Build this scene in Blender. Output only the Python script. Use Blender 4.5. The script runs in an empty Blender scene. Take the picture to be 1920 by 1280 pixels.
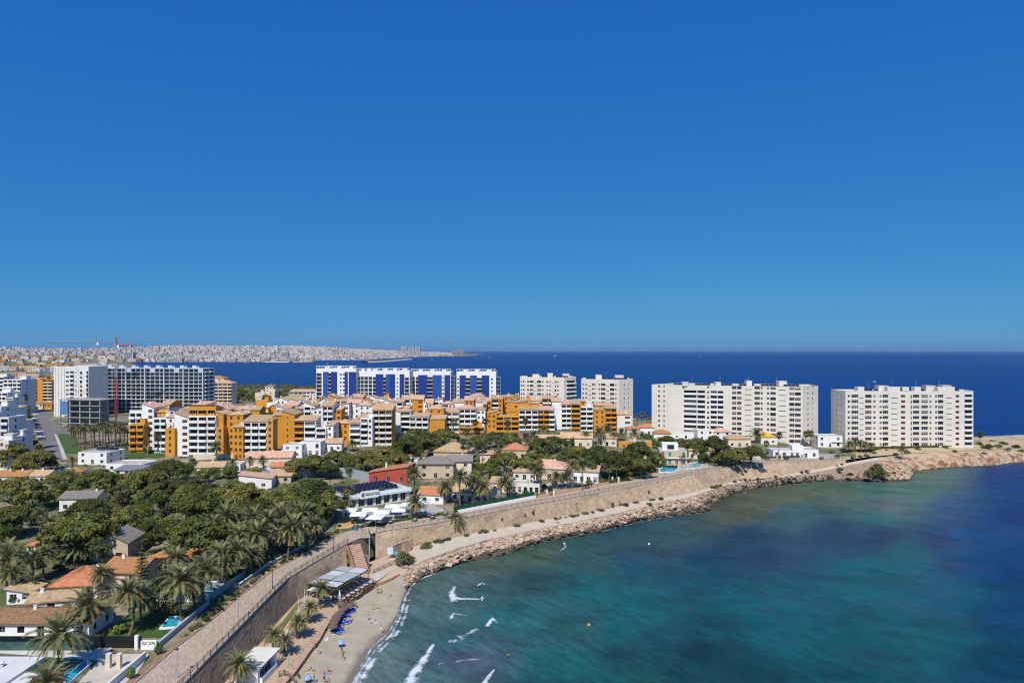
import bpy, bmesh, math, random
from math import sin, cos, pi, radians, sqrt, atan2, floor, exp
from mathutils import Vector, Matrix, noise
scene = bpy.context.scene
C = scene.collection
random.seed(7)
# ------------------------------------------------------------------ camera, sky, sun, exposure
H, F, CX, HY = 62.0, 1280.0, 960.0, 657.0        # eye height (m), focal length and horizon in photo pixels
cam_d = bpy.data.cameras.new('camera'); cam = bpy.data.objects.new('camera', cam_d); C.objects.link(cam)
cam.location = (0, 0, H); cam.rotation_euler = (radians(90), 0, 0)
cam_d.lens = 24.0; cam_d.sensor_width = 36.0; cam_d.shift_y = 17.0/1920.0
cam_d.clip_start = 0.5; cam_d.clip_end = 120000
scene.camera = cam
SUN_EL, SUN_AZ = 50.0, 190.0                     # degrees; azimuth clockwise from +Y (the view direction)
world = bpy.data.worlds.new('World'); scene.world = world; world.use_nodes = True
wn = world.node_tree; wn.nodes.clear()
sky = wn.nodes.new('ShaderNodeTexSky'); sky.sky_type = 'NISHITA'; sky.sun_disc = False
sky.sun_elevation = radians(SUN_EL); sky.sun_rotation = radians(SUN_AZ)
sky.altitude = 60; sky.air_density = 0.6; sky.dust_density = 0.5; sky.ozone_density = 6.0
bg = wn.nodes.new('ShaderNodeBackground'); bg.inputs[1].default_value = 0.075
wo = wn.nodes.new('ShaderNodeOutputWorld')
# the photograph's deep, even blue: one tone curve for each channel of the whole sky
sp = wn.nodes.new('ShaderNodeSeparateColor'); cb = wn.nodes.new('ShaderNodeCombineColor'); wn.links.new(sky.outputs[0], sp.inputs[0])
for i_, (p_, k_) in enumerate(((1.0, .35), (.58, 1.66), (.22, 5.3))):
    m1 = wn.nodes.new('ShaderNodeMath'); m1.operation = 'POWER'; m1.inputs[1].default_value = p_
    m2 = wn.nodes.new('ShaderNodeMath'); m2.operation = 'MULTIPLY'; m2.inputs[1].default_value = k_
    wn.links.new(sp.outputs[i_], m1.inputs[0]); wn.links.new(m1.outputs[0], m2.inputs[0]); wn.links.new(m2.outputs[0], cb.inputs[i_])
wn.links.new(cb.outputs[0], bg.inputs[0]); wn.links.new(bg.outputs[0], wo.inputs[0])
sun_d = bpy.data.lights.new('sun', 'SUN'); sun_d.energy = 4.6; sun_d.angle = radians(0.53); sun_d.color = (1.0, 0.955, 0.88)
sun = bpy.data.objects.new('sun', sun_d); C.objects.link(sun)
sdir = Vector((sin(radians(SUN_AZ))*cos(radians(SUN_EL)), cos(radians(SUN_AZ))*cos(radians(SUN_EL)), sin(radians(SUN_EL))))
sun.rotation_euler = sdir.to_track_quat('Z', 'Y').to_euler(); sun.location = (-60, -120, 160)
vs = scene.view_settings
vs.view_transform = 'Standard'; vs.look = 'None'; vs.gamma = 1; vs.exposure = 0.0; vs.use_curve_mapping = False
scene.cycles.max_bounces = 6; scene.cycles.diffuse_bounces = 2; scene.cycles.glossy_bounces = 2
scene.cycles.transparent_max_bounces = 32; scene.cycles.volume_bounces = 0
scene.cycles.use_adaptive_sampling = True; scene.cycles.pixel_filter_type = 'BLACKMAN_HARRIS'; scene.cycles.filter_width = 1.1

# ------------------------------------------------------------------ pixel <-> place
def S(x, a, b):
    t = (x-a)/(b-a); t = 0.0 if t < 0 else 1.0 if t > 1 else t
    return t*t*(3-2*t)
def g0(X, Y):                                     # ground height of the upper town (m above the sea)
    a = X/max(Y, 1.0)
    z = 7.4 + 2.3*S(Y, 120, 205) + 4.0*S(Y, 235, 345)*(1-S(a, 0.05, 0.2)) - 2.2*S(a, .3, .45)*S(Y, 300, 375)
    z -= 9.5*S(Y, 600, 1150)
    z += 26*S(Y, 1200, 3600)*S(-a, 0.5, 0.6)
    return z
def P(px, py, z=0.0):
    Y = (H-z)*F/(py-HY); return Vector(((px-CX)/F*Y, Y, z))
def Q(px, py, Y):
    return Vector(((px-CX)/F*Y, Y, H-(py-HY)/F*Y))
def G(px, py):                                   # the point of the upper ground seen at a pixel
    Y = (H-10)*F/(py-HY)
    for _ in range(12):
        Y = .5*Y + .5*(H-g((px-CX)/F*Y, Y))*F/(py-HY)
    X = (px-CX)/F*Y
    return Vector((X, Y, g(X, Y)))
def at(px, Y):
    X = (px-CX)/F*Y; return Vector((X, Y, g(X, Y)))
def nz(x, y, z=0.0): return noise.noise(Vector((x, y, z)))
def fbm(x, y, z=0.0, o=4): return noise.fractal(Vector((x, y, z)), 1.0, 2.0, o)

# ------------------------------------------------------------------ materials (all procedural)
MATS = {}
def lin(c): return tuple(((v/255.0)/12.92 if v/255.0 < .04045 else ((v/255.0+.055)/1.055)**2.4) for v in c)
def mat(name, col, rough=.85, var=.12, scale=.6, bump=0.0, bscale=None, spec=.3, col2=None, objvar=0.0, attr=None, metal=0.0, bdist=.05, alpha=None, thr=(.35, .65), trans=0.0):
    """col: base colour (linear); col2: second colour mixed in by noise; var: brightness variation; objvar: per-object variation; attr: colour attribute to multiply"""
    if name in MATS: return MATS[name]
    m = bpy.data.materials.new(name); m.use_nodes = True; nt = m.node_tree; N = nt.nodes; L = nt.links
    b = N['Principled BSDF']; b.inputs['Roughness'].default_value = rough; b.inputs['Specular IOR Level'].default_value = spec
    b.inputs['Metallic'].default_value = metal
    geo = N.new('ShaderNodeNewGeometry'); pos = geo.outputs['Position']
    out = None
    n1 = N.new('ShaderNodeTexNoise'); n1.inputs['Scale'].default_value = scale; n1.inputs['Detail'].default_value = 5; n1.inputs['Roughness'].default_value = .62
    L.new(pos, n1.inputs['Vector'])
    mix = N.new('ShaderNodeMix'); mix.data_type = 'RGBA'
    mr = N.new('ShaderNodeMapRange'); mr.inputs[1].default_value = thr[0]; mr.inputs[2].default_value = thr[1]
    L.new(n1.outputs[0], mr.inputs[0]); L.new(mr.outputs[0], mix.inputs[0])
    c2 = col2 or tuple(v*(1-2*var) for v in col)
    c1 = col if col2 else tuple(min(v*(1+var), .95) for v in col)
    mix.inputs[6].default_value = (*c1, 1); mix.inputs[7].default_value = (*c2, 1)
    out = mix.outputs[2]
    if attr:
        at_ = N.new('ShaderNodeAttribute'); at_.attribute_name = attr
        mu = N.new('ShaderNodeMix'); mu.data_type = 'RGBA'; mu.blend_type = 'MULTIPLY'; mu.inputs[0].default_value = 1
        L.new(out, mu.inputs[6]); L.new(at_.outputs[0], mu.inputs[7]); out = mu.outputs[2]
    if objvar:
        oi = N.new('ShaderNodeObjectInfo'); hs = N.new('ShaderNodeHueSaturation')
        a = N.new('ShaderNodeMapRange'); a.inputs[3].default_value = 1-objvar; a.inputs[4].default_value = 1+objvar
        L.new(oi.outputs['Random'], a.inputs[0]); L.new(a.outputs[0], hs.inputs['Value'])
        a2 = N.new('ShaderNodeMath'); a2.operation = 'MULTIPLY_ADD'; a2.inputs[1].default_value = -objvar*.12; a2.inputs[2].default_value = .5+objvar*.06
        L.new(oi.outputs['Random'], a2.inputs[0]); L.new(a2.outputs[0], hs.inputs['Hue'])
        L.new(out, hs.inputs['Color']); out = hs.outputs[0]
    L.new(out, b.inputs['Base Color'])
    if bump:
        n2 = N.new('ShaderNodeTexNoise'); n2.inputs['Scale'].default_value = bscale or scale*6; n2.inputs['Detail'].default_value = 4
        L.new(pos, n2.inputs['Vector'])
        bp = N.new('ShaderNodeBump'); bp.inputs['Strength'].default_value = bump; bp.inputs['Distance'].default_value = bdist
        L.new(n2.outputs[0], bp.inputs['Height']); L.new(bp.outputs[0], b.inputs['Normal'])
    if trans:
        tr = N.new('ShaderNodeBsdfTranslucent'); ms = N.new('ShaderNodeMixShader'); ms.inputs[0].default_value = trans
        L.new(out, tr.inputs[0]); L.new(b.outputs[0], ms.inputs[1]); L.new(tr.outputs[0], ms.inputs[2]); L.new(ms.outputs[0], N['Material Output'].inputs[0])
    MATS[name] = m
    return m
WHITE = mat('white_render', (.80, .79, .77), .8, .03, .25, .15, 3)
WARMWHITE = mat('warm_white_render', (.74, .71, .66), .85, .05, .2, .15, 3)
CREAM = mat('cream_render', (.72, .61, .47), .85, .06, .2)
PALEPINK = mat('pale_pink_render', (.70, .55, .45), .85, .06, .2)
OCHRE = mat('ochre_render', (.62, .275, .035), .85, .06, .15)
OCHRE2 = mat('ochre_weathered_render', (.58, .30, .08), .85, .08, .15)
BROWN = mat('brown_render', (.22, .11, .055), .85, .08, .2)
PINKBASE = mat('pink_stone', (.60, .36, .24), .85, .08, .3)
BEIGE = mat('beige_render', (.55, .44, .32), .85, .05, .3)
RED = mat('red_render', (.42, .075, .05), .85, .06, .3)
BLUE = mat('cobalt_panel', (.016, .045, .24), .45, .06, .1, spec=.4)
BLUE2 = mat('light_cobalt_panel', (.03, .085, .32), .45, .06, .1, spec=.4)
GREYC = mat('raw_concrete', (.36, .35, .33), .9, .12, .3, .3, 3)
TOWERW = mat('tower_render', (.71, .655, .575), .85, .03, .12)
TOWERS = mat('tower_side_render', (.66, .60, .52), .85, .03, .12)
GLASS = mat('window_glass', (.035, .037, .042), .12, .3, .4, spec=.5, objvar=.5)
GLASSB = mat('blue_glass', (.03, .045, .075), .15, .25, .3, spec=.5, objvar=.3)
TEAL = mat('teal_glass', (.03, .20, .20), .15, .25, .5, spec=.5)
BLIND = mat('window_blind', (.30, .24, .20), .8, .1, 1, objvar=.35)
SHUTTER = mat('brown_shutter', (.16, .060, .035), .7, .15, 2, objvar=.3)
FRAMEW = mat('white_frame', (.75, .74, .72), .5, .02, 1)
DARK = mat('dark_metal', (.035, .035, .04), .5, .1, 2)
RUST = mat('rusty_railing', (.09, .065, .05), .7, .2, 3)
STEEL = mat('galvanised_steel', (.42, .44, .46), .45, .1, 2, metal=.4)
TILE = mat('terracotta_tiles', (.52, .245, .105), .85, 0, 1.3, .3, 9, col2=(.36, .155, .065), objvar=.22)
TILEP = mat('pink_tiles', (.62, .41, .28), .85, 0, .8, .3, 6, col2=(.44, .26, .165), objvar=.18)
TILET = mat('tan_tiles', (.60, .42, .25), .85, 0, .9, .3, 6, col2=(.40, .245, .13), objvar=.18)
TILEB = mat('brown_tiles', (.36, .195, .10), .85, 0, 1.6, .3, 9, col2=(.20, .105, .055), objvar=.1)
TILEG = mat('grey_tiles', (.27, .23, .20), .85, 0, 1.0, .3, 8, col2=(.20, .17, .15), objvar=.1)
SOLAR = mat('solar_panel', (.012, .016, .035), .2, .2, 1, spec=.5)
POOL = mat('pool_water', (.035, .38, .52), .12, .1, .5, .3, 2.5, spec=.5)
ASPHALT = mat('asphalt', (.185, .175, .165), .9, .12, .2, .2, 8)
PAVE = mat('pale_paving', (.50, .44, .37), .9, .1, .4, .2, 4)
WOOD = mat('weathered_wood', (.22, .15, .10), .85, .2, 2)
BLUEFAB = mat('blue_fabric', (.02, .055, .42), .8, .15, 2, objvar=.2)
STRAW = mat('straw', (.15, .115, .085), .95, .2, 6, .6, 20)
WHITEFAB = mat('white_canvas', (.80, .79, .77), .8, .02, .5)
CLAY = mat('red_clay', (.46, .22, .10), .95, 0, .5, .5, 3, col2=(.33, .15, .07))
LAWN = mat('lawn', (.07, .125, .028), .95, 0, .5, .6, 14, col2=(.045, .08, .02))
DRYLAWN = mat('dry_lawn', (.22, .20, .055), .95, 0, .5, .5, 8, col2=(.12, .13, .03))
BARK = mat('bark', (.16, .115, .085), .95, .25, 2, .5, 8)
PALMTRUNK = mat('palm_trunk', (.21, .155, .105), .95, .25, 3, .8, 10, bdist=.1)
PINEG = mat('pine_needles', (.150, .165, .046), .8, .22, .35, objvar=.42, attr='Col', spec=.2, trans=.25)
PINEG2 = mat('grey_green_needles', (.15, .15, .065), .8, .2, .35, objvar=.2, attr='Col', spec=.2, trans=.25)
LEAFG = mat('broad_leaf', (.125, .175, .035), .7, .22, .5, objvar=.45, attr='Col', spec=.25, trans=.25)
PALMG = mat('palm_leaf', (.205, .205, .085), .6, .18, .6, objvar=.22, attr='Col', spec=.3, trans=.22)
PALMY = mat('old_palm_leaf', (.34, .25, .10), .8, .2, .6, objvar=.2, attr='Col', spec=.2, trans=.15)
CYPG = mat('cypress_leaf', (.035, .06, .018), .85, .2, .8, objvar=.15, attr='Col', spec=.2)
GREENNET = mat('green_mesh_screen', (.012, .07, .035), .8, .15, 1)
CLOTHP = mat('pink_cloth', (.50, .30, .27), .85, .1, 2)

# ------------------------------------------------------------------ mesh helpers
class MB:
    def __init__(s): s.v = []; s.f = []; s.m = []; s.c = None
    def quad(s, a, b, c, d, m=0):
        n = len(s.v); s.v += [tuple(a), tuple(b), tuple(c), tuple(d)]; s.f.append((n, n+1, n+2, n+3)); s.m.append(m)
    def tri(s, a, b, c, m=0):
        n = len(s.v); s.v += [tuple(a), tuple(b), tuple(c)]; s.f.append((n, n+1, n+2)); s.m.append(m)
    def box(s, x0, x1, y0, y1, z0, z1, m=0, mtx=None):
        n = len(s.v)
        p = [(x0,y0,z0),(x1,y0,z0),(x1,y1,z0),(x0,y1,z0),(x0,y0,z1),(x1,y0,z1),(x1,y1,z1),(x0,y1,z1)]
        if mtx is not None: p = [tuple(mtx @ Vector(q)) for q in p]
        s.v += p
        for q in ((0,3,2,1),(4,5,6,7),(0,1,5,4),(1,2,6,5),(2,3,7,6),(3,0,4,7)):
            s.f.append(tuple(n+i for i in q)); s.m.append(m)
    def bar(s, a, b, r, m=0):                    # square bar between two points
        a = Vector(a); b = Vector(b); d = b-a
        if d.length < 1e-6: return
        q = d.to_track_quat('Z', 'Y'); mtx = Matrix.Translation(a) @ q.to_matrix().to_4x4()
        s.box(-r, r, -r, r, 0, d.length, m, mtx)
    def tube(s, pts, rad, n=7, m=0, cap=True):
        rings = []
        for i, p in enumerate(pts):
            p = Vector(p); a = Vector(pts[max(i-1, 0)]); b = Vector(pts[min(i+1, len(pts)-1)])
            q = (b-a).to_track_quat('Z', 'Y'); r = rad[i] if isinstance(rad, (list, tuple)) else rad
            k = len(s.v)
            for j in range(n):
                t = 2*pi*j/n; s.v.append(tuple(p + q @ Vector((r*cos(t), r*sin(t), 0))))
            rings.append(k)
        for a, b in zip(rings, rings[1:]):
            for j in range(n):
                s.f.append((a+j, a+(j+1) % n, b+(j+1) % n, b+j)); s.m.append(m)
        if cap:
            s.f.append(tuple(rings[-1]+j for j in range(n))); s.m.append(m)
            s.f.append(tuple(rings[0]+n-1-j for j in range(n))); s.m.append(m)
    def prism(s, poly, z0, z1, m=0, mt=None, top=True, sides=True):   # poly ccw list of (x,y)
        n = len(s.v); k = len(poly)
        s.v += [(p[0], p[1], z0) for p in poly] + [(p[0], p[1], z1) for p in poly]
        if sides:
            for i in range(k):
                j = (i+1) % k; s.f.append((n+i, n+j, n+k+j, n+k+i)); s.m.append(m)
        if top: s.f.append(tuple(n+k+i for i in range(k))); s.m.append(m if mt is None else mt)
    def mesh(s, name, mats, smooth=False):
        me = bpy.data.meshes.new(name); me.from_pydata(s.v, [], s.f)
        for m in (mats if isinstance(mats, (list, tuple)) else [mats]): me.materials.append(m)
        me.polygons.foreach_set('material_index', s.m)
        if smooth: me.polygons.foreach_set('use_smooth', [True]*len(s.f))
        if s.c is not None:
            ca = me.color_attributes.new('Col', 'FLOAT_COLOR', 'POINT')
            flat = []
            for c in s.c: flat += [c[0], c[1], c[2], 1.0]
            ca.data.foreach_set('color', flat)
        me.update(); return me
    def build(s, name, mats, parent=None, loc=None, rz=0, smooth=False):
        return put(name, s.mesh(name, mats, smooth), parent, loc, rz)
def put(name, me, parent=None, loc=None, rz=0, sc=None, rot=None):
    o = bpy.data.objects.new(name, me); C.objects.link(o)
    if parent is not None: o.parent = parent
    if loc is not None: o.location = loc
    if rot is not None: o.rotation_euler = rot
    elif rz: o.rotation_euler = (0, 0, rz)
    if sc is not None: o.scale = sc if isinstance(sc, (tuple, list)) else (sc, sc, sc)
    return o
def tag(o, label, cat, group=None):
    o['label'] = label; o['category'] = cat
    if group: o['group'] = group
    return o
def thing(name, label, cat, loc=(0, 0, 0), rz=0, group=None):
    o = bpy.data.objects.new(name, None); C.objects.link(o); o.location = loc; o.rotation_euler = (0, 0, rz); o.empty_display_size = .3
    return tag(o, label, cat, group)
def kind(o, k): o['kind'] = k; return o
ORD = ['first', 'second', 'third', 'fourth', 'fifth', 'sixth', 'seventh', 'eighth', 'ninth', 'tenth', 'eleventh', 'twelfth', 'thirteenth', 'fourteenth', 'fifteenth', 'sixteenth', 'seventeenth', 'eighteenth', 'nineteenth', 'twentieth', 'twenty-first', 'twenty-second', 'twenty-third', 'twenty-fourth', 'twenty-fifth', 'twenty-sixth', 'twenty-seventh', 'twenty-eighth', 'twenty-ninth', 'thirtieth']
def nth(i, n, frm='the left'):
    if n == 1: return 'single'
    if i == 0: return 'leftmost' if frm == 'the left' else 'nearest'
    if i == n-1 and n > 2: return 'rightmost' if frm == 'the left' else 'farthest'
    return ORD[i]
def where(i, n, noun, rest, frm='the left'):
    """'leftmost date palm on the lawn' / 'third date palm from the left on the lawn'"""
    w = nth(i, n, frm)
    if w == 'single': return '%s %s' % (noun, rest)
    return '%s %s %s' % (w, noun, rest) if w[-4:] in ('most', 'rest', 'hest') else '%s %s from %s %s' % (w, noun, frm, rest)

# ------------------------------------------------------------------ the coast lines (photo pixel + height -> place)
class Line:
    """a coast line, ordered from the near left to the far right; at(a) is where the sight line X = a*Y crosses it"""
    def __init__(s, pts): s.p = [Vector(q) for q in pts]; s.a = [q.x/q.y for q in s.p]
    def at(s, a):
        i = 0
        while i < len(s.a)-2 and a > s.a[i+1]: i += 1
        p, q = s.p[i], s.p[i+1]; d = q-p; den = d.x-a*d.y
        t = (a*p.y-p.x)/den if abs(den) > 1e-9 else 0
        t = max(-.2, min(1.3, t)); return p+d*t
def W(lst): return [P(*q) for q in lst]
water = Line([(-30, 20, 0), (-29.6, 118, 0)] + W([(672,1255,0),(702,1213,0),(730,1188,0),(746,1158,0),(757,1120,0),(768,1097,0),(785,1082,0),(815,1072,0),(860,1056,0),
    (905,1046,0),(941,1040,0),(982,1026,0),(1030,1013,0),(1060,1008,0),(1126,996,0),(1191,980,0),(1248,969,0),(1300,962,0),(1326,960,0),(1338,948,0),(1353,937,0),(1388,924,0),
    (1432,915,0),(1480,908,0),(1535,902,0),(1600,903,0),(1660,905,0),(1706,902,0),(1716,884,0),(1779,877,0),(1860,873,0),(1920,867,0)]) + [(330, 390, 0), (420, 415, 0), (900, 600, 0)])
low = Line([(-44, 20, 1.3), (-43.2, 105, 1.3)] + W([(551,1271,1.3),(567,1248,1.3),(583,1225,1.3),(599,1206,1.3),(615,1177,1.3),(632,1155,1.3),(652,1134,1.3),(679,1117,1.3),(701,1101,1.3),
    (726,1092,1.5),(754,1077,1.7),(800,1056,2.0),(860,1036,2.2),(912,1017,2.3),(963,1005,2.5),(1028,991,2.6),(1072,984,2.6),(1142,968,2.7),(1193,958,2.8),(1237,945,2.8),(1294,936,2.8),
    (1324,925,2.8),(1368,912,2.8),(1412,902,2.8),(1482,895,2.8),(1546,889,2.8),(1600,882,3.2),(1650,880,3.4),(1690,872,3.6),(1712,866,3.6),(1779,862,3.8),(1860,858,3.8),(1920,852,3.8)]) + [(345, 402, 3.6), (440, 440, 3), (900, 620, 3)])
edge = Line([(-44.3, 20, 2.1), (-43.5, 105, 2.1)] + W([(551,1267,2.1),(566,1243,2.1),(582,1220,2.1),(598,1200,2.1),(614,1171,2.1),(631,1149,2.1),(651,1128,2.1),(678,1111,2.1),(700,1096,2.1),
    (725,1088,2.2),(752,1073,2.2),(800,1047,2.6),(860,1027,2.8),(908,1013,2.9),(961,1001,3.0),(1026,988,3.1),(1070,980,3.1),(1140,965,3.1),(1191,954,3.2),(1235,942,3.2),(1292,932,3.2),
    (1322,922,3.2),(1366,909,3.2),(1410,899,3.2),(1480,892,3.2),(1546,882,3.6),(1600,870,4.4),(1650,862,5.0),(1690,858,5.0),(1712,855,5.2),(1779,852,5.2),(1860,848,5.2),(1920,843,5.2)]) + [(352, 412, 5), (450, 455, 4), (900, 640, 4)])
base = Line([(-51.6, 20, 2.5), (-51.6, 120, 2.5)] + W([(494,1198,2.5),(524,1161,2.5),(555,1128,2.6),(620,1085,2.8),(668,1062,2.9),(720,1043,3.0),(770,1026,3.1),(823,1013,3.3),(884,1000,3.4),(961,986,3.5),(1026,973,3.5),(1074,966,3.5),(1140,953,3.5),
    (1182,943,3.5),(1222,936,3.5),(1268,929,3.5),(1312,919,3.5),(1353,908,3.5),(1388,899,3.5),(1432,895,3.5),(1480,889,3.5),(1541,877,4.2),(1590,867,5.2),(1640,858,5.6),(1690,852,5.6),(1712,850,5.7),(1779,847,5.7),(1860,843,5.7),(1920,839,5.7)]) + [(358, 420, 5.5), (460, 465, 4.5), (900, 660, 4.5)])
wtop = Line([(-54.0, 20, 7.0), (-53.9, 111, 7.2)] + W([(419,1207,7.6),(502,1122,7.8),(540,1084,8.0),(590,1054,8.3),(625,1034,8.5),(659,1015,8.8),(700,999,9.0),(720,995,9.0),(829,978,9.2),(895,965,9.6),(1000,945,9.9),(1048,937,10.0),(1140,920,10.0),(1239,902,10.1),
    (1281,893,10.2),(1344,880,10.2),(1388,871,10.0),(1445,867,9.6),(1480,866,9.2),(1541,863,7.8),(1590,861,6.2),(1640,855,5.8),(1690,851,5.65),(1712,849.5,5.72),(1779,846.5,5.72),(1860,842.5,5.72),(1920,838.5,5.72)]) + [(358.4, 421, 5.52), (460.4, 466, 4.52), (900.5, 661, 4.52)])
prom = Line([(-62.0, 20, 7.05), (-62.0, 112, 7.3)] + W([(333,1212,7.5),(375,1181,7.6),(459,1111,7.8),(513,1069,8.1),(590,1028,8.4),(640,999,8.8),(690,985,9.1),(720,981,9.15),(855,963,9.5),(1004,934,9.95),(1060,924,10.0),(1150,905,10.05),(1245,887,10.1),
    (1290,880,10.2),(1350,868,10.2),(1390,862,10.0),(1445,859,9.6),(1480,858.5,9.2),(1541,857,7.9),(1590,855,6.6),(1640,850,6.0),(1690,847,5.9),(1712,846,5.9),(1779,843,5.9),(1860,840,5.9),(1920,836,5.85)]) + [(362, 426, 5.6), (465, 472, 4.6), (901, 666, 4.6)])
def lift(L, dz, a0=770, a1=1585):
    for i, p in enumerate(L.p):
        px_, py_ = p.x/p.y*F+CX, HY+(H-p.z)*F/p.y; k_ = dz*S(px_, a0, a0+60)*S(-px_, -a1, -a1+90)
        if k_ > 0: L.p[i] = P(px_, py_, p.z+k_)
lift(base, .95); lift(edge, .7); lift(low, .55)
FAR = [(-1600, 7000), (-300, 5200), (225, 3900), (250, 2700), (280, 1900), (330, 1350), (385, 1180), (590, 1110), (640, 900), (930, 690), (1200, 580), (1560, 490), (1830, 463), (1925, 470), (2300, 560), (4000, 800)]
def farY(px):
    for (a, b), (c, d) in zip(FAR, FAR[1:]):
        if px <= c: return b+(d-b)*max(0, (px-a))/(c-a)
    return FAR[-1][1]

def g(X, Y):                                     # ground height including the blend down to the promenade, the headland and the far shore
    a = X/max(Y, 1.0); px = a*F+CX
    e = (prom if px < 1592 else wtop).at(a); y0, z0 = e.y, e.z; y1 = max(farY(px), y0+20)
    z = g0(X, Y); k = S(Y, y0, y0+18); z = z0*(1-k)+z*k
    if 240 < px < 3000: z = z*S(Y, y1, y1-min(60, (y1-y0)*.4))
    return z
# ------------------------------------------------------------------ the setting: sea, shore, promenade, ground
def ribbon(mb, colsA, colsB, n, mfn, zf=None, cfn=None):
    """grid between two lists of points (same length); n strips across; zf displaces"""
    k0 = len(mb.v); R = len(colsA)
    for i in range(R):
        for j in range(n+1):
            t = j/n; p = colsA[i].lerp(colsB[i], t)
            if zf: p = zf(p, t, i)
            mb.v.append(tuple(p))
            if cfn: mb.c.append(cfn(p, t, i))
    for i in range(R-1):
        for j in range(n):
            a = k0+i*(n+1)+j; b = a+n+1
            mb.f.append((a, b, b+1, a+1)); mb.m.append(mfn(i, j))
# columns of sight lines, denser where the picture is
cols = []
px = -900.0
while px < 2700:
    cols.append(px); px += 5 if 300 <= px <= 1940 else 25
A = [(q-CX)/F for q in cols]
# --- sea: colour of bottom and depth given at places (photo pixel -> colour of the water body)
SEAC = [(640,1290,(98,124,122)),(720,1240,(92,126,126)),(800,1180,(72,120,124)),(780,1110,(84,122,120)),(860,1075,(74,112,110)),(900,1060,(78,104,94)),(1000,1035,(72,102,96)),(960,1050,(66,96,92)),
    (860,1200,(60,116,126)),(800,1275,(74,122,126)),(960,1150,(40,108,124)),(1000,1084,(40,80,100)),(930,1105,(52,98,108)),(1100,1100,(24,98,122)),(1150,1180,(20,98,122)),(1060,1250,(28,96,116)),(1200,1130,(18,96,124)),
    (1100,1050,(44,90,106)),(1200,1015,(40,82,106)),(1250,1000,(44,84,110)),(1300,985,(58,88,104)),(1200,1050,(26,78,116)),(1350,960,(76,92,92)),(1400,945,(84,96,92)),(1400,1010,(30,70,112)),(1320,1050,(22,68,112)),(1290,1080,(24,86,122)),
    (1480,925,(86,100,92)),(1560,920,(80,104,100)),(1640,922,(66,112,120)),(1720,905,(60,110,118)),(1720,890,(80,112,112)),(1500,960,(42,94,114)),(1650,970,(40,108,130)),(1560,1000,(28,66,108)),(1650,1000,(26,64,116)),(1450,1040,(22,62,110)),(1700,1040,(14,98,132)),
    (1620,1080,(10,94,126)),(1500,1120,(12,92,124)),(1400,1130,(14,92,122)),(1800,950,(20,78,134)),(1800,1000,(14,72,136)),(1760,1010,(20,62,116)),(1900,900,(18,62,132)),(1900,980,(16,46,124)),(1900,1060,(16,58,124)),(1830,1060,(12,66,126)),(1800,1110,(12,86,124)),(1900,1150,(14,66,120)),
    (1760,1200,(10,88,116)),(1620,1200,(10,88,116)),(1500,1220,(12,86,112)),(1300,1215,(18,64,94)),(1350,1195,(18,76,102)),(1250,1215,(24,80,108)),(1340,1270,(22,76,100)),(1200,1275,(26,88,106)),(1600,1275,(10,78,104)),(1880,1240,(12,68,106)),(1450,1170,(12,90,120)),(1430,1260,(14,72,98)),(1180,1225,(26,76,100))]
SEAC += [(1105,1180,(44,94,116)),(1505,1120,(22,92,128)),(1465,1040,(34,74,116)),(1895,990,(32,74,146)),(865,1230,(74,100,124)),(1615,1240,(18,84,114)),(1655,950,(88,108,126)),(1215,1030,(42,74,104))]
SEAL = [(q[0], q[1], lin((q[2][0]*1.02+3, q[2][1]*(1.01-.07*S(-q[0], -1050, -850)), q[2][2]*(.85+.06*S(-q[0], -1050, -850))))) for q in SEAC]
DEEP = lin((6, 50, 118))
def seacol(X, Y):
    q = X/Y*F+CX; r = HY+H*F/Y
    if r < 780 or q < 560: 
        if r < 780: return DEEP
    sw = 0; c = [0, 0, 0]
    for a, b, k in SEAL:
        d = ((q-a)**2 + 3.0*(r-b)**2)/900.0+.15; w = 1/(d*d); sw += w
        c[0] += w*k[0]; c[1] += w*k[1]; c[2] += w*k[2]
    c = [v/sw for v in c]; t = S(r, 880, 800)
    return tuple(c[i]*(1-t)+DEEP[i]*t for i in range(3))
mb = MB(); mb.c = []
rows = [1800, 1500, 1400]+[1340-7*i for i in range(66)]+[872-10*i for i in range(16)]+[712, 702, 692, 684, 677, 671, 667, 664, 661.5, 659.8, 658.9, 658.2]
cs = [-2600, -1600, -900, -400, 0, 300]+[500+12*i for i in range(125)]+[2040, 2200, 2600, 3400, 4600]
for r in rows:
    Y = H*F/(r-HY)
    for q in cs:
        X = (q-CX)/F*Y; mb.v.append((X, Y, 0.0)); mb.c.append(seacol(X, Y))
n = len(cs)
for i in range(len(rows)-1):
    for j in range(n-1):
        a = i*n+j; mb.f.append((a, a+1, a+n+1, a+n)); mb.m.append(0)
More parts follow.
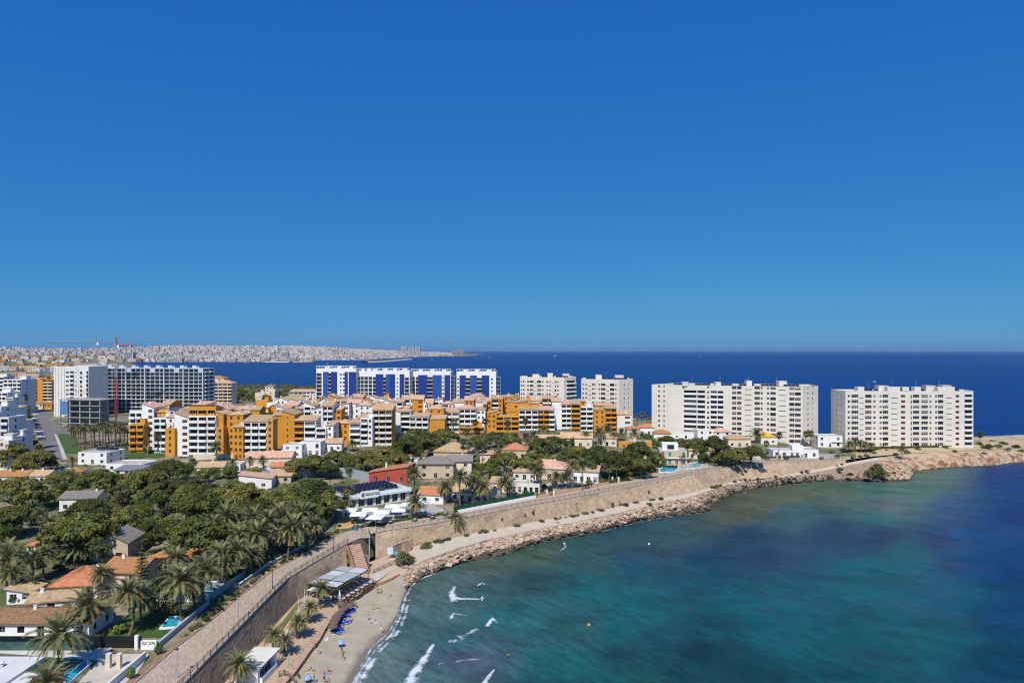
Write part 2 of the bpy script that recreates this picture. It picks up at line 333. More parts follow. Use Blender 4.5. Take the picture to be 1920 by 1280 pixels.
def sea_material():
    m = bpy.data.materials.new('sea_water'); m.use_nodes = True; nt = m.node_tree; N = nt.nodes; L = nt.links
    b = N['Principled BSDF']; b.inputs['Roughness'].default_value = .3; b.inputs['Specular IOR Level'].default_value = .07; b.inputs['IOR'].default_value = 1.33
    at_ = N.new('ShaderNodeAttribute'); at_.attribute_name = 'Col'
    geo = N.new('ShaderNodeNewGeometry')
    def tex(scl, rot, strch, det=4, ro=.6):
        m0 = N.new('ShaderNodeMapping'); m0.inputs['Rotation'].default_value = (0, 0, radians(rot)); L.new(geo.outputs['Position'], m0.inputs[0])
        mp = N.new('ShaderNodeMapping'); mp.inputs['Scale'].default_value = (scl/strch, scl, scl); L.new(m0.outputs[0], mp.inputs[0])
        t = N.new('ShaderNodeTexNoise'); t.inputs['Scale'].default_value = 1; t.inputs['Detail'].default_value = det; t.inputs['Roughness'].default_value = ro
        L.new(mp.outputs[0], t.inputs['Vector']); return t.outputs[0]
    # patches of weed and sand seen through the water
    pt = tex(.06, 20, 1.6, 6, .68)
    mr = N.new('ShaderNodeMapRange'); mr.inputs[1].default_value = .40; mr.inputs[2].default_value = .56; mr.inputs[3].default_value = .80; mr.inputs[4].default_value = 1.10; L.new(pt, mr.inputs[0])
    sp_ = tex(.15, 10, 1.8, 6, .7)
    m3 = N.new('ShaderNodeMapRange'); m3.inputs[1].default_value = .585; m3.inputs[2].default_value = .64; m3.inputs[3].default_value = 1.0; m3.inputs[4].default_value = .76; L.new(sp_, m3.inputs[0])
    w2 = tex(.55, 53, 3.0, 6, .7)  # glints and wind streaks of the waves, painted into the water colour
    mr2 = N.new('ShaderNodeMapRange'); mr2.inputs[1].default_value = .3; mr2.inputs[2].default_value = .7; mr2.inputs[3].default_value = .70; mr2.inputs[4].default_value = 1.32; L.new(w2, mr2.inputs[0])
    mu = N.new('ShaderNodeMath'); mu.operation = 'MULTIPLY'; m4 = N.new('ShaderNodeMath'); m4.operation = 'MULTIPLY'; L.new(mr.outputs[0], m4.inputs[0]); L.new(m3.outputs[0], m4.inputs[1]); L.new(m4.outputs[0], mu.inputs[0]); L.new(mr2.outputs[0], mu.inputs[1])
    vm = N.new('ShaderNodeVectorMath'); vm.operation = 'SCALE'; L.new(at_.outputs[0], vm.inputs[0]); L.new(mu.outputs[0], vm.inputs['Scale'])
    sc_ = N.new('ShaderNodeVectorMath'); sc_.operation = 'SCALE'; sc_.inputs['Scale'].default_value = .78; L.new(vm.outputs[0], sc_.inputs[0])
    L.new(sc_.outputs[0], b.inputs['Base Color'])
    h1 = tex(.5, 53, 2.6, 6, .65); h2 = tex(.11, 48, 3.2, 3, .5)
    ad = N.new('ShaderNodeMath'); ad.operation = 'MULTIPLY_ADD'; ad.inputs[1].default_value = 2.5; L.new(h2, ad.inputs[0]); L.new(h1, ad.inputs[2])
    bp = N.new('ShaderNodeBump'); bp.inputs['Strength'].default_value = .8; bp.inputs['Distance'].default_value = .9
    L.new(ad.outputs[0], bp.inputs['Height']); L.new(bp.outputs[0], b.inputs['Normal'])
    return m
SEA = sea_material()
kind(mb.build('sea', SEA), 'structure')

# --- materials of the shore
def sand_material():
    m = mat('beach_sand', (.45, .385, .285), .95, 0, .35, .45, 5, col2=(.37, .31, .22)); nt = m.node_tree; N = nt.nodes; L = nt.links
    b = N['Principled BSDF']; src = b.inputs['Base Color'].links[0].from_socket
    geo = N.new('ShaderNodeNewGeometry'); sx = N.new('ShaderNodeSeparateXYZ'); L.new(geo.outputs['Position'], sx.inputs[0])
    nt2 = N.new('ShaderNodeTexNoise'); nt2.inputs['Scale'].default_value = .25; nt2.inputs['Detail'].default_value = 6; L.new(geo.outputs['Position'], nt2.inputs['Vector'])
    ma = N.new('ShaderNodeMath'); ma.operation = 'MULTIPLY_ADD'; ma.inputs[1].default_value = .35; L.new(nt2.outputs[0], ma.inputs[0]); L.new(sx.outputs[2], ma.inputs[2])
    mr = N.new('ShaderNodeMapRange'); mr.inputs[1].default_value = .30; mr.inputs[2].default_value = .50; L.new(ma.outputs[0], mr.inputs[0])
    mx = N.new('ShaderNodeMix'); mx.data_type = 'RGBA'; mx.inputs[6].default_value = (.20, .165, .125, 1); L.new(mr.outputs[0], mx.inputs[0]); L.new(src, mx.inputs[7])
    L.new(mx.outputs[2], b.inputs['Base Color'])
    rr = N.new('ShaderNodeMapRange'); rr.inputs[3].default_value = .55; rr.inputs[4].default_value = .95; L.new(mr.outputs[0], rr.inputs[0]); L.new(rr.outputs[0], b.inputs['Roughness'])
    return m
SAND = sand_material()
TERR = mat('terrace_sand', (.56, .40, .255), .95, 0, .3, .3, 5, col2=(.50, .335, .20))
PATHM = mat('dusty_path', (.60, .51, .40), .95, 0, .25, .3, 4, col2=(.52, .43, .33))
def rock_material():
    m = mat('shore_rock', (.42, .30, .21), .95, 0, .45, .9, 2.2, col2=(.30, .215, .15), bdist=.5); nt = m.node_tree; N = nt.nodes; L = nt.links
    b = N['Principled BSDF']; src = b.inputs['Base Color'].links[0].from_socket
    geo = N.new('ShaderNodeNewGeometry'); sx = N.new('ShaderNodeSeparateXYZ'); L.new(geo.outputs['Position'], sx.inputs[0])
    t = N.new('ShaderNodeTexNoise'); t.inputs['Scale'].default_value = .3; t.inputs['Detail'].default_value = 6; L.new(geo.outputs['Position'], t.inputs['Vector'])
    ma = N.new('ShaderNodeMath'); ma.operation = 'MULTIPLY_ADD'; ma.inputs[1].default_value = 2.2; L.new(t.outputs[0], ma.inputs[0]); L.new(sx.outputs[2], ma.inputs[2])
    mr = N.new('ShaderNodeMapRange'); mr.inputs[1].default_value = 1.7; mr.inputs[2].default_value = 2.7; L.new(ma.outputs[0], mr.inputs[0])
    mx = N.new('ShaderNodeMix'); mx.data_type = 'RGBA'; mx.inputs[6].default_value = (.075, .06, .045, 1); L.new(mr.outputs[0], mx.inputs[0]); L.new(src, mx.inputs[7])
    L.new(mx.outputs[2], b.inputs['Base Color']); return m
ROCK = rock_material()
REDROCK = mat('red_sandstone', (.52, .39, .27), .95, 0, .28, .9, 1.6, col2=(.30, .13, .065), bdist=.6, thr=(.47, .60))
SCRUB = mat('sandy_scrub_ground', (.52, .40, .26), .95, 0, .12, .4, 3, col2=(.36, .27, .16))
GROUND = mat('garden_ground', (.33, .26, .18), .95, 0, .09, .4, 2, col2=(.10, .115, .045), thr=(.38, .56))

w = [water.at(a) for a in A]; lo = [low.at(a) for a in A]; ed = [edge.at(a) for a in A]; ba = [base.at(a) for a in A]; wt = [wtop.at(a) for a in A]; pr = [prom.at(a) for a in A]
for i, a in enumerate(A):       # keep every line behind the one before it
    lo[i].y = max(lo[i].y, w[i].y+.4); lo[i].x = a*lo[i].y
    ed[i].y = max(ed[i].y, lo[i].y+.12); ed[i].x = a*ed[i].y
    ba[i].y = max(ba[i].y, ed[i].y+.4); ba[i].x = a*ba[i].y
    wt[i].y = max(wt[i].y, ba[i].y+.35); wt[i].x = a*wt[i].y
    pr[i].y = max(pr[i].y, wt[i].y+2); pr[i].x = a*pr[i].y
sub = []
for i, p in enumerate(w):
    q = p - (lo[i]-p).normalized()*6; sub.append(Vector((q.x, q.y, -1.0)))
IB = next(i for i, q in enumerate(cols) if q >= 772)      # beach ends, rocks begin
IH = next(i for i, q in enumerate(cols) if q >= 1592)     # sea wall ends, headland begins
def zrock(p, t, i):
    px = cols[i]; k = sin(pi*min(1, max(0, t)))
    am = S(px, 752, 815)*k
    d = fbm(p.x*.22, p.y*.22, 3)*1.1 + abs(fbm(p.x*.6, p.y*.6, 9))*1.0 - .25
    if px > 1600: d = d*.75 + (floor((p.z+fbm(p.x*.1, p.y*.1)*1.2)*.9)/.9-p.z)*.7
    dx, dy = fbm(p.x*.2, 7, p.y*.2)*.8*am, fbm(5, p.x*.2, p.y*.2)*1.6*am
    return Vector((p.x+dx, p.y+dy, p.z+d*am))
def zbeach(p, t, i): return Vector((p.x, p.y, p.z + fbm(p.x*.3, p.y*.3)*.07*t))
beach = MB()
ribbon(beach, sub[:IB+1], w[:IB+1], 2, lambda i, j: 0)
ribbon(beach, w[:IB+1], lo[:IB+1], 12, lambda i, j: 0, zbeach)
kind(beach.build('beach', [SAND], smooth=True), 'structure')
UPPER = mat('upper_shore_ground', (1.0, 1.0, 1.0), .95, .09, .3, .3, 4, attr='Col')
def upcol(p, t, i):
    k = S(p.x/p.y*F+CX+14*fbm(p.x*.2, p.y*.2), 650, 830); a_, b_ = (.54, .385, .25), (.59, .50, .395); return tuple(a_[q]*(1-k)+b_[q]*k for q in range(3))
ter = MB(); ter.c = []
ribbon(ter, lo[:IB+1], ed[:IB+1], 2, lambda i, j: 1, lambda p, t, i: Vector((p.x+fbm(p.x, p.y)*.25*(t > .2 and t < .8), p.y, p.z)), upcol)
ribbon(ter, ed[:IB+1], ba[:IB+1], 6, lambda i, j: 2 if j == 0 and cols[i] < 660 else 0, None, upcol)
BRICKP = mat('brick_strip', (.52, .335, .235), .9, .14, 1.2, .4, 6)
kind(ter.build('beach_terrace', [UPPER, CLAY, BRICKP], smooth=False), 'structure')
rk = MB()
ribbon(rk, sub[IB:], w[IB:], 2, lambda i, j: 0)
ribbon(rk, w[IB:], lo[IB:], 22, lambda i, j: 1 if cols[IB+i] > 1655 and j > 3 else 0, lambda p, t, i: zrock(p, t, i+IB))
ribbon(rk, lo[IB:], ed[IB:], 3, lambda i, j: 1 if cols[IB+i] > 1640 else 0, lambda p, t, i: zrock(p, t*.8+.1, i+IB) if 0 < t < 1 else p)
kind(rk.build('rocky_shore', [ROCK, REDROCK]), 'structure')
pt = MB(); pt.c = []
ribbon(pt, ed[IB:], ba[IB:], 4, lambda i, j: 1 if cols[IB+i] > 1640 else 0, lambda p, t, i: Vector((p.x, p.y, p.z+fbm(p.x*.15, p.y*.15)*.25*sin(pi*t)*(2 if cols[IB+i] > 1640 else .5))), upcol)
kind(pt.build('coastal_path', [UPPER, SCRUB], smooth=True), 'structure')
# land above: promenade, then gardens and town up to the far shore
pm = MB(); ribbon(pm, wt[:IH+1], pr[:IH+1], 3, lambda i, j: 0)
STONEPAVE = mat('promenade_paving', (.50, .40, .30), .9, 0, 1.6, .4, 6, col2=(.40, .305, .22))
kind(pm.build('promenade', [STONEPAVE]), 'structure')
gm = MB(); nb = 44
for i, a in enumerate(A):
    y0 = pr[i].y if i <= IH else wt[i].y; z0 = pr[i].z if i <= IH else wt[i].z; y1 = max(farY(cols[i]), y0+20)
    for j in range(nb+1):
        t = j/nb; Y = y0*(y1/y0)**t; X = a*Y; z = g(X, Y)
        if cols[i] > 1600: z += fbm(X*.1, Y*.1)*.5*S(t, 0, .2)*S(1-t, 0, .2)
        if j == nb and cols[i] > 240: z = -.4
        gm.v.append((X, Y, z))
for i in range(len(A)-1):
    for j in range(nb):
        k = i*(nb+1)+j; gm.f.append((k, k+nb+1, k+nb+2, k+1)); gm.m.append(1 if cols[i] > 1600 else 0)
kind(gm.build('ground', [GROUND, SCRUB], smooth=True), 'structure')
# far town's land across the bay
def townY(px):
    for (a, b), (c, d) in zip(TW, TW[1:]):
        if px <= c: return b+(d-b)*(px-a)/(c-a)
    return TW[-1][1]
TW = [(-1600, 3600), (200, 3620), (582, 3720), (600, 4300), (690, 4500), (760, 6000), (800, 7200), (880, 7900), (905, 8600)]
HILL = [(-1600, 645), (0, 652), (120, 655), (240, 653), (300, 650), (360, 649), (450, 650), (560, 650), (640, 653), (720, 657), (800, 660.5), (880, 662.5), (905, 663.6)]
def hillpx(px):
    for (a, b), (c, d) in zip(HILL, HILL[1:]):
        if px <= c: return b+(d-b)*(px-a)/(c-a)
    return HILL[-1][1]
def townz(px, t):                                # t: 0 at the water, 1 at the crest
    y0 = townY(px); Y = y0 + t*max(300, 3600*S(905-px, 0, 320)+300)
    zc = H+(HY-hillpx(px))/F*(y0+3900*S(905-px, 0, 320))
    return Y, 1.5+(max(zc, 3)-1.5)*S(t, .08, 1.05)**1.1
fm = MB(); tcols = [-1600, -1000, -600, -300]+[-200+15*i for i in range(74)]
for q in tcols:
    for j in range(15):
        t = j/12; Y, z = townz(q, t); z += 4*fbm(q*.02, t*3)*S(t, .1, .4)
        if t > 1: z -= (t-1)*60
        if j == 0: z = -.5
        fm.v.append(((q-CX)/F*Y, Y, z))
for i in range(len(tcols)-1):
    for j in range(14):
        k = i*15+j; fm.f.append((k, k+15, k+16, k+1)); fm.m.append(0 if j else 1)
FARG = mat('far_land', (.22, .20, .15), .95, 0, .004, col2=(.10, .11, .06))
kind(fm.build('far_shore', [FARG, SAND], smooth=True), 'structure')
# ------------------------------------------------------------------ sea wall, railings, lamps, paving
class Path:
    """points along two lines, by length of the first"""
    def __init__(s, px0, px1, L1, L2, step=1.5):
        n = 700; s.a = [(px0+(px1-px0)*i/n-CX)/F for i in range(n+1)]
        s.p = [L1.at(a) for a in s.a]; s.q = [L2.at(a) for a in s.a]; s.d = [0]
        for u, v in zip(s.p, s.p[1:]): s.d.append(s.d[-1]+(v-u).length)
        s.len = s.d[-1]
    def at(s, d):
        lo_, hi = 0, len(s.d)-1
        while hi-lo_ > 1:
            m = (lo_+hi)//2
            if s.d[m] <= d: lo_ = m
            else: hi = m
        t = (d-s.d[lo_])/max(1e-9, s.d[hi]-s.d[lo_]); t = max(0, min(1, t))
        return s.p[lo_].lerp(s.p[hi], t), s.q[lo_].lerp(s.q[hi], t)
WALLSTONE = mat('wall_stone', (.95, .95, .95), .92, .16, .5, .8, 4, attr='Col', bdist=.12)
MORTAR = mat('wall_mortar', (.9, .9, .9), .95, .12, .3, .5, 2.5, attr='Col')
COPING = mat('pale_coping', (.50, .41, .31), .9, .1, .4)
class JL:                                         # a line that skips the stairs opening
    pass
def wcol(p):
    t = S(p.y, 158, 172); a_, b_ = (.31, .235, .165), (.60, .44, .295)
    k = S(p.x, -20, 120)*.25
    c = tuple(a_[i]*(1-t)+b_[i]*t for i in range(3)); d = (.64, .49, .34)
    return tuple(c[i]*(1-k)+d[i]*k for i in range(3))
def sea_wall(name, label, px0, px1, sw=.75, sh=.42):
    root = thing(name, label, 'sea wall', P(px0, 1000, 3))
    root.location = (0, 0, 0)
    W_ = Path(px0, px1, base, wtop); bk = MB(); bk.c = []; st = MB(); st.c = []
    n = int(W_.len/1.2)
    def pt_(d, h):
        b_, t_ = W_.at(d); v = b_.lerp(t_, h); return v
    for i in range(n+1):
        for h in (-.06, .5, 1.0):
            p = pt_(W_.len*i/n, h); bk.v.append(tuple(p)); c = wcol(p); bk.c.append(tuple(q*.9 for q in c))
    for i in range(n):
        for j in range(2):
            a = i*3+j; bk.f.append((a, a+3, a+4, a+1)); bk.m.append(0)
    d = 0.0; rows_ = 15
    for r in range(rows_):
        d = random.uniform(0, .4)
        while d < W_.len-.6:
            w_ = sw*random.uniform(.55, 1.5); h0 = r/rows_+.006*random.uniform(-1, 1); h1 = (r+1)/rows_-.012+.006*random.uniform(-1, 1)
            b_, t_ = W_.at(d); hh = (t_-b_).length
            if hh > 1.2 and random.random() < (.42 if b_.y < 156 else .93):
                g_ = .05
                p0, p1 = pt_(d+g_, h0), pt_(d+w_-g_, h0); p3, p2 = pt_(d+g_, h1), pt_(d+w_-g_, h1)
                nn = (p1-p0).cross(p3-p0).normalized()
                if nn.y > 0 and abs(nn.y) > abs(nn.x)*.2: nn = -nn
                if nn.x < 0 and abs(nn.x) > abs(nn.y): nn = -nn
                e = random.uniform(.015, .06); ins = .035
                m_ = (p0+p1+p2+p3)/4; f_ = [q.lerp(m_, .08)+nn*e*random.uniform(.7, 1.2) for q in (p0, p1, p2, p3)]
                k = len(st.v); st.v += [tuple(q) for q in (p0, p1, p2, p3)]+[tuple(q) for q in f_]
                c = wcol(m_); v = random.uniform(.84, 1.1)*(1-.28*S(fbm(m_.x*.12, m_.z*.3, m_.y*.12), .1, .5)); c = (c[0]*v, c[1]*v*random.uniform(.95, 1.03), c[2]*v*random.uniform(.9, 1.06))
                if random.random() < .03: c = tuple(q*.5 for q in c)
                st.c += [c]*8
                for q in ((4, 5, 6, 7), (0, 1, 5, 4), (1, 2, 6, 5), (2, 3, 7, 6), (3, 0, 4, 7)):
                    st.f.append(tuple(k+i for i in q)); st.m.append(0)
            d += w_
    bk.build('wall_core', MORTAR, root); kind(st.build('stone_facing', WALLSTONE, root), 'stuff')
    cp = MB(); n = int(W_.len/2); prev = None
    for i in range(n+1):
        b_, t_ = W_.at(W_.len*i/n); u = Vector((t_.x-b_.x, t_.y-b_.y, 0)).normalized()
        o_, i_ = t_-u*.22, t_+u*.5
        if prev:
            a0, b0 = prev; z = Vector((0, 0, .28)); zz = Vector((0, 0, .02))
            cp.quad(a0+zz, o_+zz, o_+z, a0+z); cp.quad(a0+z, o_+z, i_+z, b0+z); cp.quad(b0+z, i_+z, i_+zz, b0+zz); cp.quad(a0+zz, b0+zz, i_+zz, o_+zz)
        prev = (o_, i_)
    cp.build('coping', COPING, root)
    return root
sea_wall('sea_wall', 'tall shaded rubble sea wall between the paved promenade and the beach terrace', 120, 651)
sea_wall('sea_wall', 'long sunlit tan stone sea wall above the dusty coastal path', 704, 1586)
def railing(name, label, px0, px1, step, off=.12):
    W_ = Path(px0, px1, wtop, prom); root = thing(name, label, 'railing', W_.at(0)[0]); o = root.location.copy()
    pm_ = MB(); pm_.box(-.05, .05, -.05, .05, 0, 1.08); pm_.box(-.08, .08, -.08, .08, 0, .04); me = pm_.mesh('post', RUST)
    rl = MB(); prev = None; n = int(W_.len/step)
    for i in range(n+1):
        p, q = W_.at(W_.len*i/n); u = Vector((q.x-p.x, q.y-p.y, 0)).normalized(); v = p+u*off+Vector((0, 0, .28)) - o
        put('post', me, root, v)
        if prev is not None:
            for h in (.45, .78, 1.05): rl.bar(prev+Vector((0, 0, h)), v+Vector((0, 0, h)), .03)
        prev = v
    rl.build('rail', RUST, root)
railing('railing', 'rusty metal railing along the near paved promenade above the beach', 250, 652, 2.4)
railing('railing', 'long thin railing on top of the sunlit tan sea wall', 706, 1585, 2.5)
# paving stones of the near promenade
W_ = Path(180, 700, wtop, prom)
pv = MB(); pv.c = []
nrow = 13; d = 0.0
for r in range(nrow):
    d = random.uniform(0, .5)
    while d < W_.len-.8:
        w_ = random.uniform(.45, .95)
        band = (d % 7.5) < .3
        if not band:
            p0, q0 = W_.at(d+.03); p1, q1 = W_.at(d+w_-.03)
            t0, t1 = .07+.92*(r+.05+random.uniform(0, .06))/nrow, .07+.92*(r+.95+random.uniform(-.06, .0))/nrow
            pts = [p0.lerp(q0, t0), p1.lerp(q1, t0), p1.lerp(q1, t1), p0.lerp(q0, t1)]
            c_ = (pts[0]+pts[2])/2; h = Vector((0, 0, random.uniform(.018, .035)))
            pts = [p.lerp(c_, random.uniform(0, .16)) for p in pts]; k = len(pv.v)
            pv.v += [tuple(p+Vector((0, 0, .002))) for p in pts]+[tuple(p+h) for p in pts]
            v = random.uniform(.78, 1.2); c = (.50*v, .395*v*random.uniform(.96, 1.03), .30*v*random.uniform(.92, 1.05)); pv.c += [c]*8
            for q in ((4, 5, 6, 7), (0, 1, 5, 4), (1, 2, 6, 5), (2, 3, 7, 6), (3, 0, 4, 7)): pv.f.append(tuple(k+i for i in q)); pv.m.append(0)
        d += w_
kind(pv.build('paving_stones', mat('crazy_paving', (.95, .95, .95), .9, .08, 1.2, .4, 5, attr='Col'), bpy.data.objects['promenade']), 'stuff')
# kerb and planting bed inland of the near promenade
W_ = Path(150, 640, prom, wtop); kb = MB(); sb = MB(); prev = None; n = int(W_.len/1.5)
for i in range(n+1):
    p, q = W_.at(W_.len*i/n); u = Vector((p.x-q.x, p.y-q.y, 0)).normalized()
    a0, b0, c0 = p-u*.02, p+u*.4, p+u*3.0
    if prev:
        z = Vector((0, 0, .22)); kb.quad(prev[0], a0, a0+z, prev[0]+z); kb.quad(prev[0]+z, a0+z, b0+z, prev[1]+z)
        for k in range(4):
            s0, s1 = prev[1].lerp(prev[2], k/4), prev[1].lerp(prev[2], (k+1)/4); t0, t1 = b0.lerp(c0, k/4), b0.lerp(c0, (k+1)/4)
            hh = [Vector((0, 0, .2+.14*fbm(v.x*.8, v.y*.8))) for v in (s0, t0, t1, s1)]
            sb.quad(s0+hh[0], t0+hh[1], t1+hh[2], s1+hh[3])
    prev = (a0, b0, c0)
kind(kb.build('kerb', mat('kerb_stone', (.44, .33, .23), .9, .15, 1.2, .3, 6)), 'structure')
kind(sb.build('planting_bed', mat('bed_soil', (.36, .22, .12), .95, 0, .8, .5, 6, col2=(.22, .15, .10))), 'structure')
BEDLINE = W_
def lamp(px, py, h, label):
    b_ = P(px, py, 0); a = (px-CX)/F; z = wtop.at(a).z
    b_ = P(px, py, z); root = thing('street_lamp', label, 'street lamp', b_, group='street lamps along the promenade')
    m_ = MB(); m_.tube([(0, 0, 0), (0, 0, .5), (0, 0, .55), (0, 0, h-.45)], [.14, .13, .07, .06], 8); m_.tube([(0, 0, .5), (0, 0, .62)], [.16, .09], 8); m_.build('pole', STEEL if py > 1150 else DARK, root)
    m_ = MB(); m_.tube([(0, 0, h-.45), (0, 0, h-.38), (0, 0, h-.1), (0, 0, h)], [.1, .22, .27, .06], 8); m_.build('lantern', mat('lamp_glass', (.45, .44, .42), .3, .05, 1), root)
    m_ = MB(); m_.tube([(0, 0, h-.1), (0, 0, h-.04), (0, 0, h+.08)], [.32, .3, .03], 8); m_.build('lantern_cap', DARK, root)
for i, (x, y, h) in enumerate([(332, 1271, 5), (447, 1163, 5), (511, 1103, 5), (625, 1032, 5)]):
    lamp(x, y, h, where(i, 4, 'slender street lamp', 'along the railing of the near promenade', 'the bottom edge'))
for i, (x, y, h) in enumerate([(833, 968, 5.2), (1121, 920, 5), (1245, 897, 4.5), (1389, 869, 4.5)]):
    lamp(x, y, h, where(i, 4, 'thin dark street lamp', 'along the sunlit sea wall'))
# ------------------------------------------------------------------ rocks of the shore
def rock_mesh(name, seed, m_):
    bm = bmesh.new(); bmesh.ops.create_icosphere(bm, subdivisions=2, radius=1)
    for v in bm.verts:
        d = 1+.45*noise.noise(v.co*1.1+Vector((seed*7.3, 0, 0)))+.2*noise.noise(v.co*2.7+Vector((0, seed*3.1, 0)))
        v.co = Vector((v.co.x*d*1.25, v.co.y*d, max(-.4, v.co.z*d*.7)))
    me = bpy.data.meshes.new(name); bm.to_mesh(me); bm.free(); me.materials.append(m_); return me
BOULD = mat('boulder', (.50, .36, .255), .92, .16, .9, .7, 3, objvar=.22, bdist=.2)
BOULDW = mat('wet_boulder', (.13, .10, .075), .85, .2, .9, .7, 3, objvar=.25, bdist=.2)
rms = [rock_mesh('rock', i, BOULD) for i in range(6)]; rmw = [rock_mesh('rock', i+20, BOULDW) for i in range(4)]
spots = []
rnd = random.Random(3)
for i in range(1700):
    px = rnd.uniform(758, 815) if i < 110 else rnd.triangular(780, 1580, 940) if i % 3 else rnd.uniform(780, 1700); a = (px-CX)/F; p, q = water.at(a), low.at(a); t = rnd.random()**.8
    v = p.lerp(q, t); s_ = rnd.uniform(.25, .6+.6*rnd.random())*(1.2 if px < 1330 else .7); spots.append((px, t, v, s_))
spots.sort(key=lambda q: -q[3]/q[2].y)
junk = MB()
for k, (px, t, v, s_) in enumerate(spots):
    z = zrock(v, t, min(range(len(cols)), key=lambda i: abs(cols[i]-px))).z if k < 300 else v.z+.3
    wet = t < (.3 if px < 1320 else .62)
    me = rnd.choice(rmw if wet else rms); rot = (rnd.uniform(-.3, .3), rnd.uniform(-.3, .3), rnd.uniform(0, 6.3)); sc = (s_*rnd.uniform(.8, 1.3), s_, s_*rnd.uniform(.7, 1.1))
    loc = Vector((v.x, v.y, z+s_*.12))
    if k < 300:
        o = put('boulder', me, None, loc, 0, sc, rot)
        tag(o, 'dark wet boulder at the water line below the coastal path' if wet else 'pinkish dry boulder on the shore slope below the coastal path', 'boulder', 'wet boulders at the water line' if wet else 'dry boulders on the shore slope')
    else:
        mt = Matrix.LocRotScale(loc, __import__('mathutils').Euler(rot), Vector(sc)); k0 = len(junk.v)
        junk.v += [tuple(mt @ w_.co) for w_ in me.vertices]
        for f_ in me.polygons: junk.f.append(tuple(k0+i for i in f_.vertices)); junk.m.append(1 if wet else 0)
kind(junk.build('shore_stones', [BOULD, BOULDW]), 'stuff')
# ------------------------------------------------------------------ foam
def foam_material():
    m = bpy.data.materials.new('sea_foam'); m.use_nodes = True; nt = m.node_tree; N = nt.nodes; L = nt.links; b = N['Principled BSDF']; b.inputs['Base Color'].default_value = (.68, .73, .76, 1); b.inputs['Roughness'].default_value = .7
    at_ = N.new('ShaderNodeAttribute'); at_.attribute_name = 'Col'; geo = N.new('ShaderNodeNewGeometry')
    acc = at_.outputs['Fac']
    for sc, w_ in ((1.3, .55), (4.5, .55)):
        t = N.new('ShaderNodeTexNoise'); t.inputs['Scale'].default_value = sc; t.inputs['Detail'].default_value = 4; t.inputs['Roughness'].default_value = .65; L.new(geo.outputs['Position'], t.inputs['Vector'])
        ma = N.new('ShaderNodeMath'); ma.operation = 'MULTIPLY_ADD'; ma.inputs[1].default_value = w_; L.new(t.outputs[0], ma.inputs[0]); L.new(acc, ma.inputs[2]); acc = ma.outputs[0]
    mr = N.new('ShaderNodeMapRange'); mr.inputs[1].default_value = 1.14; mr.inputs[2].default_value = 1.42; mr.inputs[4].default_value = .92; L.new(acc, mr.inputs[0]); L.new(mr.outputs[0], b.inputs['Alpha']); return m
FOAM = foam_material(); fo = MB(); fo.c = []; FN = [0]
def seg_d(p, a, b):
    d = b-a; t = max(0, min(1, (p-a).dot(d)/max(1e-9, d.dot(d)))); return (p-(a+d*t)).length, t
def foam(pts, w0, w1, cell=.3, dens=0.0, rag=1.0, z=.06, h=.0):
    """pts: pixel polyline; widths in m at its start and end; dens > 0 thins it out; how thick it lies is kept in the attribute Col"""
    ps = [P(x, y, 0).to_2d() for x, y in pts]; m_ = max(w0, w1)*1.7; cell *= 1.2; FN[0] += 1; z += .007*FN[0]
    x0, x1 = min(p.x for p in ps)-m_, max(p.x for p in ps)+m_; y0, y1 = min(p.y for p in ps)-m_, max(p.y for p in ps)+m_
    cum = [0]
    for u, v in zip(ps, ps[1:]): cum.append(cum[-1]+(v-u).length)
    ids = {}; nx, ny = int((x1-x0)/cell)+1, int((y1-y0)/cell)+1
    for iy in range(ny):
        for ix in range(nx):
            x, y = x0+ix*cell, y0+iy*cell; p = Vector((x, y)); best = 1e9; bt = 0
            for i in range(len(ps)-1):
                d, t = seg_d(p, ps[i], ps[i+1])
                if d < best: best = d; bt = (cum[i]+t*(cum[i+1]-cum[i]))/cum[-1]
            wd = w0+(w1-w0)*bt
            if best < wd*1.6+cell:
                k = 1-best/wd+rag*.4*fbm(x*.45, y*.45, 2)-dens*.8; k = max(0, min(1, .45+.5*k)) if best < wd*1.45 else 0.0
                ids[(ix, iy)] = len(fo.v); fo.v.append((x, y, z+h*max(0, k-.4)*1.4+.03*nz(x*2, y*2))); fo.c.append((k, k, k))
    for (ix, iy), a in ids.items():
        q = [a, ids.get((ix+1, iy)), ids.get((ix+1, iy+1)), ids.get((ix, iy+1))]
        if None not in q: fo.f.append(tuple(q)); fo.m.append(0)
foam([(853, 1102), (847, 1112), (850, 1126)], .7, 1.6, .25, 0, .9, .08, .5)
foam([(850, 1122), (868, 1124), (893, 1124)], 1.9, .5, .25, .05, 1.0, .08, .4)
foam([(893, 1124), (908, 1121)], .35, .3, .22)
foam([(897, 1098), (904, 1093), (909, 1097)], .7, .3, .22, 0, 1, .08, .3)
foam([(904, 1118), (904, 1126)], .3, .3, .22)
foam([(846, 1158), (850, 1150), (872, 1154)], .8, .3, .22, .1)
foam([(914, 1174), (924, 1160), (932, 1169)], .8, .5, .22, .05, 1, .08, .3)
foam([(812, 1211), (802, 1228), (786, 1250), (775, 1268), (768, 1285)], .6, 2.2, .26, 0, .9, .08, .5)
foam([(926, 1257), (916, 1270), (906, 1284)], .3, 1.0, .26, 0, 1, .08, .3)
foam([(850, 1202), (875, 1190), (890, 1180)], 2.5, 2.5, .3, .62, 1.3)
foam([(820, 1245), (860, 1240), (900, 1236)], 1.5, 1.5, .3, .75, 1.3)
foam([(1058, 1018), (1060, 1026), (1051, 1033)], .6, .4, .3, .1)
sl = [(655, 1300), (672, 1256), (702, 1214), (729, 1189), (745, 1158), (756, 1120), (767, 1097), (785, 1083), (812, 1073)]
foam([(x+4, y+2) for x, y in sl], .9, .5, .26, .28, 1.4, .03)
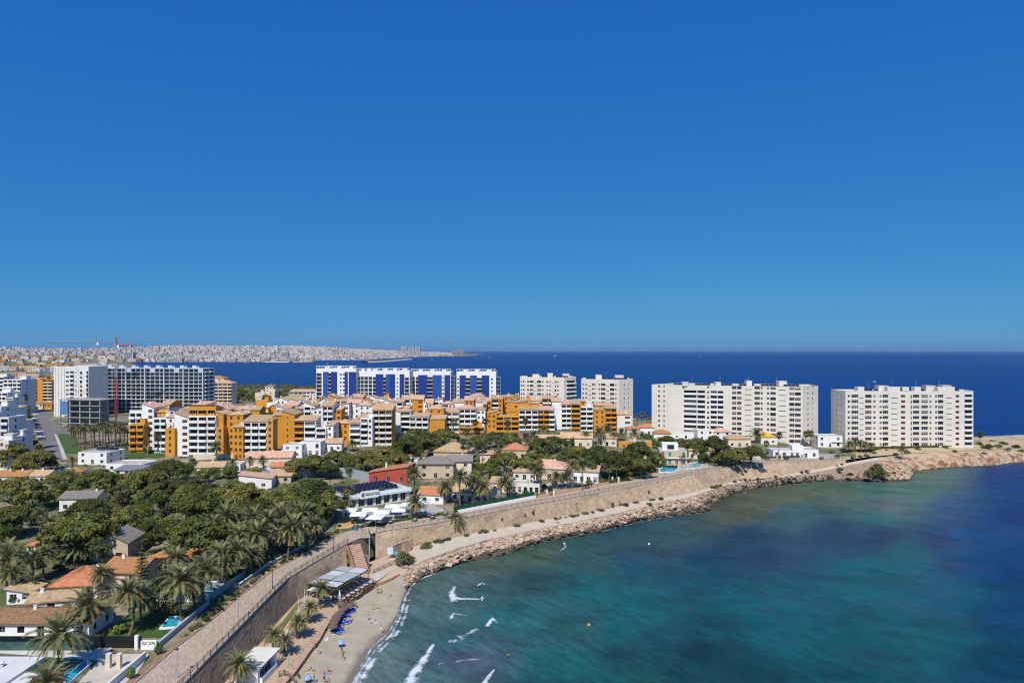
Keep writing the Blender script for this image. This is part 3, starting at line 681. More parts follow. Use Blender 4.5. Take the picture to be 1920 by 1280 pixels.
foam([(x+12, y+4) for x, y in sl[:6]], 2.2, .8, .26, .55, 1.6, .03)
foam([(x-1+3*sin(i_*2.1), y-1) for i_, (x, y) in enumerate(sl)], .3, .25, .25, .2, 1.2, .04)
foam([(905, 1047), (941, 1041), (982, 1027), (1030, 1014), (1060, 1009), (1126, 997), (1191, 981), (1248, 970), (1300, 963), (1326, 961)], .4, .45, .35, .4, 1.3, .05)
foam([(1388, 925), (1432, 916), (1480, 909), (1535, 903), (1600, 904), (1660, 906), (1706, 903)], .5, .5, .45, .4, 1.3, .05)
foam([(1716, 885), (1779, 878), (1860, 874), (1920, 868)], .5, .5, .45, .45, 1.3, .05)
foam([(1826, 829.5), (1860, 830.5), (1925, 828)], 1.6, 2.6, 1.0, 0, .7, .08, .3)
foam([(1872, 819), (1900, 820)], .9, .9, .9, .1, 1)
kind(fo.build('foam', FOAM), 'stuff')
# ------------------------------------------------------------------ vegetation prototypes
def leaf_quad(mb, p, n, size, c, asp=1.0, m=0):
    n = n.normalized(); u = n.orthogonal().normalized(); u = Matrix.Rotation(random.uniform(0, 6.28), 3, n) @ u; v = n.cross(u)
    u = u*size; v = v*size*asp; k = len(mb.v)
    mb.v += [tuple(p-u-v*.4), tuple(p+u*.25-v), tuple(p+u+v*.4), tuple(p-u*.25+v)]; mb.c += [c]*4
    mb.f.append((k, k+1, k+2, k+3)); mb.m.append(m)
def clump(mb, c0, r, n, size, col, up=.35, flat=.75, hollow=.75):
    for _ in range(n):
        d = Vector((random.gauss(0, 1), random.gauss(0, 1), random.gauss(0, 1)+up)).normalized()
        rr = r*(hollow+(1-hollow)*random.random())*random.uniform(.9, 1.1); p = c0+Vector((d.x*rr, d.y*rr, d.z*rr*flat))
        v = random.uniform(.8, 1.2); c = (col[0]*v, col[1]*v, col[2]*v)
        nn = d*1.0+Vector((random.uniform(-1, 1), random.uniform(-1, 1), random.uniform(-.3, 1)))*.8
        leaf_quad(mb, p, nn, size*random.uniform(.7, 1.3), c, random.uniform(.45, .8))
def tint(lo_=.72, hi=1.35):
    v = random.uniform(lo_, hi); w_ = random.uniform(-.12, .16); return (v*(1+w_), v, v*(1-w_*1.5))
def pine_proto(seed, R=5.0, hc=2.3, ht=3.6, ncl=58, mt=None):
    random.seed(seed); cr = MB(); cr.c = []; tr = MB(); cl = []
    lean = Vector((random.uniform(-.8, .8), random.uniform(-.8, .8), 0))
    for i in range(ncl):
        th = i*2.4+random.uniform(-.4, .4); rho = R*sqrt((i+.5)/ncl)*random.uniform(.85, 1.08)*(1+.16*sin(th*2+seed)+.1*sin(th*3+seed*2))
        z = ht+hc*(1-(rho/R)**2.4)*random.uniform(.8, 1.08)+random.uniform(-.25, .3)
        c0 = lean*(z/ht)*.4+Vector((rho*cos(th), rho*sin(th), z)); r = random.uniform(.85, 1.45)
        cl.append(c0); clump(cr, c0, r, random.randint(100, 130), .25, tint(.78, 1.28), .35, .55, .6)
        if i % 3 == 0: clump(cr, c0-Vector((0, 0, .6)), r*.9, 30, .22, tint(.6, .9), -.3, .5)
    tr.tube([(0, 0, -.5), (lean.x*.1, lean.y*.1, ht*.35), tuple(lean*.25+Vector((0, 0, ht*.7))), tuple(lean*.4+Vector((0, 0, ht+hc*.3)))], [.32, .25, .2, .12], 7)
    for i in range(0, ncl, 3):
        c0 = cl[i]; st = Vector((lean.x*.2, lean.y*.2, ht*random.uniform(.35, .85))); mid = st.lerp(c0, .55)+Vector((0, 0, random.uniform(-.1, .4)))
        tr.tube([tuple(st), tuple(mid), tuple(c0)], [.12, .08, .03], 5, cap=False)
    return tr.mesh('trunk', BARK), cr.mesh('crown', mt or PINEG)
def bush_proto(seed, mt, R=1.5, ncl=16, hz=1.0, size=.14, n=70):
    random.seed(seed); cr = MB(); cr.c = []; tr = MB()
    for i in range(ncl):
        th = i*2.4+random.uniform(-.5, .5); rho = R*.75*sqrt((i+.5)/ncl)*random.uniform(.8, 1.1); z = R*hz*(.25+.75*(1-(rho/R)**2)*random.uniform(.5, 1.1))
        clump(cr, Vector((rho*cos(th), rho*sin(th), z)), R*random.uniform(.28, .42), n, size, tint(.75, 1.3), .2, .85, .5)
    for i in range(4): tr.tube([(0, 0, -.2), (random.uniform(-.3, .3)*R, random.uniform(-.3, .3)*R, R*hz*.7)], [.07, .03], 5)
    return tr.mesh('stem', BARK), cr.mesh('foliage', mt)
def tree_proto(seed, mt, R=3.0, hh=6.0):          # broad-leaved tree
    random.seed(seed); cr = MB(); cr.c = []; tr = MB(); pts = []
    for i in range(40):
        d = Vector((random.gauss(0, 1), random.gauss(0, 1), random.gauss(0, .9))).normalized()*random.uniform(.5, 1.0)
        c0 = Vector((d.x*R, d.y*R, hh*.62+d.z*R*.85)); pts.append(c0); clump(cr, c0, R*random.uniform(.26, .42), 85, .19, tint(), .2, .85, .45)
    tr.tube([(0, 0, -.4), (.1, 0, hh*.3), (0, .1, hh*.6)], [.22, .17, .1], 7)
    for c0 in pts[::3]: tr.tube([(0, 0, hh*.3), tuple(c0)], [.09, .03], 5, cap=False)
    return tr.mesh('trunk', BARK), cr.mesh('crown', mt)
def cypress_proto(seed, h=6.0, r=.65):
    random.seed(seed); cr = MB(); cr.c = []; tr = MB()
    for i in range(900):
        t = random.random()**.85; z = .2+t*h; rr = r*(sin(pi*min(1, (t*.93+.12))**.8)+.08)*random.uniform(.75, 1.05); th = random.uniform(0, 6.28)
        leaf_quad(cr, Vector((rr*cos(th), rr*sin(th), z)), Vector((cos(th), sin(th), random.uniform(0, .8))), .13*random.uniform(.7, 1.4), tint(.7, 1.3), .6)
    tr.tube([(0, 0, -.3), (0, 0, h*.9)], [.12, .03], 6); return tr.mesh('trunk', BARK), cr.mesh('crown', CYPG)
def frond(mb, L, e0, droop, col, m=0, seg=9, per=2, wl=.5, M=None, rach=.03, old=0):
    """a feather leaf in the +X direction from the origin"""
    pts = []; p = Vector((0, 0, 0)); e = e0
    for i in range(seg+1):
        pts.append(p.copy()); e -= droop/seg*(.4+1.2*i/seg); p = p+Vector((cos(e), 0, sin(e)))*(L/seg)
    def add(vs, c):
        k = len(mb.v)
        mb.v += [tuple(M @ v) if M is not None else tuple(v) for v in vs]; mb.c += [c]*len(vs); mb.f.append(tuple(range(k, k+len(vs)))); mb.m.append(m)
    for i in range(seg):
        a, b = pts[i], pts[i+1]; w_ = rach*(1-i/seg*.8); s_ = Vector((0, w_, 0)); rc = (col[0]*1.5, col[1]*1.35, col[2]*1.2)
        add([a-s_, b-s_, b+s_, a+s_], rc)
        if i < 1: continue
        d = (b-a).normalized(); upv = Vector((-d.z, 0, d.x))
        for j in range(per):
            q = a.lerp(b, (j+.5)/per); t = (i+(j+.5)/per)/seg; ll = wl*(sin(pi*min(1, t*.8+.12))**.7)*random.uniform(.85, 1.1)
            for sd in (-1, 1):
                dirv = (d*random.uniform(.55, .75)+Vector((0, sd*.75, 0))+upv*random.uniform(.05, .4)-Vector((0, 0, random.uniform(0, .25)))).normalized()
                bw = d*(L/seg/per*.62); v = random.uniform(.8, 1.22); c = (col[0]*v, col[1]*v, col[2]*v)
                add([q-bw, q+bw, q+dirv*ll+bw*.25], c)
    return mb
def frond_meshes(seed, mt, cs, L=3.0):
    out = []
    for i, (e0, dr, k) in enumerate(cs):
        random.seed(seed+i); mb = MB(); mb.c = []; frond(mb, L*k, radians(e0), radians(dr), (1, 1, 1) if i else (1.05, 1.08, 1.0), seg=10, per=3, wl=.52); out.append(mb.mesh('frond', mt))
    return out
FSET = [(78, 55, .9), (62, 70, 1.0), (45, 80, 1.05), (28, 85, 1.05), (10, 75, 1.0), (-8, 60, .95)]
FR = frond_meshes(11, PALMG, FSET); FRO = frond_meshes(31, PALMY, [(-5, 65, .95), (-25, 50, .9)])
def crown_plan(seed, n=46, old=8):
    random.seed(seed); out = []
    for i in range(n):
        t = (i+.5)/n; k = min(5, int(t**.9*6)); out.append((0, k, i*2.399+random.uniform(-.25, .25), random.uniform(.88, 1.1), random.uniform(-.12, .12)))
    for i in range(old): out.append((1, i % 2, i*2.399*1.7+random.uniform(-.3, .3), random.uniform(.8, 1.0), random.uniform(-.15, .15)))
    return out
def palm_crown(seed, n=40, old=6, per=2, seg=8):
    mb = MB(); mb.c = []; plan = crown_plan(seed, n, old); random.seed(seed+99)
    for o, k, th, s_, tl in plan:
        e0, dr, kk = (FSET if not o else [(-5, 65, .95), (-25, 50, .9)])[k]; M = Matrix.Rotation(th, 4, 'Z') @ Matrix.Rotation(tl, 4, 'X') @ Matrix.Scale(s_, 4)
        v = random.uniform(.8, 1.2); frond(mb, 3*kk, radians(e0), radians(dr), (v, v, v), 1 if o else 0, seg, per, .55, M)
    return mb.mesh('crown', [PALMG, PALMY])
CROWNS = [palm_crown(s_, 52, o_) for s_, o_ in ((1, 4), (2, 8), (3, 12), (4, 6))]
def fan_crown(seed, n=38, skirt=14):
    random.seed(seed); mb = MB(); mb.c = []
    for i in range(n+skirt):
        old = i >= n; t = (i+.5)/n; e = radians(80-115*t) if not old else radians(random.uniform(-80, -50)); th = i*2.399+random.uniform(-.3, .3)
        d = Vector((cos(th)*cos(e), sin(th)*cos(e), sin(e))); L1 = random.uniform(.55, .8) if not old else .4; q = d*L1; s_ = Vector((-sin(th), cos(th), 0)); up = d.cross(s_)*-1
        v = random.uniform(.8, 1.25); c = (v, v, v)
        def add(vs, m_):
            k = len(mb.v); mb.v += [tuple(w_) for w_ in vs]; mb.c += [c]*len(vs); mb.f.append(tuple(range(k, k+len(vs)))); mb.m.append(m_)
        add([s_*.02, q+s_*.02, q-s_*.02, s_*-.02], 1 if old else 0)
        for j in range(9):
            a_ = (j-4)*.33; dv = (d*cos(a_)+s_*sin(a_)-Vector((0, 0, .25+.1*abs(j-4)*.3))).normalized(); ll = random.uniform(.75, .95)*(1-.04*abs(j-4))
            wv = dv.cross(up).normalized()*.085
            add([q, q+dv*ll*.5-wv, q+dv*ll, q+dv*ll*.5+wv], 1 if old else 0)
    return mb.mesh('crown', [PALMG, PALMY])
FANS = [fan_crown(s_) for s_ in (5, 6, 7)]
def palm_trunk(seed, h, r=.2, bend=.25, flare=1.5):
    random.seed(seed); mb = MB(); n = 9; bx, by = random.uniform(-bend, bend), random.uniform(-bend, bend); pts = []; rad = []
    for i in range(n+1):
        t = i/n; k = 4*t*(1-t); pts.append((bx*k, by*k, -.4+(h+.4)*t)); rad.append(r*(1+(flare-1)*max(0, 1-t*5))*(1+.07*(i % 2))*(1-.15*t)+(.07 if t > .93 else 0))
    mb.tube(pts, rad, 8); return mb
TRK = [palm_trunk(i, 1.0, .2).mesh('trunk', PALMTRUNK) for i in range(3)]
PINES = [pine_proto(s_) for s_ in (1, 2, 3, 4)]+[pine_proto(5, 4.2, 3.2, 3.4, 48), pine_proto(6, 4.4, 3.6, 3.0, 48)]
GREYP = [pine_proto(9, 4.0, 4.6, 3.2, 40, PINEG2)]
BUSH = [bush_proto(s_, LEAFG) for s_ in (1, 2, 3)]; DBUSH = [bush_proto(s_, PINEG) for s_ in (11, 12)]; GBUSH = [bush_proto(s_, PINEG2) for s_ in (14, 15)]
TREES = [tree_proto(s_, LEAFG) for s_ in (1, 2)]; CYP = [cypress_proto(s_) for s_ in (1, 2)]
random.seed(77)
CNT = {}
def palm(px, pyc, pyb, rpx, label, group=None, typ='date', near=False, z=None, bend=.3, Y=None, name=None):
    """a palm whose foot is seen at (px, pyb), crown centre at height pyc and crown radius rpx (photo pixels)"""
    b_ = at(px, Y) if Y else (P(px, pyb, z) if z is not None else G(px, pyb)); Yd = b_.y
    h = max(.6, (pyb-pyc)*Yd/F) if not Y else max(.8, b_.z*-1+H-(pyc-HY)/F*Yd)
    R = rpx*Yd/F; i = CNT.get('p', 0); CNT['p'] = i+1
    root = thing(name or ('date_palm' if typ == 'date' else 'fan_palm'), label, 'palm', b_, random.uniform(0, 6.28), group)
    if near or h > 3.0:
        r_ = (.26 if typ == 'date' else .17)*(1 if R > 2 else .75); palm_trunk(i, h, r_, bend*random.uniform(.6, 2.2)).build('trunk', PALMTRUNK, root, smooth=False)
    else: put('trunk', TRK[i % 3], root, (0, 0, 0), 0, (1, 1, h))
    if typ == 'date':
        s_ = R/2.75
        if near:
            for o, k, th, q, tl in crown_plan(i*13+5, random.randint(42, 58), random.choice((6, 10, 16, 22))):
                put('frond', (FRO if o else FR)[k], root, (0, 0, h), 0, s_*q, (tl, 0, th))
        else: put('crown', CROWNS[i % 4], root, (0, 0, h), random.uniform(0, 6), s_)
    else: put('crown', FANS[i % 3], root, (0, 0, h), random.uniform(0, 6), R/1.45)
    return root
def plant(name, cat, proto, base_, sc, label, group=None, parts=('trunk', 'crown'), rz=None):
    root = thing(name, label, cat, base_, random.uniform(0, 6.28) if rz is None else rz, group)
    for n_, me in zip(parts, proto): put(n_, me, root, (0, 0, 0), 0, sc)
    return root
def pine(px, py, rx, ry, label, group='umbrella pines among the villas', Y=None, protos=None, name='pine_tree'):
    """crown centre seen at (px, py) with half sizes rx, ry; the foot stands on the ground below"""
    pr_ = (protos or PINES); i = CNT.get('t', 0); CNT['t'] = i+1; pm_ = pr_[i % len(pr_)]
    if Y is None:
        Y = 150.0
        for _ in range(30):
            z = g((px-CX)/F*Y, Y)+max(2.6, 1.15*rx*Y/F); Y = .6*Y+.4*(H-z)*F/(py-HY)
    b_ = at(px, Y); R = rx*Y/F; s_ = R/5.0; zc = H-(py-HY)/F*Y-b_.z; sz = max(s_*.7, min(s_*1.6, zc/5.0))
    return plant(name, 'pine tree' if name == 'pine_tree' else 'tree', pm_, b_, (s_, s_, sz), label, group)
def bush(px, py, r, label, protos=None, z=None, group=None, name='shrub', cat='shrub', zs=1.0, Y=None):
    b_ = at(px, Y) if Y else (P(px, py, z) if z is not None else G(px, py)); pr_ = protos or BUSH; i = CNT.get('b', 0); CNT['b'] = i+1
    s_ = r/1.5; return plant(name, cat, pr_[i % len(pr_)], b_, (s_, s_, s_*zs), label, group, ('stem', 'foliage'))
def hedge(pts, h, wd, label, mt=LEAFG, dens=26, size=.16):
    """pts: places on the ground"""
    root = thing('hedge', label, 'hedge', pts[0]); fo_ = MB(); fo_.c = []; co = MB(); o = Vector(pts[0])
    for a, b in zip(pts, pts[1:]):
        d = b-a; L_ = d.length; d = d/L_; s_ = Vector((-d.y, d.x, 0)).normalized()
        co.bar(a-o+Vector((0, 0, h*.45)), b-o+Vector((0, 0, h*.45)), min(h*.4, wd*.35))
        for _ in range(int(L_*dens)):
            p = a-o+d*random.uniform(0, L_); f_ = random.random(); v = random.uniform(-1, 1)
            if f_ < .45: q = p+s_*v*wd*.5+Vector((0, 0, h*random.uniform(.92, 1.1))); n_ = Vector((0, 0, 1))
            else: sd = random.choice((-1, 1)); q = p+s_*sd*wd*.5*random.uniform(.85, 1.1)+Vector((0, 0, random.uniform(0, h))); n_ = s_*sd
            leaf_quad(fo_, q, n_+Vector((random.uniform(-.7, .7), random.uniform(-.7, .7), random.uniform(-.2, .8))), size*random.uniform(.7, 1.4), tint(), .7)
    fo_.build('foliage', mt, root); co.c = [(.75, .75, .75)]*len(co.v); co.build('leafy_core', mt, root); return root
# ------------------------------------------------------------------ building kit
WCACHE = {}
def win_mesh(w_, h, style):
    """a window facing -Y, centred on x, standing on z = 0"""
    key = (round(w_, 1), round(h, 1), style)
    if key in WCACHE: return WCACHE[key]
    w_, h = key[0], key[1]; mb = MB(); fw = .07 if min(w_, h) > .5 else .04; hw = w_/2
    pane = {'glass': GLASS, 'blue': GLASSB, 'teal': TEAL, 'brown': SHUTTER, 'blind': GLASS, 'dark': GLASS, 'open': DARK}[style]
    fr = {'brown': SHUTTER, 'dark': DARK, 'teal': FRAMEW, 'blue': STEEL, 'open': DARK}.get(style, FRAMEW)
    mb.quad((-hw, .07, 0), (hw, .07, 0), (hw, .07, h), (-hw, .07, h), 0)
    for x0, x1, z0, z1 in ((-hw, -hw+fw, 0, h), (hw-fw, hw, 0, h), (-hw+fw, hw-fw, 0, fw), (-hw+fw, hw-fw, h-fw, h)): mb.box(x0, x1, 0, .1, z0, z1, 1)
    n = int(w_/1.3)
    for i in range(1, n+1):
        x = -hw+w_*i/(n+1); mb.box(x-fw*.45, x+fw*.45, .01, .09, fw, h-fw, 1)
    if style == 'brown':
        k = max(3, int(h/.25))
        for i in range(k): z = h*(i+.5)/k; mb.box(-hw+fw, hw-fw, .035, .068, z-.05, z+.04, 0)
    if style == 'blind': mb.box(-hw+fw, hw-fw, .03, .065, h*.45, h-fw, 2)
    me = mb.mesh('window', [pane, fr, BLIND]); WCACHE[key] = me; return me
BCACHE = {}
def balcony_mesh(w_, out, ph, mt, rail=False):
    key = (round(w_, 1), out, ph, mt.name, rail)
    if key in BCACHE: return BCACHE[key]
    w_ = key[0]; mb = MB(); mb.box(0, w_, -out, 0, -.2, 0, 0)
    if rail:
        for i in range(int(w_/.5)+1): x = min(w_-.05, i*.5); mb.box(x, x+.04, -out, -out+.04, 0, ph, 1)
        mb.box(0, w_, -out-.01, -out+.05, ph-.05, ph, 1)
    else:
        mb.box(0, w_, -out-.004, -out+.12, -.203, ph, 0); mb.box(.003, .12, -out+.12, 0, 0, ph-.003, 0); mb.box(w_-.12, w_-.003, -out+.12, 0, 0, ph-.003, 0)
    me = mb.mesh('balcony', [mt, STEEL]); BCACHE[key] = me; return me
def wall_panel(mb, o, u, L_, z0, z1, ops, depth, m=0, mr=None):
    """a wall from o along u (outside to the right of u) with real openings"""
    o = Vector(o); u = Vector((u[0], u[1], 0)).normalized(); inn = Vector((-u.y, u.x, 0))
    ops = [(max(.01, a), max(z0+.01, b), min(L_-.01, c), min(z1-.01, d), e) for a, b, c, d, e in ops if c-a > .05]
    us = sorted({0.0, L_}|{q[0] for q in ops}|{q[2] for q in ops}); zs = sorted({z0, z1}|{q[1] for q in ops}|{q[3] for q in ops})
    def pt_(a, z, d=0.0): q = o+u*a+inn*d; return (q.x, q.y, z)
    for za, zb in zip(zs, zs[1:]):
        run = None; zm = (za+zb)/2
        for ua, ub in zip(us, us[1:]):
            um = (ua+ub)/2; hole = any(q[0] < um < q[2] and q[1] < zm < q[3] for q in ops)
            if hole:
                if run is not None: mb.quad(pt_(run, za), pt_(ua, za), pt_(ua, zb), pt_(run, zb), m)
                run = None
            elif run is None: run = ua
        if run is not None: mb.quad(pt_(run, za), pt_(L_, za), pt_(L_, zb), pt_(run, zb), m)
    for a, b, c, d, e in ops:
        r_ = m if mr is None else mr; dp = e
        mb.quad(pt_(a, b), pt_(a, b, dp), pt_(a, d, dp), pt_(a, d), r_); mb.quad(pt_(c, b, dp), pt_(c, b), pt_(c, d), pt_(c, d, dp), r_)
        mb.quad(pt_(a, d), pt_(a, d, dp), pt_(c, d, dp), pt_(c, d), r_); mb.quad(pt_(a, b, dp), pt_(a, b), pt_(c, b), pt_(c, b, dp), r_)
        mb.quad(pt_(a, b, dp+.14), pt_(c, b, dp+.14), pt_(c, d, dp+.14), pt_(a, d, dp+.14), r_)
class Bld:
    def __init__(s, name, label, cat, loc, rz=0, group=None):
        s.root = thing(name, label, cat, loc, rz, group); s.rn = random.Random(hash(label) % 9999 if False else len(label)*37+int(abs(loc[0])*3))
    def add(s, name, me, loc, rz=0, sc=None): return put(name, me, s.root, loc, rz, sc)
    def facade(s, mb, a, b, z0, z1, strips, fh, m=0, balc=None, nf=None, dep=.22, style=None, f0=0):
        a = Vector((a[0], a[1], 0)); b = Vector((b[0], b[1], 0)); u = (b-a); L_ = u.length; u = u/L_; inn = Vector((-u.y, u.x, 0)); rz = atan2(u.y, u.x)
        nf = nf or max(1, int((z1-z0+.3)/fh)); ops = []
        for st in strips:
            t0, t1, kd = st[:3]; opt = st[3] if len(st) > 3 else {}
            u0, u1 = (t0*L_, t1*L_) if t1 <= 1.0001 else (t0, t1); w_ = u1-u0
            for k in range(opt.get('f0', f0), min(nf, opt.get('f1', 99))):
                zf = z0+k*fh; um = (u0+u1)/2
                if kd in ('w', 'W', 'B', 's', 'd', 'T'):
                    lo_, hi = {'w': (.85, 2.15), 'W': (.62, 2.4), 'B': (.85, 2.25), 's': (.3, .7), 'd': (.12, 2.2), 'T': (.25, 2.6)}[kd]
                    if zf+hi > z1-.05: continue
                    ops.append((u0, zf+lo_, u1, zf+hi, dep))
                    sty = {'B': 'brown', 's': 'dark', 'T': 'teal'}.get(kd) or style or s.rn.choice(('glass', 'glass', 'dark', 'blind'))
                    p = a+u*um+inn*dep; s.add('window', win_mesh(w_-.02, hi-lo_-.02, sty), (p.x, p.y, zf+lo_+.01), rz)
                elif kd in ('k', 'K', 'r', 'q'):                 # balcony: deep opening, glass at the back, parapet in front
                    if zf+2.5 > z1-.02: continue
                    dd = opt.get('deep', .8); ops.append((u0+.12, zf+.02, u1-.12, zf+2.45, dd))
                    p = a+u*um+inn*dd; s.add('window', win_mesh(w_-.3, 2.35, opt.get('style') or s.rn.choice(('dark', 'glass', 'brown', 'blind', 'dark'))), (p.x, p.y, zf+.05), rz)
                    if kd != 'q':
                        q = a+u*u0; out = opt.get('out', 1.1 if kd == 'k' else .35)
                        bmt = opt.get('mat') or balc or WHITE
                        s.add('balcony', balcony_mesh(w_, out, opt.get('ph', .95), bmt, kd == 'r'), (q.x, q.y, zf+.04), rz)
                elif kd == 'g':                                   # glazed bay between floor slabs
                    if zf+fh-.25 > z1-.01: continue
                    dd = opt.get('deep', .5); ops.append((u0+.06, zf+.1, u1-.06, zf+fh-.25, dd))
                    p = a+u*um+inn*dd; s.add('window', win_mesh(w_-.16, fh-.4, opt.get('style', 'blue')), (p.x, p.y, zf+.12), rz)
        wall_panel(mb, a, u, L_, z0, z1, ops, dep, m)
    def body(s, poly, z0, z1, edges, wm, fh=3.0, balc=None, sub=.5, roofm=None, parapet=.5, name='wall', **kw):
        """walls of a ccw footprint, flat roof inside a parapet"""
        mb = MB(); k = len(poly)
        for i in range(k):
            a, b = poly[i], poly[(i+1) % k]
            if i in edges: s.facade(mb, a, b, z0, z1, edges[i], fh, 0, balc, **kw)
            else: mb.quad((a[0], a[1], z0), (b[0], b[1], z0), (b[0], b[1], z1), (a[0], a[1], z1))
            mb.quad((a[0], a[1], z0-6), (b[0], b[1], z0-6), (b[0], b[1], z0), (a[0], a[1], z0))
        c = Vector((sum(p[0] for p in poly)/k, sum(p[1] for p in poly)/k, 0)); ins = []
        for p in poly:
            d = c-Vector((p[0], p[1], 0)); ins.append(Vector((p[0], p[1], 0))+d.normalized()*min(.5, d.length*.3))
        for i in range(k):
            a, b, c1, d1 = poly[i], poly[(i+1) % k], ins[(i+1) % k], ins[i]
            mb.quad((a[0], a[1], z1), (b[0], b[1], z1), (c1.x, c1.y, z1), (d1.x, d1.y, z1)); mb.quad((d1.x, d1.y, z1), (c1.x, c1.y, z1), (c1.x, c1.y, z1-parapet), (d1.x, d1.y, z1-parapet))
        o = mb.build(name, wm, s.root)
        rf = MB(); n = len(rf.v); rf.v += [(p.x, p.y, z1-parapet+.02) for p in ins]; rf.f.append(tuple(range(k))); rf.m.append(0); s.roof = rf.build('roof', roofm or PAVE, s.root)
        return o
    def tile(s, x0, x1, y0, y1, z, h, style, tm, wm=None, over=.45, corr=0.0, name='roof'):
        mb = MB(); gb = MB(); o_ = over; X0, X1, Y0, Y1 = x0-o_, x1+o_, y0-o_, y1+o_; zs = z-.0
        def plane(A, B, C_, D):                                   # A-B eave, D-C ridge
            A, B, C_, D = map(Vector, (A, B, C_, D)); L_ = (B-A).length; n = max(1, int(L_/corr)) if corr else 1
            nn = (B-A).cross(D-A).normalized(); nn = nn if nn.z > 0 else -nn
            prev = None
            for i in range(n+1):
                t = i/n; e = nn*(.09 if (i % 2 and corr) else 0); lo_, hi = A.lerp(B, t)+e, D.lerp(C_, t)+e
                if prev: mb.quad(prev[0], lo_, hi, prev[1])
                prev = (lo_, hi)
            dz = Vector((0, 0, -.18)); mb.quad(A+dz, B+dz, B, A); mb.quad(A+dz, D+dz, C_+dz, B+dz); mb.quad(A, D, D+dz, A+dz); mb.quad(B+dz, C_+dz, C_, B)
        xm, ym = (x0+x1)/2, (y0+y1)/2
        if style == 'gx':
            plane((X0, Y0, zs), (X1, Y0, zs), (X1, ym, zs+h), (X0, ym, zs+h)); plane((X1, Y1, zs), (X0, Y1, zs), (X0, ym, zs+h), (X1, ym, zs+h))
            for x in (x0, x1): gb.tri((x, y0, zs), (x, y1, zs), (x, ym, zs+h*(1-o_/(ym-Y0))))
        elif style == 'gy':
            plane((X0, Y1, zs), (X0, Y0, zs), (xm, Y0, zs+h), (xm, Y1, zs+h)); plane((X1, Y0, zs), (X1, Y1, zs), (xm, Y1, zs+h), (xm, Y0, zs+h))
            for y in (y0, y1): gb.tri((x0, y, zs), (x1, y, zs), (xm, y, zs+h*(1-o_/(xm-X0))))
        elif style == 'hip':
            w_, d = X1-X0, Y1-Y0; r_ = min(w_, d)/2
            A, B, C_, D = (X0, Y0, zs), (X1, Y0, zs), (X1, Y1, zs), (X0, Y1, zs)
            R1, R2 = ((X0+r_, ym, zs+h), (X1-r_, ym, zs+h)) if w_ >= d else ((xm, Y0+r_, zs+h), (xm, Y1-r_, zs+h))
            if w_ >= d: plane(A, B, R2, R1); plane(C_, D, R1, R2); plane(D, A, R1, R1); plane(B, C_, R2, R2)
            else: plane(A, B, R1, R1); plane(B, C_, R2, R1); plane(C_, D, R2, R2); plane(D, A, R1, R2)
        elif style in ('mf', 'mb'):
            zf, zb = (0, h) if style == 'mf' else (h, 0)
            if style == 'mf': plane((X0, Y0, zs), (X1, Y0, zs), (X1, Y1, zs+h), (X0, Y1, zs+h))
            else: plane((X1, Y1, zs), (X0, Y1, zs), (X0, Y0, zs+h), (X1, Y0, zs+h))
            for x in (x0, x1): gb.quad((x, y0, zs-.02), (x, y1, zs-.02), (x, y1, zs+max(0, zb-.1)), (x, y0, zs+max(0, zf-.1)))
            yb = y1 if style == 'mf' else y0; gb.quad((x0, yb, zs-.02), (x1, yb, zs-.02), (x1, yb, zs+h-.1), (x0, yb, zs+h-.1))
        elif style in ('ml', 'mr'):
            if style == 'ml': plane((X0, Y1, zs), (X0, Y0, zs), (X1, Y0, zs+h), (X1, Y1, zs+h)); hi_x, lo_x = x1, x0
            else: plane((X1, Y0, zs), (X1, Y1, zs), (X0, Y1, zs+h), (X0, Y0, zs+h)); hi_x, lo_x = x0, x1
            for y in (y0, y1): gb.tri((lo_x, y, zs-.02), (hi_x, y, zs-.02), (hi_x, y, zs+h-.12))
            gb.quad((hi_x, y0, zs-.02), (hi_x, y1, zs-.02), (hi_x, y1, zs+h-.12), (hi_x, y0, zs+h-.12))
        r_ = s.roof = mb.build(name, tm, s.root)
        if gb.f: gb.build('gable', wm or WHITE, s.root)
        return r_
    def chimney(s, x, y, z, h=1.1, wm=None):
        mb = MB(); mb.box(x-.3, x+.3, y-.25, y+.25, z-.8, z+h); mb.box(x-.38, x+.38, y-.33, y+.33, z+h-.16, z+h-.08); mb.box(x-.34, x+.34, y-.29, y+.29, z+h, z+h+.07, 1); mb.build('chimney', [wm or WHITE, TILE], s.roof)
def win_row(n, w_=1.3, kd='w', L_=None, rn=random):
    return [((i+.5)/n-.5*w_/L_, (i+.5)/n+.5*w_/L_, kd) for i in range(n)]
def rect(w_, d): return [(-w_/2, 0), (w_/2, 0), (w_/2, d), (-w_/2, d)]
def solar(label, base_, rz, w_=2.0, h=1.1, n=4, tilt=30, group='rooftop solar panels'):
    root = thing('solar_array', label, 'solar panels', base_, rz, group); t = radians(tilt)
    me = WCACHE.get(('sol', w_, h))
    if not me:
        mb = MB(); mb.box(-w_/2, w_/2, 0, .06, 0, h, 0); mb.box(-w_/2-.03, w_/2+.03, .062, .09, -.03, h+.03, 1); me = WCACHE[('sol', w_, h)] = mb.mesh('panel', [SOLAR, STEEL])
    for i in range(n): put('panel', me, root, ((i-(n-1)/2)*(w_+.15), 0, .35), 0, None, (t-pi/2, 0, 0))
    mb = MB(); L_ = n*(w_+.15)/2; mb.box(-L_, L_, .1, .2, 0, .35); mb.box(-L_, L_, h*.7, h*.7+.1, 0, .5); mb.build('rack', STEEL, root); return root
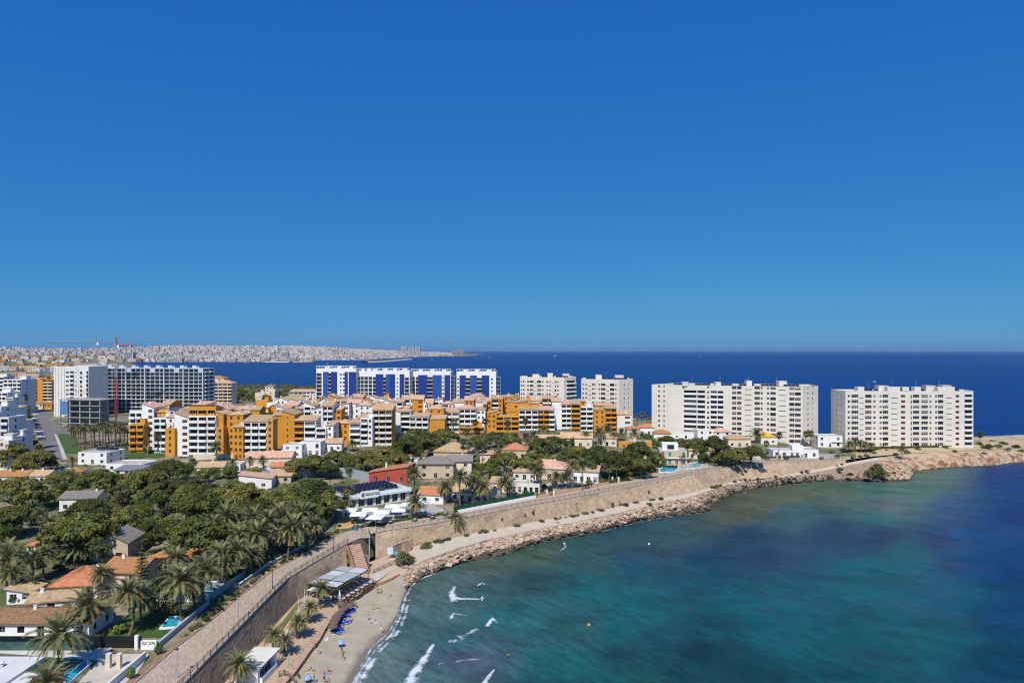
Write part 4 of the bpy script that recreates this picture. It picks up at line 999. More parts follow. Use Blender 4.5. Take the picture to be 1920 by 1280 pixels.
def antenna(label, base_, h=5.0):
    root = thing('antenna', label, 'antenna', base_, 0, 'rooftop antennas'); mb = MB(); mb.tube([(0, 0, 0), (0, 0, h)], [.06, .035], 5); mb.build('mast', STEEL, root)
    mb = MB()
    for i in range(4): mb.box(-.6+.1*i, .6-.1*i, -.02, .02, h-.3-.3*i, h-.25-.3*i)
    mb.build('elements', STEEL, root)
# ------------------------------------------------------------------ tall white blocks on the point
def poly_at(pts, root_p): return [((p[0]-CX)/F*p[1]-root_p.x, p[1]-root_p.y) for p in pts]
def cols_of(lst, xa, xb): return [((a-xa)/(xb-xa), (b-xa)/(xb-xa), k)+((o,) if o else ()) for a, b, k, o in [(q+(None,))[:4] for q in lst]]
def roof_kit(bld, poly, z, n, seed, wm):
    rn = random.Random(seed); cx = sum(p[0] for p in poly)/len(poly); cy = sum(p[1] for p in poly)/len(poly); L_ = max(p[0] for p in poly)-min(p[0] for p in poly)
    for i in range(n):
        x = cx-L_*.4+L_*.8*(i+.5)/n+rn.uniform(-2, 2); w_, d, h = rn.uniform(3, 6), rn.uniform(3, 5), rn.uniform(1.6, 2.8); y = cy+rn.uniform(-1, 1)
        mb = MB(); mb.box(x-w_/2, x+w_/2, y-d/2, y+d/2, z-.5, z+h); mb.box(x-w_/2-.15, x+w_/2+.15, y-d/2-.15, y+d/2+.15, z+h, z+h+.2); mb.build('stair_head', wm, bld.roof)
def tower(name, label, fp, z0, z1, edges, wm=TOWERW, fh=3.05, nf=None, kits=3, seed=1, side=None):
    o = Vector(((fp[0][0]-CX)/F*fp[0][1], fp[0][1], 0)); o.z = z0; b = Bld(name, label, 'apartment building', o); poly = poly_at(fp, o)
    b.body(poly, 0, z1-z0, edges, wm, fh, nf=nf, parapet=.7, roofm=PAVE, balc=WHITE)
    roof_kit(b, poly, z1-z0, kits, seed, wm); return b, poly, o
R4 = [(255,275,'w'),(290,355,'W'),(365,405,'s'),(420,480,'W'),(497,518,'w'),(555,577,'w'),(585,637,'W'),(665,725,'s'),(757,797,'B'),(848,862,'d'),(870,930,'W'),(950,1012,'W'),(1027,1045,'w'),(1080,1100,'w'),(1107,1157,'W'),(1183,1240,'s'),(1272,1307,'B'),(1355,1432,'K')]
SIDE2 = [(.35, .41, 'w'), (.6, .66, 'w')]
t4, p4_, o4 = tower('apartment_tower', 'wide white apartment tower at the tip of the headland, rightmost of all', [(1585, 390), (1825, 390), (1808, 407), (1558, 407.5)], 7.0, 38.9, {0: cols_of(R4, 232, 1440), 3: SIDE2}, nf=10, kits=5, seed=4)
z4 = 38.9
mb = MB()
for xa, xb in ((355, 415), (635, 755), (890, 950), (1110, 1270)):
    ua, ub = (xa-232)*.0606, (xb-232)*.0606; mb.box(ua, ub, .6, 4, 31, 34.2)
mb.build('roof_parapet_raised', TOWERW, t4.root)
R3b = [(525,645,'K'),(650,722,'K'),(740,758,'w'),(770,830,'K'),(834,888,'K')]
R3c = [(970,1012,'W'),(1018,1062,'W'),(1093,1158,'s'),(1185,1237,'W'),(1243,1264,'w'),(1303,1325,'w'),(1335,1387,'W'),(1413,1480,'s'),(1512,1560,'W'),(1564,1618,'W')]
t3, p3_, o3 = tower('apartment_tower', 'broad white angled apartment tower with long dark balconies, second from the right', [(1222, 424), (1258, 418), (1357, 407), (1505, 394), (1534, 404), (1520, 424), (1262, 442)], 8.0, 41.0,
    {0: [(.33, .43, 'w'), (.6, .68, 'w')], 1: cols_of(R3b, 405, 890), 2: cols_of(R3c, 890, 1635), 3: [(.3, .4, 'w'), (.62, .7, 'w')]}, nf=11, kits=4, seed=7)
R2 = [(838,850,'w'),(862,880,'w'),(888,912,'s'),(920,935,'w'),(939,951,'w'),(978,990,'w'),(998,1038,'W'),(1045,1068,'s'),(1075,1112,'W'),(1120,1132,'w')]
t2, p2_, o2 = tower('apartment_tower', 'narrow white apartment tower left of the angled one, with a blank right side', [(1090, 466), (1160, 456), (1187, 464), (1180, 482), (1092, 486)], 10.0, 42.6, {0: cols_of(R2, 828, 1150), 1: [(.35, .43, 'w'), (.65, .72, 'w')]}, nf=10, kits=2, seed=9)
R1 = [(335,345,'w'),(352,365,'w'),(388,402,'w'),(408,440,'W'),(447,465,'s'),(470,502,'W'),(510,522,'w'),(545,558,'w'),(566,580,'w'),(585,605,'s'),(612,626,'W'),(632,645,'w')]
t1, p1_, o1 = tower('apartment_tower', 'white apartment tower with corner balconies, leftmost of the four white towers', [(975, 508), (1058, 498), (1080, 508), (1074, 524), (977, 528)], 10.0, 42.4, {0: cols_of(R1, 328, 690), 1: [(.2, .95, 'k')]}, nf=10, kits=3, seed=12)
def roof_gear(nm, T, zt, n, m_):
    b, poly, o = T; xs = [p[0] for p in poly]; ys = [p[1] for p in poly]; xa, xb = min(xs), max(xs)
    for i in range(n):
        t = (i+.5)/n; x = o.x+xa+(xb-xa)*(.12+.76*t); yy = o.y+min(ys)+(max(ys)-min(ys))*(.35 if abs(ys[1]-ys[0]) < 3 else .62-.35*t)
        solar(where(i, n, 'solar array', 'on the roof of %s' % nm), (x, yy, zt-.5), 0, 2.2, 1.6, 4, 35)
    for i in range(m_):
        t = (i+.5)/m_; antenna(where(i, m_, 'thin antenna', 'on the roof of %s' % nm), (o.x+xa+(xb-xa)*(.15+.7*t), o.y+sum(ys)/len(ys)+2, zt-.6), 5.5)
roof_gear('the headland tower', (t4, p4_, o4), 38.9, 6, 4); roof_gear('the angled white tower', (t3, p3_, o3), 41.0, 6, 4)
roof_gear('the narrow white tower', (t2, p2_, o2), 42.6, 3, 1); roof_gear('the white tower with corner balconies', (t1, p1_, o1), 42.4, 3, 2)
# ------------------------------------------------------------------ cobalt and white towers
def strip_tower(label, pxa, pxb, Ya, Yb, ztop, strips, xa, xb, z0=9.0, depth=16, frame=0, zb=None):
    A_ = Vector(((pxa-CX)/F*Ya, Ya, z0)); B_ = Vector(((pxb-CX)/F*Yb, Yb, z0)); u = B_-A_; L_ = u.length; rz = atan2(u.y, u.x)
    b = Bld('apartment_tower', label, 'apartment building', A_, rz); hh = ztop-z0; fh = 3.0; nf = int(hh/fh)
    ed_ = []; pan = []
    for q in strips:
        ua, ub = (q[0]-xa)/(xb-xa)*L_, (q[1]-xa)/(xb-xa)*L_; k = q[2]
        if k in ('B', 'b'): pan.append((ua-.5, ub+.5, BLUE if k == 'B' else BLUE2))
        elif k == 'w': m_ = (ua+ub)/2; ed_.append((max(ua, m_-.7), min(ub, m_+.7), 'w'))
        elif k == 'k': ed_.append((ua, ub, 'r', {'out': 1.0, 'deep': 1.0, 'style': 'blue'}))
        elif k == 'g': ed_.append((ua, ub, 'g', {}))
    for q in ed_: pass
    ed_ = [(a, c, k)+tuple(r) if c > 1.0001 else (a/L_, c/L_, k)+tuple(r) for a, c, k, *r in ed_]
    b.body([(0, 0), (L_, 0), (L_, depth), (0, depth)], 0, hh, {0: ed_, 1: [(.2, .42, 'r', {'out': .8}), (.55, .8, 'r', {'out': .8})]}, WHITE, fh, nf=nf-1, parapet=.9)
    for ua, ub, m_ in pan:
        mb = MB(); mb.box(ua, ub, -.55, -.003, 0, hh-2.6); mb.build('facade_panel', m_, b.root)
    mb = MB()                                                      # roof pergola
    for i in range(int(L_/2.2)+1): x = min(L_-.3, i*2.2); mb.box(x, x+.25, .3, .55, hh, hh+2.0); mb.box(x, x+.2, .3, depth*.5, hh+2.003, hh+2.2)
    mb.box(0, L_, .25, .6, hh+1.75, hh+2.0); mb.build('roof_pergola', WHITE, b.root)
    for i in range(3):
        x = L_*(.2+.3*i); mb = MB(); mb.box(x-1.6, x+1.6, depth*.4, depth*.8, hh-.5, hh+1.5+.4*(i % 2)); mb.build('stair_head', WHITE, b.root)
    if frame:
        mb = MB()
        for k in range(nf-1): mb.box(L_+.05, L_+frame, 1, depth*.6, k*fh+2.8, k*fh+3.0)
        for y in (1.1, depth*.58): mb.box(L_+frame-.2, L_+frame, y-.1, y+.1, 0, (nf-1)*fh)
        mb.build('balcony_frame', STEEL, b.root)
    return b
strip_tower('cobalt blue and white tower, leftmost of the blue group, beside the dark glazed wing', 593, 668, 528, 524, 48.2, [(143,188,'k'),(205,240,'b'),(240,270,'k'),(270,310,'B'),(335,352,'w'),(358,378,'w'),(382,396,'B'),(415,465,'B')], 143, 470)
strip_tower('dark glazed wing with pale floor slabs between two cobalt towers', 667, 707, 530, 528, 46.2, [(466,500,'k'),(503,532,'g'),(535,566,'g'),(570,600,'g'),(604,640,'k')], 465, 641)
strip_tower('cobalt blue tower with rounded white window column, second of the blue group', 706, 768, 522, 520, 46.6, [(640,690,'B'),(692,718,'k'),(720,745,'b'),(747,785,'B'),(790,826,'w'),(831,858,'B'),(865,900,'k')], 640, 905)
strip_tower('cobalt and white tower with twin balcony stacks, third of the blue group', 771, 845, 532, 530, 45.6, [(912,938,'k'),(943,966,'k'),(972,1040,'B'),(1042,1093,'k'),(1096,1163,'b'),(1172,1190,'w'),(1198,1235,'B')], 905, 1245, frame=3)
strip_tower('cobalt and white tower with steel balcony frame, rightmost of the blue group', 856, 930, 514, 512, 46.0, [(1292,1312,'w'),(1320,1360,'B'),(1362,1403,'k'),(1406,1450,'b'),(1452,1498,'k'),(1501,1550,'B'),(1562,1592,'w')], 1290, 1610, frame=3.5)
# ------------------------------------------------------------------ building site on the left
random.seed(5)
A_ = Vector(((166-CX)/F*540, 540, 12)); u = Vector(((381-CX)/F*528, 528, 12))-A_; L_ = u.length
b = Bld('unfinished_apartment_block', 'long grey glazed apartment block under construction behind the cranes', 'apartment building', A_, atan2(u.y, u.x)); n = 24; ed_ = []
for i in range(n):
    ed_.append(((i+.03)/n, (i+.97)/n, 'g', {'f1': 12 if i % 5 != 3 else 11, 'deep': .9 if i % 3 else 1.6}))
b.body([(0, 0), (L_, 0), (L_, 16), (0, 16)], 0, 36.2, {0: ed_, 1: [(.1, .45, 'k'), (.55, .9, 'k')]}, mat('site_render', (.50, .53, .58), .8, .05, .2), 3.0, nf=12, dep=.5, parapet=.3)
mb = MB()
for k in range(1, 9): mb.box(-.2, L_+.3, -1.6 if k < 5 else -.9, -.003, k*3-.12, k*3+.1)
mb.build('floor_slab_edges', WHITE, b.root)
for i in range(0, n+1, 4): mb = MB(); mb.box(L_*i/n-.35, L_*i/n+.35, -1.0, -.002, 0, 36.6); mb.build('fin', mat('pale_blue_render', (.55, .63, .68), .7, .04, .3), b.root)
for i in range(9):
    x = L_*(.06+.105*i); mb = MB(); mb.box(x, x+3.2, 1, 5, 35.9, 38.4); mb.box(x+3.2, x+5.5, 1.5, 4.5, 35.9, 37.2); mb.build('roof_unit', mat('pale_blue_render', (.55, .63, .68)), b.root)
mb = MB(); mb.box(L_*.055, L_*.075, -1.1, -.4, 12, 31); mb.build('hoist_column', RED, b.root)
A_ = Vector(((101-CX)/F*500, 500, 12.5)); u = Vector(((166-CX)/F*494, 494, 12.5))-A_; L_ = u.length
b = Bld('unfinished_apartment_block', 'tall plain white tower block at the left end of the construction site', 'apartment building', A_, atan2(u.y, u.x))
b.body([(0, 0), (L_, 0), (L_, 18), (0, 18)], 0, 38, {0: [(.34, .44, 'w'), (.46, .58, 'k', {'out': .8}), (.60, .63, 'w'), (.75, .82, 'd'), (.93, .995, 'k')]}, WARMWHITE, 3.2, nf=11, parapet=.4)
for t in (.05, .13, .22, .3, .66, .7): mb = MB(); mb.box(L_*t, L_*t+.35, -.4, -.003, 0, 37.6); mb.build('fin', WARMWHITE, b.root)
A_ = Vector(((112-CX)/F*430, 430, 12.8)); u = Vector(((187-CX)/F*424, 424, 12.8))-A_; L_ = u.length
b = Bld('concrete_frame', 'bare concrete frame of four storeys rising on the construction site', 'building shell', A_, atan2(u.y, u.x))
for k in range(5): mb = MB(); mb.box(-.4, L_+.4, -.5, 14.4, k*3.7+3.4, k*3.7+3.7); mb.build('floor_slab', GREYC, b.root)
for i in range(5):
    for y in (.4, 7, 13.4):
        x = L_*i/4; mb = MB(); mb.box(x-.4 if i else 0, x+.4 if i < 4 else x, y-.35, y+.35, -4, 18.4); mb.build('column', GREYC, b.root)
mb = MB(); mb.box(0, L_, 6, 6.3, -2, 18); mb.build('core_wall', GREYC, b.root)
mb = MB(); mb.box(L_*.45, L_, .1, .3, .3, 2.2); mb.build('brick_infill', mat('red_brick', (.42, .17, .10), .9, .15, 2), b.root)
mb = MB(); mb.box(L_*.03, L_*.22, -.7, -.6, 9, 17.5); mb.build('blue_netting', mat('blue_netting', (.10, .22, .42), .8, .15, 1), b.root)
for i in range(14): mb = MB(); x = L_*(.1+.06*i); mb.box(x-.06, x+.06, .4, .5, 22.2, 24.6); mb.build('rebar_post', BROWN, b.root)
def crane(label, px, Y, zt, jl, jr, rz, mt, zmid=None, mt2=None):
    b_ = at(px, Y); root = thing('tower_crane', label, 'crane', b_, rz, 'tower cranes on the building site'); h = zt-b_.z
    def lattice(mb, p, q, wd, st, m=0):
        p, q = Vector(p), Vector(q); d = (q-p); L_ = d.length; d = d/L_; s_ = d.orthogonal().normalized(); t_ = d.cross(s_); cs_ = [s_+t_, s_-t_, -s_-t_, -s_+t_]; cs_ = [c*wd/2 for c in cs_]
        for c in cs_: mb.bar(p+c, q+c, .07, m)
        n = int(L_/st)
        for i in range(n):
            for j in range(4): mb.bar(p+d*(L_*i/n)+cs_[j], p+d*(L_*(i+1)/n)+cs_[(j+1) % 4], .05, m)
    mb = MB(); z1 = (zmid-b_.z) if zmid else h; lattice(mb, (0, 0, 0), (0, 0, z1), 1.9, 2.0); 
    if zmid: lattice(mb, (0, 0, z1), (0, 0, h), 1.6, 2.0, 1)
    mb.build('mast', [mt, mt2 or mt], root)
    mb = MB(); lattice(mb, (0, 0, h), (jl, 0, h+.6), 1.2, 2.0); mb.build('jib', mt2 or mt, root)
    mb = MB(); lattice(mb, (0, 0, h), (jr, 0, h), 1.3, 2.0); mb.build('counter_jib', mt, root)
    mb = MB(); mb.box(jr-1.5 if jr > 0 else jr, jr if jr > 0 else jr+1.5, -1, 1, h-2.2, h+.4); mb.build('counterweight', GREYC, root)
    mb = MB(); lattice(mb, (0, 0, h), (0, 0, h+6), 1.1, 1.5); mb.bar((0, 0, h+6), (jl*.7, 0, h+.8), .05); mb.bar((0, 0, h+6), (jr*.8, 0, h+.5), .05); mb.build('apex', mt, root)
    mb = MB(); mb.box(.9, 2.4, -.8, .8, h-1.8, h+.3); mb.build('cab', [WHITE], root)
REDM = mat('red_paint', (.50, .035, .03), .5, .1, 1); GREYM = mat('grey_paint', (.30, .33, .38), .5, .1, 1)
crane('red lattice tower crane standing before the glazed block', 218, 500, 66.0, 16, 11, .05, REDM, 42, GREYM)
crane('grey tower crane with white cab left of the red crane', 180, 515, 68.0, -36, 16, .0, GREYM)
# ------------------------------------------------------------------ ochre and white apartment terraces
def bays(label, lst, name='apartment_block', fh=2.95, depth=11):
    """one terrace of apartments; each bay: (px0, px1, ytop, Y, wall, kind, roof, tile) seen in the photo; rooted at the first bay"""
    f = lst[0]; Y0 = f[3]; p0 = at(f[0], Y0); b = Bld(name, label, 'apartment building', p0)
    for q in lst:
        px0, px1, yt, Y, wm, kd, rf = q[:7]; opt = q[7] if len(q) > 7 else {}
        x0, x1 = (px0-CX)/F*Y-p0.x, (px1-CX)/F*Y-p0.x; y0 = Y-p0.y; z1 = H-(yt-HY)/F*Y-p0.z; gz = g((px0+px1)/2-CX and ((px0+px1)/2-CX)/F*Y, Y)-p0.z; w_ = x1-x0; d = opt.get('d', depth)
        z0 = gz; nf = max(1, int((z1-z0+.25)/fh)); z0 = z1-nf*fh-.25 if opt.get('align', 1) else z0
        ed_ = {}; bal = opt.get('bal'); ns_ = max(1, int(round(w_/3.9)))
        if rf == 'f' and d >= 8 and int(px0) % 2: rf = ('mf', 1.3, TILET if int(px0) % 3 else TILEP)
        if kd == 'k': ed_[0] = [((i_+.04)/ns_, (i_+.96)/ns_, 'k', {'mat': bal or (WHITE if (i_+int(px0)) % 4 else WARMWHITE), 'out': .8+.35*((i_+int(px0)) % 2)}) for i_ in range(ns_)]
        elif kd == 'kw': ed_[0] = [(.03, .62, 'k', {'mat': bal or WHITE}), (.70, .70+1.2/w_, 'B')]
        elif kd == 'w': ed_[0] = [(t-.55/w_, t+.55/w_, 'B') for t in ([.5] if w_ < 4.5 else [.28, .72])]
        elif kd == 'wr': ed_[0] = [(.55, .9, 'B')]
        elif kd == 'ws': ed_[0] = [(.42, .42+.6/w_, 'w')]
        if kd != 'p' and d > 6: ed_[1] = [(.35, .35+1.1/d, 'B')]; ed_[3] = [(.5, .5+1.1/d, 'B')]
        b.body([(x0, y0), (x1, y0), (x1, y0+d), (x0, y0+d)], z0, z1, ed_, wm, fh, nf=nf, parapet=.25 if rf == 'f' else .02, roofm=TILEP if rf != 'f' else PAVE)
        if opt.get('low'):                                        # another colour on the lowest floors
            k_, m_ = opt['low']; mb = MB(); mb.box(x0-.06, x1+.06, y0-.07, y0-.004, z0, z0+k_*fh) if kd == 'p' else mb.box(x0-.06, x0+.5, y0-.07, y0-.004, z0, z0+k_*fh); mb.build('base_course', m_, b.root)
        if rf != 'f':
            st, hh, tm = rf; b.tile(x0, x1, y0, y0+d, z1+.02, hh, st, tm, wm, .4)
        if rf == 'f' and w_ > 4:                                  # roof terrace: pergola and a small stair house
            mb = MB(); mb.box(x0+w_*.55, x0+w_*.9, y0+d*.45, y0+d*.8, z1-.3, z1+2.2); mb.box(x0+w_*.52, x0+w_*.93, y0+d*.42, y0+d*.83, z1+2.2, z1+2.4); mb.build('stair_house', wm, b.roof)
            mb = MB(); [mb.box(x0+.4+j_*.6, x0+.5+j_*.6, y0+.4, y0+d*.4, z1+2.0, z1+2.12) for j_ in range(max(1, int(w_*.5/.6)))]; [mb.box(xx_, xx_+.12, y0+.4, y0+.52, z1-.2, z1+2.0) for xx_ in (x0+.4, x0+w_*.5)]; mb.build('pergola', WOOD, b.roof)
        if opt.get('ch'):
            for t in opt['ch']: b.chimney(x0+w_*t, y0+d*.4, z1+(rf[1]*.6 if rf != 'f' else .3), 1.3)
    return b
k, w, wr, ws, pl = 'k', 'w', 'wr', 'ws', 'p'
TP, TT, TR = TILEP, TILET, TILE
bays('white apartment terrace with gabled roofs at the left end of the ochre complex', [
    (288, 312, 783, 324, WHITE, k, 'f'), (243, 266, 772, 332, WHITE, k, ('mb', 1.5, TP)), (243, 270, 795, 326, OCHRE, k, 'f', {'bal': OCHRE, 'd': 5}), (266, 288, 764, 330, WHITE, wr, ('mr', 2.4, TP), {'ch': [.3]}),
    (288, 316, 772, 336, WHITE, w, ('ml', 2.2, TP), {'ch': [.7]}), (295, 312, 772, 331, OCHRE, pl, ('gx', .8, OCHRE), {'d': 6})])
bays('ochre and white corner block with stacked long balconies, nearest of the complex', [
    (327, 354, 783, 317, WHITE, wr, ('mr', 2.6, TT), {'low': (1.3, PINKBASE), 'd': 12}), (310, 327.5, 803, 315, OCHRE, w, 'f', {'d': 5}), (312, 328, 782, 321, WHITE, w, ('mf', 2.0, TT), {'ch': [.4]}),
    (354, 405, 779, 318, WHITE, k, 'f', {'d': 12}), (354, 405, 766, 321, OCHRE, k, ('mb', 1.8, TT), {'bal': OCHRE, 'd': 8}), (405, 419, 776, 320, OCHRE, 'p', ('mr', 1.4, TT)), (405, 419, 801, 317.5, OCHRE2, w, 'f', {'d': 4})])
bays('ochre block with tan roof and dark balconies left of the flat roofed villa', [
    (456, 500, 790, 312, WHITE, k, ('mf', 2.2, TT), {'d': 10}), (437, 456, 800, 310, OCHRE, w, ('mf', 1.2, TT), {'ch': [.5]}), (425, 456, 777, 322, OCHRE, w, ('hip', 1.4, TT)), (500, 512, 786, 311, OCHRE2, w, 'f', {'d': 6})])
bays('tall plain ochre block with three small windows behind the flat roofed villa', [
    (528, 552, 777, 336, OCHRE, ws, ('mr', 2.2, TT), {'d': 14}), (511, 529, 778, 342, OCHRE, pl, 'f', {'d': 12}), (551, 571, 788, 334, OCHRE2, k, ('mf', 1.6, TT), {'bal': OCHRE}), (570, 592, 788, 333, WHITE, k, ('mf', 1.8, TT), {'d': 9}), (592, 611, 801, 332, WHITE, k, 'f', {'d': 8}), (611, 625, 797, 334, WHITE, w, 'f')])
bays('ochre and white block with wide curved balconies right of the plain ochre one', [
    (629, 655, 793, 346, OCHRE, w, ('hip', 1.6, TT), {'d': 10}), (655, 676, 792, 344, WHITE, k, 'f'), (676, 698, 783, 345, WHITE, 'kw', 'f'), (698, 735, 768, 350, OCHRE2, k, ('mf', 2.6, TT), {'bal': WARMWHITE}), (671, 690, 783, 352, OCHRE, w, 'f')])
bays('white block with a tall blind gable wall above the pines', [
    (733, 751, 772, 372, WHITE, pl, ('mr', 1.6, TT), {'d': 14, 'low': (1.2, PINKBASE)}), (750, 770, 770, 374, WHITE, k, ('hip', 1.4, TT), {'bal': WHITE}), (756, 768, 764, 380, OCHRE, w, ('hip', 1.4, TT)), (768, 803, 781, 370, WHITE, k, ('mf', 1.2, TP)), (800, 832, 766, 384, OCHRE, w, ('hip', 1.8, TT)), (803, 834, 785, 372, OCHRE, ws, 'f')])
bays('white terrace with pink roofs and ochre lowest floor behind the pines', [
    (833, 861, 772, 396, WHITE, k, ('mf', 1.8, TP)), (860, 893, 766, 398, WHITE, k, ('hip', 2.0, TP)), (893, 910, 768, 400, WHITE, w, ('hip', 1.6, TP)), (862, 908, 800, 394, OCHRE, k, 'f', {'bal': OCHRE, 'd': 4})])
bays('broad ochre block with stepped balconies below a tall ochre gable', [
    (930, 973, 780, 402, OCHRE, k, 'f', {'bal': OCHRE}), (912, 932, 775, 404, OCHRE, w, ('ml', 1.8, TT)), (950, 1012, 757, 414, OCHRE, w, ('mr', 1.6, TT)), (973, 1009, 768, 403, WHITE, k, 'f', {'bal': WARMWHITE}), (1009, 1030, 768, 405, OCHRE, k, ('mf', 1.6, TP), {'bal': OCHRE}), (1029, 1040, 768, 406, WHITE, k, 'f')])
bays('white and ochre striped block with short balconies in three columns', [
    (1053, 1071, 757, 418, WHITE, k, 'f'), (1035, 1054, 752, 420, WHITE, pl, 'f', {'d': 13}), (1071, 1088, 757, 417, OCHRE, k, 'f', {'bal': OCHRE}), (1088, 1112, 762, 419, WHITE, k, 'f', {'ch': [.5]}), (1080, 1098, 752, 428, OCHRE, w, ('hip', 1.3, TT))])
bays('ochre end block with pairs of small windows before the narrow white tower', [
    (1113, 1136, 768, 424, OCHRE, w, ('mf', 1.4, TT)), (1135, 1156, 765, 423, OCHRE, k, 'f', {'bal': OCHRE}), (1116, 1150, 760, 430, OCHRE2, w, ('mf', 1.2, TT))])
bays('cream house block with tan roof at the right end of the ochre complex', [
    (1157, 1184, 777, 428, WARMWHITE, 'wr', ('mf', 1.6, TT), {'ch': [.7]})], fh=3.2)
# second and third rows, mostly roofs
rn = random.Random(21)
def back(label, px0, px1, Y, yt0, n, pal, seed):
    rn = random.Random(seed); lst = []; px = px0
    while px < px1-3:
        wd = min(rn.uniform(15, 27), px1-px); wm = rn.choice(pal); r_ = rn.random()
        rf = (rn.choice(('hip', 'mr', 'ml', 'mf', 'gx', 'gy')), rn.uniform(1.4, 2.6), rn.choice((TILEP, TILET, TILEP))) if r_ < .78 else 'f'
        lst.append((px, px+wd, yt0+rn.uniform(-4, 6), Y+rn.uniform(-8, 8), wm, rn.choice(('w', 'k', 'wr', 'p', 'kw') if rf != 'f' else ('k', 'p')), rf, {'ch': [rn.uniform(.2, .8)] if rn.random() < .6 else None, 'd': rn.uniform(8, 13)})); px += wd*rn.uniform(.8, 1.0)
    bays(label, lst)
WW, OO = WHITE, OCHRE
back('white terrace with pale roofs behind the nearest corner block', 300, 424, 360, 762, 4, (WW, WW, OO), 3)
back('ochre terrace with long low roofs behind the dark balcony block', 392, 500, 356, 769, 4, (OO, OO, WW), 8)
back('white terrace with blank walls behind the plain ochre block', 500, 640, 380, 764, 4, (WW, WW, OO), 5)
back('white stepped terrace behind the wide curved balconies', 630, 735, 392, 757, 4, (WW, WW, WW, OO), 6)
back('mixed ochre and white roofs below the dark glazed wing', 560, 690, 420, 756, 4, (OO, WW, WW), 9)
back('white roofs in front of the second cobalt tower', 690, 800, 425, 751, 4, (WW, WW, OO), 10)
back('pale roofs in front of the third cobalt tower', 795, 912, 430, 752, 4, (WW, OO, WW), 14)
back('ochre roofs in front of the rightmost cobalt tower', 880, 975, 450, 746, 4, (OO, WW, OO), 15)
back('ochre roofs below the white tower with corner balconies', 960, 1045, 440, 748, 4, (OO, OO, WW), 16)
back('farthest pale roofs of the complex left of the cobalt towers', 480, 600, 440, 752, 4, (WW, OO, WW), 17)
back('farthest pale roofs of the complex under the cobalt towers', 600, 770, 455, 748, 4, (WW, WW, OO), 18)
mb_ = None
solar('dark solar panels on the tall ochre gable roof', Q(970, 757, 416), 0, 2.0, 1.6, 6, 35)
# white and blue apartments at the left edge
bays('white stepped apartments with terraces at the left edge of the photograph', [(0, 16, 782, 300, WARMWHITE, k, 'f'), (-30, 2, 762, 312, WHITE, k, 'f'), (14, 30, 790, 306, WARMWHITE, k, 'f'), (2, 20, 768, 318, WHITE, w, ('mf', 1.2, TT)), (16, 34, 818, 292, WARMWHITE, w, 'f', {'d': 8}), (-30, 16, 826, 284, WARMWHITE, w, 'f', {'d': 8})])
bays('white block with blue glass balconies at the left edge below the far town', [(6, 40, 711, 520, WHITE, k, 'f', {'d': 16}), (-30, 8, 706, 528, WARMWHITE, k, 'f'), (-30, 14, 735, 470, WHITE, k, 'f'), (10, 24, 745, 455, WARMWHITE, k, 'f')])
bays('ochre apartment house at the top of the street behind the site', [(70, 80, 711, 640, OCHRE, 'p', 'f', {'d': 14}), (61, 71, 711, 642, OCHRE, k, 'f', {'bal': OCHRE}), (80, 99, 711, 641, OCHRE, k, 'f', {'bal': CREAM})])
bays('salmon house with arched porch at the top of the street', [(60, 82, 756, 560, PALEPINK, w, ('hip', 1.6, TILE)), (80, 97, 757, 560, OCHRE2, w, ('hip', 1.6, TILE))], 'villa')
bays('beige hotel with a tiled hip roof right of the glazed block', [(381, 400, 716, 610, CREAM, 'w', ('hip', 2, TILEP)), (400, 435, 718, 612, CREAM, k, ('hip', 2.5, TILEP), {'bal': CREAM}), (388, 420, 709, 618, CREAM, w, ('hip', 2.2, TILE))])
bays('beige low block with a pinkish roof left of the cobalt towers', [(543, 590, 734, 640, WARMWHITE, k, ('mf', 1.8, TILEP)), (580, 594, 738, 636, WARMWHITE, w, 'f')])
bays('small cream villa with turret among trees before the bay', [(490, 515, 734, 650, CREAM, w, 'f'), (497, 512, 724, 656, CREAM, w, ('hip', 2, TILEG)), (478, 492, 736, 660, CREAM, 'p', 'f')], 'villa')
# ------------------------------------------------------------------ villas, gardens, streets
random.seed(17)
def villa(label, px0, px1, pyb, h, d, roof, wm, tm=TILE, rz=0, corr=0, ch=(), kd='w', n=None, name='villa', hr=None, p=None, side=True, over=.45, style=None, z=None, wd=None):
    p = p or G((px0+px1)/2, pyb); w_ = wd or (px1-px0)*p.y/F; b = Bld(name, label, 'house' if name == 'villa' else name.replace('_', ' '), p, rz); nf = max(1, int((h+.4)/2.8)); fh = h/nf
    n = n or max(2, int(w_/3.6)); ed_ = {0: win_row(n, min(1.4, w_/n*.6), kd, w_)}
    if n > 2 and kd != 'B': ed_[0][n//2] = (ed_[0][n//2][0], ed_[0][n//2][1], 'd', {'f1': 1})
    if side: ed_[1] = win_row(2, 1.2, kd if kd != 'd' else 'w', d); ed_[3] = win_row(2, 1.2, kd if kd != 'd' else 'w', d)
    b.body(rect(w_, d), 0, h, ed_, wm, fh, nf=nf, parapet=.3 if roof == 'f' else .02, roofm=PAVE if roof == 'f' else wm, style=style)
    if roof != 'f': b.tile(-w_/2, w_/2, 0, d, h+.01, hr or min(w_, d)*.22, roof, tm, wm, over, corr)
    for t in ch: b.chimney(-w_/2+w_*t, d*.45, h+(hr or min(w_, d)*.22)*.7 if roof != 'f' else h+.2, 1.2)
    return b, p, w_
